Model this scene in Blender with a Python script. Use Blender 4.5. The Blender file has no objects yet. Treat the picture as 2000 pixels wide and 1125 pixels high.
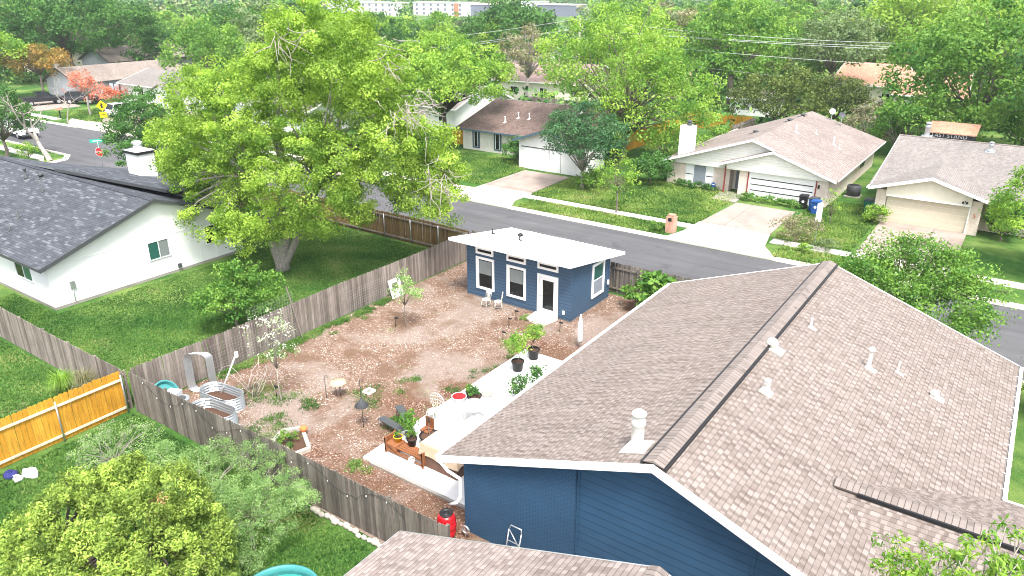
import bpy, math, random
import numpy as np
from mathutils import Vector, Matrix

# ------------------------------------------------------------------ camera, sky, sun, exposure
S = bpy.context.scene
COL = S.collection
CH = 16.0                                   # camera height above the street
FPX, YH = 1437.0, -25.0                     # focal length and horizon of the 2000 px wide photograph
PITCH = math.atan2(562.5 - YH, FPX)
AZ = math.radians(35.1)
cd = bpy.data.cameras.new('camera'); cam = bpy.data.objects.new('camera', cd); COL.objects.link(cam)
cam.location = (0, 0, CH); cam.rotation_euler = (math.pi / 2 - PITCH, 0, AZ)
cd.sensor_width = 36; cd.lens = 36 * FPX / 2000; cd.clip_start = 0.1; cd.clip_end = 9000
S.camera = cam
SUN_EL, SUN_AZ = math.radians(62), math.radians(132)     # azimuth clockwise from +Y
w = bpy.data.worlds.new('World'); S.world = w; w.use_nodes = True
nt = w.node_tree; nt.nodes.clear()
sk = nt.nodes.new('ShaderNodeTexSky'); sk.sky_type = 'NISHITA'; sk.sun_disc = False
sk.sun_elevation = SUN_EL; sk.sun_rotation = SUN_AZ; sk.dust_density = 3.0; sk.air_density = 1.0
hs = nt.nodes.new('ShaderNodeHueSaturation'); hs.inputs['Saturation'].default_value = 0.35
bg = nt.nodes.new('ShaderNodeBackground'); bg.inputs['Strength'].default_value = 0.145
wo = nt.nodes.new('ShaderNodeOutputWorld')
nt.links.new(sk.outputs[0], hs.inputs['Color']); nt.links.new(hs.outputs[0], bg.inputs[0]); nt.links.new(bg.outputs[0], wo.inputs[0])
sl = bpy.data.lights.new('sun', 'SUN'); sl.energy = 1.95; sl.angle = math.radians(14); sl.color = (1.0, 0.96, 0.90)
so = bpy.data.objects.new('sun', sl); COL.objects.link(so)
sd = Vector((math.sin(SUN_AZ) * math.cos(SUN_EL), math.cos(SUN_AZ) * math.cos(SUN_EL), math.sin(SUN_EL)))
so.rotation_euler = sd.to_track_quat('Z', 'Y').to_euler()
S.view_settings.view_transform = 'Standard'; S.view_settings.look = 'None'; S.view_settings.gamma = 1
S.view_settings.exposure = 1.66
S.cycles.filter_width = 1.0; S.cycles.max_bounces = 5; S.cycles.diffuse_bounces = 3; S.cycles.glossy_bounces = 2
S.cycles.transmission_bounces = 3; S.cycles.transparent_max_bounces = 6; S.cycles.volume_bounces = 0
S.cycles.caustics_reflective = False; S.cycles.caustics_refractive = False

# ------------------------------------------------------------------ measuring: pixels of the photograph -> world points
FW = np.array([-math.sin(AZ) * math.cos(PITCH), math.cos(AZ) * math.cos(PITCH), -math.sin(PITCH)])
RT = np.array([math.cos(AZ), math.sin(AZ), 0.0]); UP = np.cross(RT, FW)
def ray(x, y): return FW * FPX + RT * (x - 1000) - UP * (y - 562.5)
def G(x, y, z=0.0):
    r = ray(x, y); t = (z - CH) / r[2]; return (r[0] * t, r[1] * t, z)
def onY(x, y, Y):
    r = ray(x, y); t = Y / r[1]; return (r[0] * t, Y, CH + r[2] * t)
def PJ(p):
    d = np.array(p, float) - np.array([0, 0, CH]); z = d @ FW
    return (1000 + FPX * (d @ RT) / z, 562.5 - FPX * (d @ UP) / z, z)

# ------------------------------------------------------------------ materials
class N:
    def __init__(s, name):
        s.m = bpy.data.materials.new(name); s.m.use_nodes = True; s.t = s.m.node_tree; s.t.nodes.clear()
        s.o = s.n('OutputMaterial')
    def n(s, t, **k):
        x = s.t.nodes.new('ShaderNode' + t)
        for a, b in k.items(): setattr(x, a, b)
        return x
    def l(s, a, b): s.t.links.new(a, b)
    def val(s, x, inp):
        if isinstance(x, (int, float)): inp.default_value = x
        elif isinstance(x, tuple): inp.default_value = (x + (1,)) if len(x) == 3 and len(inp.default_value) == 4 else x
        else: s.l(x, inp)
    def math(s, op, a, b=0.0, c=0.0, clamp=False):
        x = s.n('Math', operation=op, use_clamp=clamp); s.val(a, x.inputs[0]); s.val(b, x.inputs[1]); s.val(c, x.inputs[2]); return x.outputs[0]
    def mix(s, f, a, b, bt='MIX'):
        x = s.n('Mix', data_type='RGBA', blend_type=bt); s.val(f, x.inputs[0]); s.val(a, x.inputs[6]); s.val(b, x.inputs[7]); return x.outputs[2]
    def noise(s, v, scale, detail=3, rough=.55, dist=0):
        x = s.n('TexNoise'); x.inputs['Scale'].default_value = scale; x.inputs['Detail'].default_value = detail
        x.inputs['Roughness'].default_value = rough; x.inputs['Distortion'].default_value = dist; s.l(v, x.inputs['Vector']); return x.outputs['Fac']
    def ramp(s, f, stops, mode='LINEAR'):
        x = s.n('ValToRGB'); x.color_ramp.interpolation = mode; e = x.color_ramp.elements
        while len(e) < len(stops): e.new(0.5)
        for i, (p, c) in enumerate(stops):
            e[i].position = p; e[i].color = (c + (1,)) if isinstance(c, tuple) else (c, c, c, 1)
        s.l(f, x.inputs[0]); return x.outputs[0]
    def pos(s): return s.n('NewGeometry').outputs['Position']
    def obj(s): return s.n('TexCoord').outputs['Object']
    def uv(s): return s.n('TexCoord').outputs['UV']
    def attr(s, name='tone'): return s.n('Attribute', attribute_name=name).outputs['Fac']
    def bump(s, h, st=.5, d=.02):
        x = s.n('Bump'); x.inputs['Strength'].default_value = st; x.inputs['Distance'].default_value = d; s.l(h, x.inputs['Height']); return x.outputs[0]
    def bsdf(s, col, rough=.8, metal=0, nrm=None, spec=.3, coat=0):
        p = s.n('BsdfPrincipled'); s.val(col, p.inputs['Base Color']); s.val(rough, p.inputs['Roughness']); p.inputs['Metallic'].default_value = metal
        p.inputs['Specular IOR Level'].default_value = spec; p.inputs['Coat Weight'].default_value = coat
        if nrm is not None: s.l(nrm, p.inputs['Normal'])
        s.l(p.outputs[0], s.o.inputs[0]); return p
def plain(name, c, rough=.6, metal=0, var=.12, scale=3.0, spec=.3, bump=0):
    m = N(name); v = m.pos(); f = m.noise(v, scale, 4)
    k = m.ramp(f, [(.3, 1 - var), (.7, 1 + 0.0)])
    col = m.mix(1.0, c, k, 'MULTIPLY')
    m.bsdf(col, rough, metal, m.bump(f, bump, .01) if bump else None, spec); return m.m
def shingle(name, tones, W=.15, HH=.128, stain=.10, gap=.42, lt=.17, tabs=0):
    m = N(name); uv = m.uv(); sp = m.n('SeparateXYZ'); m.l(uv, sp.inputs[0])
    r0 = m.math('DIVIDE', sp.outputs[1], HH); row = m.math('FLOOR', r0)
    wn = m.n('TexWhiteNoise', noise_dimensions='1D'); m.l(row, wn.inputs['W'])
    u = m.math('ADD', m.math('DIVIDE', sp.outputs[0], W), m.math('MULTIPLY', wn.outputs['Value'], 3.0))
    # uneven tab widths
    u = m.math('ADD', u, m.math('MULTIPLY', m.math('SINE', m.math('MULTIPLY', u, 2.1)), .22))
    colm = m.math('FLOOR', u); cx = m.n('CombineXYZ'); m.l(colm, cx.inputs[0]); m.l(row, cx.inputs[1])
    w2 = m.n('TexWhiteNoise', noise_dimensions='2D'); m.l(cx.outputs[0], w2.inputs['Vector'])
    col = m.ramp(w2.outputs['Value'], [(i / max(1, len(tones) - 1), t) for i, t in enumerate(tones)])
    if tabs:
        per = m.math('FRACT', m.math('MULTIPLY', u, .5)); dk = m.math('GREATER_THAN', per, .60)
        col = m.mix(m.math('MULTIPLY', dk, tabs), col, m.mix(1.0, col, (.66, .64, .63), 'MULTIPLY'))
    big = m.noise(m.pos(), .35, 3); col = m.mix(1.0, col, m.ramp(big, [(.3, 1 - stain), (.7, 1.0)]), 'MULTIPLY')
    mp = m.n('Mapping'); m.l(uv, mp.inputs[0]); mp.inputs['Scale'].default_value = (1.1, .16, 1); st = m.noise(mp.outputs[0], 1.0, 5, .7)
    col = m.mix(1.0, col, m.ramp(st, [(.30, .88), (.52, 1.0), (.75, 1.04)]), 'MULTIPLY')
    fine = m.noise(m.pos(), 60, 2); col = m.mix(1.0, col, m.ramp(fine, [(.3, .86), (.7, 1.08)]), 'MULTIPLY')
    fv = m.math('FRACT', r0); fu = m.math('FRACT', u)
    line = m.math('GREATER_THAN', fv, lt); lu = m.math('GREATER_THAN', fu, .07)  # dark shingle edge, with the shadow line of each course put into the colour
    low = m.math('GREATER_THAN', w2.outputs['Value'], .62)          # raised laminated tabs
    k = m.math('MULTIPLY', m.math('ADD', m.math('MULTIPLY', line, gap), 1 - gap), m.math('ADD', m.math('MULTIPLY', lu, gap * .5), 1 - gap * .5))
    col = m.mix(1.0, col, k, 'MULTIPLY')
    h = m.math('ADD', m.math('SUBTRACT', 1.0, fv), m.math('MULTIPLY', low, .6))
    m.bsdf(col, .92, 0, m.bump(h, .7, .014), .2); return m.m
def siding(name, c, HH=.18, axis=2, var=.08, rough=.55, depth=.012, dark=.55):
    m = N(name); sp = m.n('SeparateXYZ'); m.l(m.pos(), sp.inputs[0])
    f = m.math('FRACT', m.math('DIVIDE', sp.outputs[axis], HH))
    k = m.ramp(f, [(0, dark), (.11, dark), (.15, 1.0)], 'LINEAR')
    n = m.noise(m.pos(), 1.6, 4); col = m.mix(1.0, c, m.ramp(n, [(.3, 1 - var), (.7, 1.0)]), 'MULTIPLY')
    col = m.mix(1.0, col, k, 'MULTIPLY')
    m.bsdf(col, rough, 0, m.bump(m.math('SUBTRACT', 1.0, f), .5, depth), .35); return m.m
def brick(name, c1, c2, mortar, bumpd=.01, scale=1.0, msz=.012, rough=.8):
    m = N(name); g = m.n('NewGeometry'); sp = m.n('SeparateXYZ'); m.l(g.outputs['Position'], sp.inputs[0])
    cx = m.n('CombineXYZ'); m.l(m.math('ADD', sp.outputs[0], sp.outputs[1]), cx.inputs[0]); m.l(sp.outputs[2], cx.inputs[1])
    b = m.n('TexBrick'); m.l(cx.outputs[0], b.inputs['Vector']); b.inputs['Scale'].default_value = scale
    b.inputs['Brick Width'].default_value = .21; b.inputs['Row Height'].default_value = .075; b.inputs['Mortar Size'].default_value = msz
    m.val(c1, b.inputs['Color1']); m.val(c2, b.inputs['Color2']); m.val(mortar, b.inputs['Mortar'])
    n = m.noise(m.pos(), 1.2, 4); col = m.mix(1.0, b.outputs['Color'], m.ramp(n, [(.3, .9), (.7, 1.04)]), 'MULTIPLY')
    m.bsdf(col, rough, 0, m.bump(m.math('SUBTRACT', 1.0, b.outputs['Fac']), .8, bumpd), .3); return m.m
def wood(name, c, c2, rough=.85):
    m = N(name); v = m.pos(); mp = m.n('Mapping'); m.l(v, mp.inputs[0]); mp.inputs['Scale'].default_value = (14, 14, 1.4)
    f = m.noise(mp.outputs[0], 1.5, 5, .65); t = m.attr()
    col = m.mix(m.math('MULTIPLY', t, .85), c, c2)
    col = m.mix(1.0, col, m.ramp(f, [(.28, .62), (.55, 1.0), (.75, 1.18)]), 'MULTIPLY')
    b = m.noise(v, .8, 3); col = m.mix(1.0, col, m.ramp(b, [(.3, .82), (.7, 1.08)]), 'MULTIPLY')
    m.bsdf(col, rough, 0, m.bump(f, .5, .01), .2); return m.m
def leaf(name, a, b, trans=.35, rough=.6, dry=None):
    m = N(name); t = m.attr(); col = m.ramp(t, [(0, a), (1, b)] if dry is None else [(0, a), (.72, b), (1, dry)])
    p = m.bsdf(col, rough, 0, None, .25); tr = m.n('BsdfTranslucent'); m.l(m.mix(1.0, col, (1.15, 1.2, .6), 'MULTIPLY'), tr.inputs[0])
    mx = m.n('MixShader'); mx.inputs[0].default_value = trans; m.l(p.outputs[0], mx.inputs[1]); m.l(tr.outputs[0], mx.inputs[2]); m.l(mx.outputs[0], m.o.inputs[0]); return m.m
def m_grass(name, ca, cb, cc, dry):
    m = N(name); v = m.pos(); n1 = m.noise(v, .22, 4, .6); n2 = m.noise(v, 2.2, 4, .65, .4); n3 = m.noise(v, 22, 3, .7)
    col = m.mix(m.ramp(n2, [(.3, 0.), (.7, 1.)]), ca, cb)
    col = m.mix(m.ramp(n1, [(.45, 0.), (.68, 1.)]), col, cc)
    n4 = m.noise(v, .5, 5, .7, 1.0); col = m.mix(m.ramp(n4, [(.62, 0.), (.70, .75)]), col, dry)
    col = m.mix(1.0, col, m.ramp(n3, [(.3, .55), (.7, 1.3)]), 'MULTIPLY')
    m.bsdf(col, .95, 0, m.bump(m.math('ADD', n3, n2), .9, .06), .1); return m.m
def m_yard():
    m = N('gravel_and_mulch'); v = m.pos()
    vo = m.n('TexVoronoi', feature='F1'); vo.inputs['Scale'].default_value = 21; m.l(v, vo.inputs['Vector'])
    wn = m.n('SeparateColor'); m.l(vo.outputs['Color'], wn.inputs[0])
    gravel = m.ramp(wn.outputs[0], [(0, (.135, .083, .058)), (.35, (.20, .127, .092)), (.6, (.235, .155, .115)), (.88, (.285, .20, .158)), (.97, (.60, .52, .46))], 'LINEAR')
    mulch = m.ramp(wn.outputs[1], [(0, (.085, .042, .026)), (.5, (.165, .086, .056)), (.88, (.23, .135, .095)), (.98, (.48, .38, .31))], 'LINEAR')
    sp = m.n('SeparateXYZ'); m.l(v, sp.inputs[0]); n1 = m.noise(v, .35, 4, .6)
    k = m.math('ADD', m.math('MULTIPLY', m.math('ADD', sp.outputs[0], 20.5), .13), m.math('MULTIPLY', m.math('SUBTRACT', n1, .5), 3.0))
    k = m.math('SUBTRACT', k, m.math('MULTIPLY', m.math('SUBTRACT', sp.outputs[1], 20.), .035))
    col = m.mix(m.ramp(k, [(.0, 0.), (.45, 1.)]), gravel, mulch)
    n2 = m.noise(v, .55, 4, .7); green = m.ramp(wn.outputs[2], [(0, (.05, .09, .015)), (1, (.20, .28, .06))])
    g = m.math('MULTIPLY', m.ramp(n2, [(.60, 0.), (.68, .9)]), m.ramp(m.math('SUBTRACT', 25.0, sp.outputs[1]), [(0, 0.), (.8, 1.)]))
    col = m.mix(g, col, green)
    n5 = m.noise(v, 5, 4, .6); col = m.mix(1.0, col, m.ramp(n5, [(.3, .75), (.7, 1.15)]), 'MULTIPLY')
    n6 = m.noise(v, .55, 5, .65, .6); col = m.mix(m.ramp(n6, [(.46, 0.), (.60, .85)]), col, (.15, .088, .058)); n7 = m.noise(v, .28, 4, .65, .5); col = m.mix(m.ramp(n7, [(.48, 0.), (.60, .5)]), col, (.33, .285, .255)); n8 = m.noise(v, 1.4, 5, .7); col = m.mix(m.ramp(n8, [(.60, 0.), (.70, .5)]), col, (.10, .13, .035))
    m.bsdf(col, .95, 0, m.bump(m.math('ADD', vo.outputs['Distance'], n5), 1.0, .03), .15); return m.m
def m_asphalt():
    m = N('asphalt'); v = m.pos(); n1 = m.noise(v, .12, 4, .6); n2 = m.noise(v, 40, 2); mp = m.n('Mapping'); m.l(v, mp.inputs[0]); mp.inputs['Scale'].default_value = (.08, 1.2, 1)
    n3 = m.noise(mp.outputs[0], 1.0, 5, .65)
    col = m.mix(m.ramp(n1, [(.3, 0.), (.7, 1.)]), (.078, .078, .084), (.105, .104, .108))
    n9 = m.noise(v, .35, 6, .7, 1.5); col = m.mix(1.0, col, m.ramp(n9, [(.30, .70), (.42, 1.0), (.60, 1.0), (.72, 1.22)]), 'MULTIPLY'); col = m.mix(1.0, col, m.ramp(n3, [(.3, .80), (.7, 1.2)]), 'MULTIPLY'); col = m.mix(1.0, col, m.ramp(n2, [(.3, .85), (.7, 1.15)]), 'MULTIPLY')
    vo = m.n('TexVoronoi', feature='DISTANCE_TO_EDGE'); vo.inputs['Scale'].default_value = .22; nz = m.n('TexNoise'); nz.inputs['Scale'].default_value = .8; m.l(v, nz.inputs['Vector'])
    m.l(m.mix(.35, v, nz.outputs['Color'], 'ADD'), vo.inputs['Vector'])
    col = m.mix(1.0, col, m.ramp(vo.outputs['Distance'], [(0, .78), (.006, 1.0)]), 'MULTIPLY')
    m.bsdf(col, .9, 0, m.bump(n2, .3, .005), .3); return m.m
def m_conc(name, a, b, joint=0):
    m = N(name); v = m.pos(); n = m.noise(v, .9, 5, .65); n2 = m.noise(v, 14, 3)
    col = m.mix(m.ramp(n, [(.3, 0.), (.7, 1.)]), a, b); n3 = m.noise(v, .35, 6, .7, .8); col = m.mix(1.0, col, m.ramp(n3, [(.30, .72), (.48, 1.0)]), 'MULTIPLY'); col = m.mix(1.0, col, m.ramp(n2, [(.3, .93), (.7, 1.04)]), 'MULTIPLY')
    if joint:
        sp = m.n('SeparateXYZ'); m.l(v, sp.inputs[0])
        for i in (0, 1):
            f = m.math('FRACT', m.math('DIVIDE', sp.outputs[i], joint)); lw = .05 / joint; col = m.mix(1.0, col, m.ramp(f, [(0, .6), (lw, .6), (lw * 1.3, 1.0)]), 'MULTIPLY')
    m.bsdf(col, .85, 0, m.bump(n2, .2, .004), .25); return m.m
M = {}
M['grass'] = m_grass('lawn_grass', (.028, .095, .018), (.070, .165, .032), (.19, .27, .07), (.27, .235, .13))
M['yard'] = m_yard(); M['asphalt'] = m_asphalt()
M['conc'] = m_conc('pale_concrete', (.52, .45, .40), (.62, .56, .51), 0); M['walk'] = m_conc('sidewalk_concrete', (.58, .53, .48), (.70, .66, .61), 1.5)
M['drive'] = m_conc('driveway_concrete', (.28, .222, .192), (.36, .295, .26), 4.2); M['patio'] = plain('white_patio_concrete', (.74, .735, .72), .8, var=.10, scale=1.5)
M['slabside'] = m_conc('grey_concrete', (.24, .22, .20), (.33, .31, .28), 0)
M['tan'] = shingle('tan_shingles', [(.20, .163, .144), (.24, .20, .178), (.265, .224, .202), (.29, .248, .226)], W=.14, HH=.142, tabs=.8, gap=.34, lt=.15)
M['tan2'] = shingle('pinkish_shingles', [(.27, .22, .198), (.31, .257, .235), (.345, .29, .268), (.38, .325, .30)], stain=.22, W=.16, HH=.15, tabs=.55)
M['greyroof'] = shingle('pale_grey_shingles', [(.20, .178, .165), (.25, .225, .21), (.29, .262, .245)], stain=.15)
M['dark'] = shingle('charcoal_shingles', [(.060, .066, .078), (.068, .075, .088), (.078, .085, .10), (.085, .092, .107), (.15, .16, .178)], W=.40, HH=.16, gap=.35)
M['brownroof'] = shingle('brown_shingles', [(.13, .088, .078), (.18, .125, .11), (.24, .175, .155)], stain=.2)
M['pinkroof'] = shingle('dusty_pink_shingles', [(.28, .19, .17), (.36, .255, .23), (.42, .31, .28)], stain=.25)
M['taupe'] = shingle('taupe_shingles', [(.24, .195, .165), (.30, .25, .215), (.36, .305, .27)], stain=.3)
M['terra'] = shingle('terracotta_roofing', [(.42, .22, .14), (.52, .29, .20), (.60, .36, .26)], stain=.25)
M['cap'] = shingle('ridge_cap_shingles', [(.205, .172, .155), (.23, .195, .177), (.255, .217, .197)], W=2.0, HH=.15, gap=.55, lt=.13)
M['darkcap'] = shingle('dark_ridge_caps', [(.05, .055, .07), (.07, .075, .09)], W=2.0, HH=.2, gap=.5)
M['white'] = plain('white_paint', (.82, .82, .81), .5, var=.06); M['whitewall'] = plain('white_wall_paint', (.80, .81, .81), .6, var=.06, scale=1.2)
M['trim'] = plain('bright_white_trim', (.88, .88, .87), .45, var=.03)
M['cream'] = plain('cream_paint', (.80, .75, .62), .6, var=.08); M['creamdoor'] = plain('cream_garage_door_paint', (.60, .54, .42), .6, var=.08)
M['palesiding'] = siding('pale_green_white_siding', (.84, .84, .77), .22, dark=.85); M['whitepanel'] = plain('white_panel_siding', (.78, .78, .76), .6, var=.07)
M['shedblue'] = siding('blue_lap_siding', (.050, .096, .160), .19, dark=.5, depth=.015); M['blue'] = siding('deep_blue_siding', (.032, .088, .168), .26, dark=.72, depth=.006, var=.12)
M['bluebrick'] = brick('blue_painted_brick', (.032, .088, .168), (.038, .097, .18), (.020, .060, .125), .02)
M['creambrick'] = brick('cream_brick', (.74, .57, .45), (.82, .70, .60), (.78, .72, .66), .01); M['whitebrick'] = brick('white_painted_brick', (.74, .70, .64), (.80, .77, .72), (.66, .62, .56), .012)
M['redbrick'] = brick('red_brick', (.46, .17, .10), (.58, .27, .17), (.55, .45, .38), .012)
M['greywall'] = plain('blue_grey_wall_paint', (.50, .52, .58), .7); M['metalroof'] = plain('white_metal_roofing', (.86, .86, .86), .35, var=.04)
M['greywood'] = wood('weathered_grey_boards', (.14, .115, .098), (.40, .345, .305)); M['darkwood'] = wood('dark_weathered_boards', (.085, .074, .064), (.29, .255, .22))
M['brownwood'] = wood('brown_stained_boards', (.14, .085, .035), (.27, .185, .085)); M['orange'] = wood('orange_stained_boards', (.54, .25, .02), (.70, .38, .05)); M['railwood'] = wood('pale_bare_rails', (.66, .56, .40), (.78, .70, .55))
M['bench'] = wood('reddish_brown_wood', (.22, .085, .035), (.36, .15, .07)); M['deadwood'] = plain('bare_grey_bark', (.42, .37, .33), .9, var=.4)
M['bark'] = plain('tree_bark', (.23, .19, .16), .95, var=.55, scale=9, bump=.8); M['palebark'] = plain('pale_tree_bark', (.40, .36, .32), .95, var=.5, scale=9, bump=.8); M['darkbark'] = plain('dark_bark', (.10, .08, .07), .95, var=.4, scale=7)
M['black'] = plain('black_plastic', (.018, .018, .02), .45); M['dkgrey'] = plain('dark_grey_plastic', (.07, .075, .08), .55); M['metal'] = plain('galvanised_metal', (.58, .60, .61), .35, .75, .1); M['pipe'] = plain('painted_vent_metal', (.74, .71, .66), .5)
M['glass'] = plain('dark_window_glass', (.012, .016, .017), .08, var=.5, scale=.8, spec=.35); M['blind'] = plain('window_blind_behind_glass', (.22, .25, .25), .25, spec=.5); M['greenglass'] = plain('green_window_film', (.03, .115, .095), .1, spec=.6)
M['screen'] = plain('grey_window_screen', (.25, .28, .32), .5); M['red'] = plain('red_plastic', (.50, .01, .016), .3, spec=.5); M['redpaint'] = plain('dark_red_paint', (.28, .05, .035), .6)
M['yellow'] = plain('yellow_sign_paint', (.85, .62, .01), .4); M['green'] = plain('green_sign_paint', (.01, .42, .28), .4); M['signred'] = plain('sign_red', (.65, .015, .03), .4); M['soil'] = plain('potting_soil', (.11, .06, .04), .95, var=.4, scale=20)
M['teal'] = plain('teal_plastic', (.06, .26, .26), .4); M['water'] = plain('teal_tinted_water', (.05, .30, .27), .08, spec=.6); M['ypot'] = plain('yellow_glaze', (.80, .52, .03), .35); M['tanc'] = plain('tan_cover_cloth', (.60, .46, .32), .85, var=.2); M['brown'] = plain('brown_cover_cloth', (.13, .07, .05), .8)
M['iron'] = plain('cream_painted_iron', (.80, .76, .66), .5); M['blueplastic'] = plain('blue_plastic', (.02, .09, .30), .4); M['greenplastic'] = plain('green_plastic', (.02, .17, .10), .4); M['orangeplastic'] = plain('orange_clay', (.68, .20, .06), .7)
M['stone'] = plain('pale_limestone', (.55, .50, .44), .9, var=.35, scale=6, bump=.8); M['navy'] = plain('navy_cloth', (.03, .035, .16), .8); M['cloth'] = plain('white_cloth', (.80, .80, .82), .85); M['disc'] = plain('pale_yellow_glass', (.66, .66, .30), .3)
M['carwhite'] = plain('white_car_paint', (.74, .75, .76), .25, spec=.6, var=.04); M['carblack'] = plain('black_car_paint', (.02, .02, .024), .2, spec=.6); M['rubber'] = plain('tyre_rubber', (.025, .025, .025), .85); M['bluedark'] = plain('slate_blue_fascia', (.07, .12, .16), .6)
M['farwall'] = plain('white_render', (.80, .78, .76), .7); M['fargrey'] = plain('blue_grey_cladding', (.20, .21, .28), .7); M['farorange'] = plain('orange_cladding', (.60, .22, .12), .7); M['chip'] = None
M['string'] = plain('dark_cable', (.03, .03, .03), .6); M['wire'] = plain('aluminium_cable', (.62, .62, .62), .5); M['bulb'] = plain('clear_bulb_glass', (.72, .72, .70), .2); M['lamptail'] = plain('red_tail_lamp', (.45, .01, .01), .3)
L = {}
L['hero'] = leaf('yellow_green_leaves', (.095, .21, .022), (.56, .74, .135), .45)
L['fresh'] = leaf('fresh_green_leaves', (.08, .22, .03), (.42, .60, .10), .42)
L['mid'] = leaf('mid_green_leaves', (.048, .16, .025), (.25, .42, .075), .38)
L['deep'] = leaf('deep_green_leaves', (.026, .095, .022), (.12, .27, .055), .32)
L['olive'] = leaf('olive_leaves', (.060, .095, .020), (.17, .22, .05), .3)
L['sage'] = leaf('grey_green_leaves', (.10, .16, .06), (.26, .35, .16), .35)
L['cedar'] = leaf('cedar_foliage', (.035, .11, .04), (.10, .22, .085), .25)
L['gold'] = leaf('golden_conifer_foliage', (.055, .11, .014), (.50, .66, .13), .3)
L['orange'] = leaf('rusty_orange_leaves', (.15, .15, .03), (.46, .27, .07), .35)
L['red'] = leaf('salmon_red_leaves', (.50, .12, .07), (.78, .30, .20), .3)
L['pale'] = leaf('pale_hazy_leaves', (.13, .19, .09), (.30, .38, .20), .3)
L['lime'] = leaf('lime_leaves', (.15, .30, .04), (.42, .57, .10), .4)
L['brush'] = leaf('dry_brush_leaves', (.16, .16, .08), (.36, .34, .20), .3)
L['blossom'] = leaf('white_blossom_and_leaves', (.30, .45, .16), (.90, .92, .86), .3)
L['feather'] = leaf('feathery_green_leaves', (.13, .26, .08), (.44, .62, .24), .40)

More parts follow.
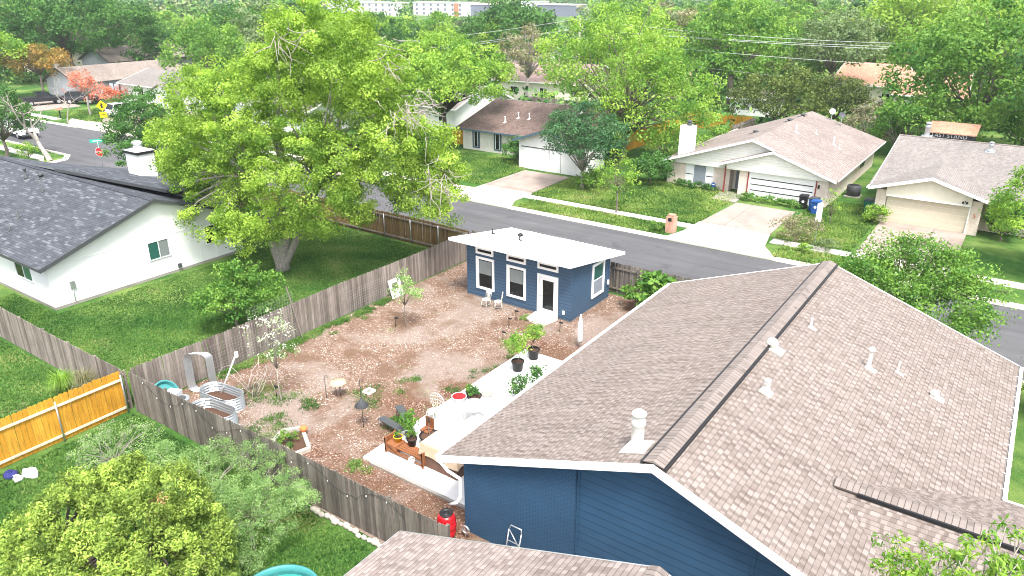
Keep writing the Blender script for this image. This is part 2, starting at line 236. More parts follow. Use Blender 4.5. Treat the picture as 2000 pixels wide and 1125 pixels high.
# ------------------------------------------------------------------ mesh building
OFF = {}
def tag(o, label=None, cat=None, group=None, kind=None):
    if label: o['label'] = label
    if cat: o['category'] = cat
    if group: o['group'] = group
    if kind: o['kind'] = kind
    return o
def thing(name, label, cat, loc=(0, 0, 0), rz=0, group=None, world=True):
    o = bpy.data.objects.new(name, None); COL.objects.link(o); o.location = loc; o.rotation_euler = (0, 0, rz); o.empty_display_size = .2
    OFF[o.name] = Vector(loc) if world else Vector((0, 0, 0))
    return tag(o, label, cat, group)
def perp(d):
    d = Vector(d).normalized(); a = Vector((0, 0, 1)) if abs(d.z) < .9 else Vector((1, 0, 0)); u = d.cross(a).normalized(); return u, d.cross(u).normalized()
class MB:
    def __init__(s): s.v = []; s.f = []; s.uv = []; s.t = []; s.sm = []
    def face(s, pts, uv=None, tone=.5, sm=False):
        b = len(s.v); s.v += [tuple(p) for p in pts]; s.f.append(tuple(range(b, b + len(pts)))); s.uv.append(uv or [(p[0], p[2]) for p in pts]); s.t.append(tone); s.sm.append(sm); return s
    def box(s, x0, x1, y0, y1, z0, z1, tone=.5):
        return s.obox(((x0 + x1) / 2, (y0 + y1) / 2, (z0 + z1) / 2), (abs(x1 - x0) / 2, 0, 0), (0, abs(y1 - y0) / 2, 0), (0, 0, abs(z1 - z0) / 2), tone)
    def obox(s, c, a, b, d, tone=.5):
        c, a, b, d = Vector(c), Vector(a), Vector(b), Vector(d)
        if a.cross(b).dot(d) < 0: a = -a
        P = [c + i * a + j * b + k * d for i, j, k in ((-1,-1,-1),(1,-1,-1),(1,1,-1),(-1,1,-1),(-1,-1,1),(1,-1,1),(1,1,1),(-1,1,1))]
        base = len(s.v); s.v += [tuple(p) for p in P]
        for q in ((0,3,2,1),(4,5,6,7),(0,1,5,4),(1,2,6,5),(2,3,7,6),(3,0,4,7)):
            s.f.append(tuple(base + i for i in q)); s.uv.append([(P[i][0] + P[i][1], P[i][2]) for i in q]); s.t.append(tone); s.sm.append(False)
        return s
    def bar(s, p0, p1, w, h=None, tone=.5, up=None):
        p0, p1 = Vector(p0), Vector(p1); d = p1 - p0; h = h or w
        if up is None: u, v = perp(d)
        else: u = d.cross(Vector(up)).normalized(); v = u.cross(d).normalized()
        return s.obox((p0 + p1) / 2, d / 2, u * w / 2, v * h / 2, tone)
    def tube(s, pts, rad, n=8, caps=True, tone=.5, sm=True):
        pts = [Vector(p) for p in pts]; rad = rad if isinstance(rad, (list, tuple)) else [rad] * len(pts)
        base = len(s.v); u = None
        for i, p in enumerate(pts):
            d = (pts[min(i + 1, len(pts) - 1)] - pts[max(i - 1, 0)])
            if d.length < 1e-6: d = Vector((0, 0, 1))
            d.normalize()
            if u is None: u, v = perp(d)
            else:
                u = (u - d * u.dot(d)); u = u.normalized() if u.length > 1e-5 else perp(d)[0]; v = d.cross(u).normalized()
            for k in range(n):
                a = 2 * math.pi * k / n; s.v.append(tuple(p + (u * math.cos(a) + v * math.sin(a)) * rad[i]))
        for i in range(len(pts) - 1):
            for k in range(n):
                k2 = (k + 1) % n; s.f.append((base + i * n + k, base + i * n + k2, base + (i + 1) * n + k2, base + (i + 1) * n + k)); s.uv.append([(0, 0)] * 4); s.t.append(tone); s.sm.append(sm)
        if caps:
            s.f.append(tuple(base + k for k in reversed(range(n)))); s.uv.append([(0, 0)] * n); s.t.append(tone); s.sm.append(False)
            e = base + (len(pts) - 1) * n; s.f.append(tuple(e + k for k in range(n))); s.uv.append([(0, 0)] * n); s.t.append(tone); s.sm.append(False)
        return s
    def cyl(s, x, y, z0, z1, r0, r1=None, n=14, tone=.5): return s.tube([(x, y, z0), (x, y, z1)], [r0, r0 if r1 is None else r1], n, True, tone)
    def lathe(s, x, y, prof, n=18, sx=1, sy=1, tone=.5, capb=True, capt=False):
        base = len(s.v)
        for r, z in prof:
            for k in range(n): a = 2 * math.pi * k / n; s.v.append((x + r * sx * math.cos(a), y + r * sy * math.sin(a), z))
        for i in range(len(prof) - 1):
            for k in range(n):
                k2 = (k + 1) % n; s.f.append((base + i * n + k, base + i * n + k2, base + (i + 1) * n + k2, base + (i + 1) * n + k)); s.uv.append([(0, 0)] * 4); s.t.append(tone); s.sm.append(True)
        if capb: s.f.append(tuple(base + k for k in reversed(range(n)))); s.uv.append([(0, 0)] * n); s.t.append(tone); s.sm.append(False)
        if capt: e = base + (len(prof) - 1) * n; s.f.append(tuple(e + k for k in range(n))); s.uv.append([(0, 0)] * n); s.t.append(tone); s.sm.append(False)
        return s
    def prism(s, poly, z0, z1, tone=.5, dirv=(0, 0, 1)):
        # poly: 3D or 2D points; extruded along dirv from z0 to z1
        d = Vector(dirv); P = [Vector((p[0], p[1], p[2] if len(p) > 2 else 0)) for p in poly]
        nrm = sum(((P[i] - P[0]).cross(P[(i + 1) % len(P)] - P[0]) for i in range(1, len(P))), Vector())
        if nrm.dot(d) * (z1 - z0) < 0: P.reverse()
        A = [p + d * z0 for p in P]; B = [p + d * z1 for p in P]
        s.face(list(reversed(A)), tone=tone); s.face(B, tone=tone)
        for i in range(len(P)): j = (i + 1) % len(P); s.face([A[i], A[j], B[j], B[i]], tone=tone)
        return s
    def slab(s, pts, e, th=.1, org=(0, 0, 0)):
        # roof panel: polygon on its plane, e = eave direction; uv in metres; solid downwards
        P = [Vector(p) for p in pts]; e = Vector(e).normalized(); nr = (P[1] - P[0]).cross(P[2] - P[0]).normalized()
        if nr.z < 0: P.reverse(); nr = -nr
        sl_ = nr.cross(e).normalized()
        if sl_.z < 0: sl_ = -sl_
        s.face(P, [((p - Vector(org)).dot(e), (p - Vector(org)).dot(sl_)) for p in P])
        Q = [p - nr * th for p in P]; s.face(list(reversed(Q)))
        for i in range(len(P)): j = (i + 1) % len(P); s.face([P[j], P[i], Q[i], Q[j]], [(0, .08)] * 4)
        return s
    def build(s, name, mat, parent=None, root=None, smooth=None):
        me = bpy.data.meshes.new(name); off = Vector((0, 0, 0))
        r = root or parent
        if parent is not None:
            q = parent
            while q.parent: q = q.parent
            off = OFF.get(q.name, off)
        me.from_pydata([(x - off.x, y - off.y, z - off.z) for x, y, z in s.v], [], s.f)
        uvl = me.uv_layers.new(name='UVMap'); fl = [c for f in s.uv for p in f for c in p]
        if len(fl) == 2 * len(me.loops): uvl.data.foreach_set('uv', fl)
        at = me.attributes.new('tone', 'FLOAT', 'FACE'); at.data.foreach_set('value', s.t)
        me.polygons.foreach_set('use_smooth', s.sm)
        me.materials.append(mat); me.update()
        o = bpy.data.objects.new(name, me); COL.objects.link(o)
        if parent is not None: o.parent = parent
        return o
def struct(name, mb, mat): return tag(mb.build(name, mat), kind='structure')
def copy_tree(o, parent=None):
    c = o.copy(); COL.objects.link(c); c.parent = parent
    for ch in list(o.children): copy_tree(ch, c)
    return c
def text(body, size, loc, right, up, mat, parent, name='lettering', ext=.004):
    c = bpy.data.curves.new(name, 'FONT'); c.body = body; c.size = size; c.extrude = ext; c.align_x = 'CENTER'; c.align_y = 'CENTER'; c.materials.append(mat)
    o = bpy.data.objects.new(name, c); me = bpy.data.meshes.new_from_object(o); bpy.data.objects.remove(o); o = bpy.data.objects.new(name, me); COL.objects.link(o); q = parent
    while q.parent: q = q.parent
    off = OFF.get(q.name, Vector()); r, u = Vector(right).normalized(), Vector(up).normalized(); n = r.cross(u)
    m = Matrix((r, u, n)).transposed().to_4x4(); m.translation = Vector(loc) - off; o.matrix_local = m; o.parent = parent
    return o
# ------------------------------------------------------------------ the setting: ground, roads, walks
R = random.Random(7)
def sheet(name, poly, z, mat, kind='structure', th=None):
    b = MB()
    if th: b.prism(poly, z - th, z)
    else: b.face([(p[0], p[1], z) for p in poly])
    return tag(b.build(name, mat), kind=kind)
def terrain():
    # one ground sheet: flat round the houses, rising into low hills towards the horizon
    rs = [0, 60, 120, 200, 320, 480, 700, 1000, 1300, 1600, 2000, 2600, 3400, 5000]; nseg = 72; b = MB(); vid = {}
    rr = random.Random(3)
    for i, r in enumerate(rs):
        for k in range(nseg):
            a = 2 * math.pi * k / nseg
            h = 0 if r < 1000 else (r - 1000) * .028 * (0.6 + .4 * math.sin(3 * a + 1) + .25 * math.sin(7 * a)) 
            b.v.append((r * math.cos(a), r * math.sin(a), h)); 
    for i in range(1, len(rs)):
        for k in range(nseg):
            k2 = (k + 1) % nseg
            q = ((i - 1) * nseg + k, i * nseg + k, i * nseg + k2, (i - 1) * nseg + k2)
            if i == 1: q = (0, q[1], q[2])
            b.f.append(q); b.uv.append([(0, 0)] * len(q)); b.t.append(.5); b.sm.append(True)
    return struct('ground', b, M['grass'])
terrain()
# front street and the side street that opens off it on the left
RE_F, RE_N = 45.2, 36.1
far = [(-260, 36.0), (-180, 40.0), (-135, 42.2), (-109, 43.0), (-95, 43.9), (-84, 44.6), (-60, 45.2), (60, 45.2)]
near = [(60, 36.1), (-50, 36.1), (-60, 36.0), (-62.5, 34.5), (-63, 31), (-63, -60), (-77.6, -60), (-77.6, 31.5), (-78.4, 34.2), (-80.5, 35.5), (-90, 35.4), (-104, 35.2), (-135, 34.0), (-180, 32), (-260, 28)]
sheet('street', far + near, .004, M['asphalt'])
def strip(path, w, side=1):
    L_, R_ = [], []
    for i, p in enumerate(path):
        a, b = path[max(i - 1, 0)], path[min(i + 1, len(path) - 1)]; dx, dy = b[0] - a[0], b[1] - a[1]; l = math.hypot(dx, dy)
        L_.append(p); R_.append((p[0] - side * dy / l * w, p[1] + side * dx / l * w))
    return L_, R_
def kerb(name, path, side=1):
    b = MB()
    A, B = strip(path, .32, side); C, D = strip(path, .5, side)
    for i in range(len(path) - 1):
        b.prism([A[i], A[i + 1], B[i + 1], B[i]], -.02, .018); b.prism([B[i], B[i + 1], D[i + 1], D[i]], -.02, .13)
    return struct(name, b, M['conc'])
kerb('kerb', [p for p in far if p[0] < -96] + [(-96.5, 43.8)], 1)
kerb('kerb', [(-86, 44.45), (-84, 44.6), (-60, 45.2), (-38.4, 45.2)], 1)
kerb('kerb', [(-32.2, 45.2), (-19.0, 45.2)], 1); kerb('kerb', [(-11.6, 45.2), (-8.4, 45.2)], 1); kerb('kerb', [(-1.8, 45.2), (60, 45.2)], 1)
kerb('kerb', [(60, 36.1), (-50, 36.1), (-60, 36.0), (-62.5, 34.5), (-63, 31), (-63, -60)], 1)
kerb('kerb', list(reversed([(-260, 28), (-180, 32), (-135, 34), (-104, 35.2), (-90, 35.4), (-80.5, 35.5), (-78.4, 34.2), (-77.6, 31.5), (-77.6, -60)])), 1)
def walk(poly): sheet('sidewalk', poly, .05, M['walk'], th=.1)
walk([(-38.2, 48.75), (-60, 48.7), (-100, 47.2), (-100, 46.0), (-60, 47.6), (-38.2, 47.6)]); walk([(-32.9, 48.6), (-18.7, 48.6), (-18.7, 49.5), (-32.9, 49.5)]); walk([(-12.9, 48.6), (-7.9, 48.6), (-7.9, 49.6), (-12.9, 49.6)]); walk([(-1.9, 48.6), (40, 48.6), (40, 49.6), (-1.9, 49.6)])
walk([(-104.5, 46.0), (-120, 45.9), (-160, 44.5), (-160, 43.4), (-120, 44.8), (-104.5, 45.0)]); walk([(-79.5, 32.4), (-82, 33.6), (-104, 33.6), (-160, 31), (-160, 30), (-104, 32.5), (-82, 32.5)]); walk([(-60.2, -50), (-61.3, -50), (-61.3, 34), (-60.2, 34)])
def drive(poly): sheet('driveway', poly, .07, M['drive'], th=.12)
def apron(poly): sheet('driveway_apron', poly, .062, M['conc'], th=.1)
drive([(-38.2, 49.9), (-33.2, 49.9), (-33.4, 56.6), (-38.3, 56.6)]); apron([(-38.9, 45.25), (-32.0, 45.25), (-33.0, 47.4), (-33.0, 49.9), (-38.2, 49.9), (-38.2, 47.4)])
drive([(-18.5, 50.4), (-13.4, 50.4), (-13.5, 57.0), (-18.1, 57.0)]); apron([(-19.3, 45.25), (-11.4, 45.25), (-12.9, 47.6), (-13.4, 50.4), (-18.6, 50.4), (-18.7, 47.6)])
drive([(-7.7, 50.0), (-2.2, 50.0), (-2.2, 58.3), (-7.7, 58.3)]); apron([(-8.6, 45.25), (-1.6, 45.25), (-2.1, 47.4), (-2.2, 50), (-7.7, 50), (-7.8, 47.4)])
drive([(-97.0, 47.0), (-88, 47.0), (-88, 58), (-100, 60), (-101, 50)]); apron([(-97.0, 43.9), (-86, 44.5), (-86.5, 47.0), (-103.5, 46.8), (-101, 45.0)])
drive([(-126, 46.4), (-114, 46.4), (-113.5, 53), (-126, 55)]); apron([(-126, 42.6), (-114, 42.9), (-114, 46.4), (-126, 46.4)])
sheet('oil_stain', [(-15.9 + .35 * math.cos(a) * (1 + .3 * math.sin(3 * a)), 53.6 + .75 * math.sin(a)) for a in [k * math.pi / 8 for k in range(16)]], .074, M['slabside'])
sheet('entry_path', [(-18.2, 57.0), (-20.2, 57.0), (-20.4, 60), (-18.4, 60)], .075, M['slabside'], th=.12)
# back garden of the blue house
sheet('gravel_yard', [(-27.42, 12.52), (-11.9, 12.52), (-11.9, 14.5), (-11.9, 31.5), (-9, 31.5), (-9, 34.5), (-27.42, 34.5)], .010, M['yard'])
sheet('bare_ground', [(-12.2, 12.5), (0, 12.5), (0, 14.6), (-12.2, 14.6)], .012, M['yard'])
sheet('patio', [(-17.45, 15.35), (-11.95, 15.35), (-11.95, 25.9), (-17.45, 25.9)], .10, M['patio'], th=.1)
b = MB(); b.box(-17.0, -12.6, 15.24, 15.345, 0, .085); struct('patio_edge', b, M['slabside'])

# ------------------------------------------------------------------ parts used by many buildings
def window(parent, o, r, n, w_, h_, fr=.09, panes=1, split='v', fmat='trim', pmat='glass', proud=.05, blind=None):
    # o = lower left corner on the wall face, r = unit vector along the wall, n = outward normal
    o, r, n = Vector(o), Vector(r), Vector(n); z = Vector((0, 0, 1)); f = MB(); c = o + r * w_ / 2 + z * h_ / 2
    for sx in (-1, 1): f.obox(c + r * sx * (w_ / 2 - fr / 2) + n * proud / 2, r * fr / 2, z * h_ / 2, n * (proud / 2 + .002))
    for sz in (-1, 1): f.obox(c + z * sz * (h_ / 2 - fr / 2) + n * proud / 2, r * (w_ / 2 - fr), z * fr / 2, n * proud / 2)
    fo = f.build('window', M[fmat], parent)
    iw, ih = w_ - 2 * fr, h_ - 2 * fr; bw = .045
    for i in range(panes):
        p = MB()
        if split == 'v': cc = c + r * ((i + .5) / panes - .5) * iw; p.obox(cc + n * .012, r * (iw / panes / 2 - (bw / 2 if panes > 1 else 0)), z * ih / 2, n * .006)
        else: cc = c + z * ((i + .5) / panes - .5) * ih; p.obox(cc + n * .012, r * iw / 2, z * (ih / panes / 2 - (bw / 2 if panes > 1 else 0)), n * .006)
        p.build('pane', M[blind] if (blind and i == panes - 1) else M[pmat], fo)
    if panes > 1:
        s_ = MB()
        for i in range(1, panes):
            if split == 'v': s_.obox(c + r * (i / panes - .5) * iw + n * .02, r * bw / 2, z * ih / 2, n * .02)
            else: s_.obox(c + z * (i / panes - .5) * ih + n * .02, r * iw / 2, z * bw / 2, n * .02)
        s_.build('mullion', M[fmat], fo)
    return fo
def vent(parent, p, kind, mat='pipe', h=None, r=None, slope=(1, 0, -.365), name='roof_vent'):
    x, y, z = p; b = MB(); s = Vector(slope).normalized(); c = Vector((0, 1, 0)) if abs(s.x) > abs(s.y) else Vector((1, 0, 0)); nn = s.cross(c)
    if nn.z < 0: nn = -nn
    if kind == 'chim':
        h, r = h or 1.1, r or .15
        b.obox(Vector(p) + nn * .02, s * r * 2.2, c * r * 2.0, nn * .012); b.lathe(x, y, [(r * 1.5, z - .1), (r * 1.35, z + .12), (r * 1.05, z + .17), (r, z + .2), (r, z + h * .62), (r * 1.12, z + h * .64), (r * 1.12, z + h * .74), (r * .8, z + h * .76), (r * .8, z + h * .88)], 20, capt=True)
        b.lathe(x, y, [(r * 1.15, z + h * .88), (r * 1.2, z + h * .93), (r * .6, z + h), (.001, z + h * 1.01)], 20)
    elif kind == 'pipe':
        h, r = h or .55, r or .045
        b.obox(Vector(p) + nn * .018 + s * .08, s * .19, c * .13, nn * .01); b.lathe(x, y, [(r * 2.2, z - .03), (r * 1.9, z + .08), (r, z + .12), (r, z + h)], 12); b.lathe(x, y, [(r * 1.7, z + h - .02), (r * 1.8, z + h + .03), (r * 1.8, z + h + .08), (r * .6, z + h + .13), (.001, z + h + .13)], 12)
    elif kind == 'thin':
        h, r = h or .35, r or .03
        b.obox(Vector(p) + nn * .018 + s * .06, s * .15, c * .09, nn * .01); b.lathe(x, y, [(r * 1.6, z - .02), (r * 1.4, z + .06), (r, z + .08), (r, z + h)], 10, capt=True)
    elif kind == 'dome':
        r = r or .16; h = h or .3
        b.obox(Vector(p) + nn * .018 + s * .1, s * r * 1.8, c * r * 1.4, nn * .01); b.lathe(x, y, [(r * .7, z - .05), (r * .7, z + h * .4), (r * 1.1, z + h * .4), (r * 1.15, z + h * .55), (r * .8, z + h * .85), (r * .3, z + h), (.001, z + h)], 16)
    return b.build(name, M[mat], parent)
def gable_wall(x0, x1, xr, ze0, ze1, zr, y, th, axis='y', b=None):
    b = b or MB()
    if axis == 'y': P = [(x0, y, 0), (x1, y, 0), (x1, y, ze1), (xr, y, zr), (x0, y, ze0)]; b.prism(P, 0, th, dirv=(0, 1, 0))
    else: P = [(y, x0, 0), (y, x1, 0), (y, x1, ze1), (y, xr, zr), (y, x0, ze0)]; b.prism(P, 0, th, dirv=(1, 0, 0))
    return b
def rake(b, p0, p1, n, h=.2, t=.03, drop=.1):
    # fascia board following a roof edge from p0 to p1; n outward
    p0, p1, n = Vector(p0), Vector(p1), Vector(n); d = p1 - p0; z = Vector((0, 0, 1)); P = [p0 + z * (.02), p1 + z * (.02), p1 - z * h, p0 - z * h]
    b.prism([tuple(q + n * .004) for q in P], 0, t, dirv=tuple(n))
def ridge_caps(parent, p0, p1, mat='cap', w_=.34, dz=.06, name='ridge_cap', sl=.365, box=False):
    b = MB(); p0, p1 = Vector(p0), Vector(p1); d = (p1 - p0).normalized(); c = Vector((d.y, -d.x, 0)).normalized(); u = Vector((0, 0, 1))
    up = u * dz; A0, A1 = p0 + up, p1 + up
    ln = (p1 - p0).length
    n = max(1, int(ln / .16)) if box else 1
    for s in (-1, 1):
        q = [A0, A1, A1 + c * s * w_ - u * w_ * sl, A0 + c * s * w_ - u * w_ * sl]
        b.face(q if s < 0 else list(reversed(q)), [(0, 0), (0, ln), (w_, ln), (w_, 0)] if s < 0 else [(w_, 0), (w_, ln), (0, ln), (0, 0)])
        q2 = [q[3], q[2], q[2] - u * .05, q[3] - u * .05]; b.face(q2, [(0, .01)] * 4)
    for e_ in (A0, A1): b.face([e_, e_ + c * w_ - u * w_ * sl, e_ - u * .05, e_ - c * w_ - u * w_ * sl], [(0, .08)] * 4)
    return b.build(name, M[mat], parent)

# ------------------------------------------------------------------ the big blue house, right foreground
def blue_house():
    t = thing('blue_house', 'large blue brick house with a broad tan shingle roof, right foreground', 'house', (-5.8, 23, 0))
    sl = .3652; xr, zr, y0, y1 = -5.79, 5.23, 14.21, 31.6; xl, zl = -12.73, 2.695; xR = 1.55; zR = zr - sl * (xR - xr)
    b = MB(); gable_wall(-8.12, .95, xr, zr - sl * 2.33 - .12, zR - .02, zr - .12, 14.62, .2, b=b)
    b.box(-11.9, -11.7, 14.8, 31.1, 0, 2.85); b.box(.75, .95, 14.82, 31.1, 0, 2.6)
    gable_wall(-11.7, .75, xr, 2.86, 2.7, zr - .12, 30.9, .2, b=b); b.build('wall', M['blue'], t)
    b = MB(); b.prism([(-12.0, 14.5, 0), (-8.08, 14.5, 0), (-8.08, 14.5, zr - sl * 2.3 - .13), (-12.0, 14.5, zl + sl * .73 - .13)], 0, .3, dirv=(0, 1, 0)); b.build('brick_wall', M['bluebrick'], t)
    b = MB(); b.box(-8.07, -8.0, 14.585, 14.62, .1, zr - sl * 2.3 - .14); b.build('corner_trim', M['blue'], t); b = MB(); b.box(-3.25, -3.17, 14.60, 14.62, .1, 4.15); b.build('corner_trim', M['blue'], t)
    # left slope, right slope with the valley cut out for the wing
    yw, zw, m2 = 18.0, 3.97, sl; xw = xr + (zr - zw) / sl   # wing ridge meets main slope
    b = MB(); b.slab([(xl, y0, zl), (xl, y1, zl), (xr, y1, zr), (xr, y0, zr)], (0, 1, 0), .1)
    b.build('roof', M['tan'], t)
    ya, yb = yw + (zw - zR) / m2, yw - (zw - zR) / m2
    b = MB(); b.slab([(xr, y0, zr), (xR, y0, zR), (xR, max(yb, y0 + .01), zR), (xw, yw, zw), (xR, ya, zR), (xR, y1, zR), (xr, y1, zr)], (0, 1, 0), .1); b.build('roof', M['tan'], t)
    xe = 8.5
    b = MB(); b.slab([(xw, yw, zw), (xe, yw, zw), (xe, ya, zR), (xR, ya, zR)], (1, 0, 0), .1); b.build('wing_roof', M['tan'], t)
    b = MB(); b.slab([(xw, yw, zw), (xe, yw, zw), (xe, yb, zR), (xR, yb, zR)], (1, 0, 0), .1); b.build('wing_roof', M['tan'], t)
    b = MB(); b.box(.97, xe - .4, yb + .5, yb + .7, 0, 2.5); b.box(.97, xe - .4, ya - .7, ya - .5, 0, 2.5); gable_wall(yb + .5, ya - .5, yw, 2.55, 2.55, zw - .12, xe - .5, .2, axis='x', b=b); b.build('wing_wall', M['blue'], t)
    b = MB(); rake(b, (xl, y1, zl), (xr, y1, zr), (0, 1, 0), .22, .035); rake(b, (xr, y1, zr), (xR, y1, zR), (0, 1, 0), .22, .035); b.build('rake_board', M['trim'], t)
    # white fascias
    b = MB(); rake(b, (xl - .06, y0, zl - .02), (xr, y0, zr), (0, -1, 0), .22, .035); rake(b, (xr, y0, zr), (xR + .06, y0, zR - .02), (0, -1, 0), .22, .035); b.build('rake_board', M['trim'], t)
    b = MB(); b.box(xl - .035, xl + .0, y0 - .03, y1, zl - .20, zl - .02); b.build('fascia', M['trim'], t)
    b = MB(); b.box(xl - .15, xl - .04, y0 - .02, y1, zl - .13, zl - .02); b.build('gutter', M['trim'], t); b = MB(); b.box(xR + .03, xR + .14, ya + .1, y1, zR - .14, zR + .0)
    for k in range(10): y = ya + .6 + k * .9; b.box(xR - .12, xR + .15, y - .012, y + .012, zR + .01, zR + .022)
    b.build('gutter', M['trim'], t)
    b = MB(); b.box(xR + .0, xR + .03, ya, y1, zR - .16, zR - .02); b.build('fascia', M['dkgrey'], t)
    b = MB(); b.box(xR + .05, xR + .9, ya + .0, ya + .09, zR - .12, zR + .01); b.build('gutter_end', M['trim'], t)
    # ridge vent: long raised cap with dark sides
    cw = .30
    for s in (-1, 1): b = MB(); b.obox((xr + s * cw, (y0 + y1) / 2 + .0, zr - cw * sl + .045), (.04, 0, 0), (0, (y1 - y0) / 2 - .01, 0), (0, 0, .045)); b.build('ridge_vent', M['black'], t)
    ridge_caps(t, (xr, y0 + .0, zr + .03), (xr, y1 + .0, zr + .03), 'cap', .275, .07)
    # wing ridge vent
    b = MB(); b.obox((xw + 4.9, yw - .25, zw - .03), (4.2, 0, 0), (0, .035, 0), (0, 0, .05)); b.build('ridge_vent', M['black'], t)
    ridge_caps(t, (xw + .1, yw, zw + .02), (xe, yw, zw + .02), 'cap', .24, .08)
    # pipes and vents on the roof
    Ls = (-1, 0, -sl); Rs = (1, 0, -sl)
    vent(t, (-6.62, 15.06, zr - sl * .83), 'chim', 'pipe', 1.12, .165, Ls, 'flue_pipe')
    vent(t, (-4.78, 19.92, zr - sl * 1.01), 'chim', 'pipe', .46, .085, Rs); vent(t, (-2.78, 24.8, zr - sl * 3.01), 'pipe', 'pipe', .66, .06, Rs)
    vent(t, (-5.43, 22.5, zr - sl * .36), 'dome', 'pipe', .34, .17, Rs); vent(t, (-4.88, 25.25, zr - sl * .91), 'thin', 'pipe', .38, .035, Rs)
    vent(t, (-.76, 25.5, zr - sl * 5.03), 'dome', 'pipe', .24, .13, Rs); vent(t, (-1.97, 25.66, zr - sl * 3.82), 'thin', 'pipe', .42, .025, Rs)
    # downspout at the front left corner
    b = MB(); x, y = xl + .22, y0 + .02
    b.tube([(xl - .09, y + .02, zl - .1), (xl - .02, y, zl - .2), (xl + .35, y - .02, zl - .42), (-12.02, y + .1, zl - .62), (-12.05, y + .14, zl - .9), (-12.05, y + .14, 1.35), (-12.1, y + .02, 1.2), (-12.35, y - .0, 1.02)], .055, 8); b.build('downspout', M['trim'], t)
    return t
blue_house()
b = MB(); b.obox((-12.28, 14.05, 1.12), (.15, 0, .07), (0, .07, 0), (.0, 0, .06)); 

# ------------------------------------------------------------------ neighbour's house at the bottom edge
def near_house():
    t = thing('tan_roofed_house', 'neighbouring house at the bottom edge, mostly a pale tan shingle roof', 'house', (-5, 2, 0))
    sl = .365; y1 = 11.1; y0 = -9; xl, zl, xr = -11.47, 2.6, -4.2; zr = zl + sl * (xr - xl); xR = xr + (xr - xl)
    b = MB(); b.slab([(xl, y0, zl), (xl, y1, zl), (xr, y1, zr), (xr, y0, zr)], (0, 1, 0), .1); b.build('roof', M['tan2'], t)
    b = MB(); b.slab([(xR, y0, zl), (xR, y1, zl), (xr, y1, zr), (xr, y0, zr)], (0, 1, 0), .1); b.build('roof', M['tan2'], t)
    b = MB(); b.box(xl + .5, xl + .7, y0 + .3, y1 - .4, 0, 2.65); b.box(xR - .7, xR - .5, y0 + .3, y1 - .4, 0, 2.65); gable_wall(xl + .7, xR - .7, xr, 2.68, 2.68, zr - .12, y1 - .6, .2, b=b); gable_wall(xl + .7, xR - .7, xr, 2.68, 2.68, zr - .12, y0 + .3, .2, b=b); b.build('wall', M['creambrick'], t)
    b = MB(); rake(b, (xl, y1, zl - .02), (xr, y1, zr - .02), (0, 1, 0), .14, .03); rake(b, (xr, y1, zr - .02), (xR, y1, zl - .02), (0, 1, 0), .14, .03); b.box(xl - .03, xl - .002, y0, y1, zl - .15, zl - .015); b.build('fascia', M['metal'], t)
    ridge_caps(t, (xr, y0, zr + .01), (xr, y1 + .01, zr + .01), 'cap', .2, .03)
near_house()

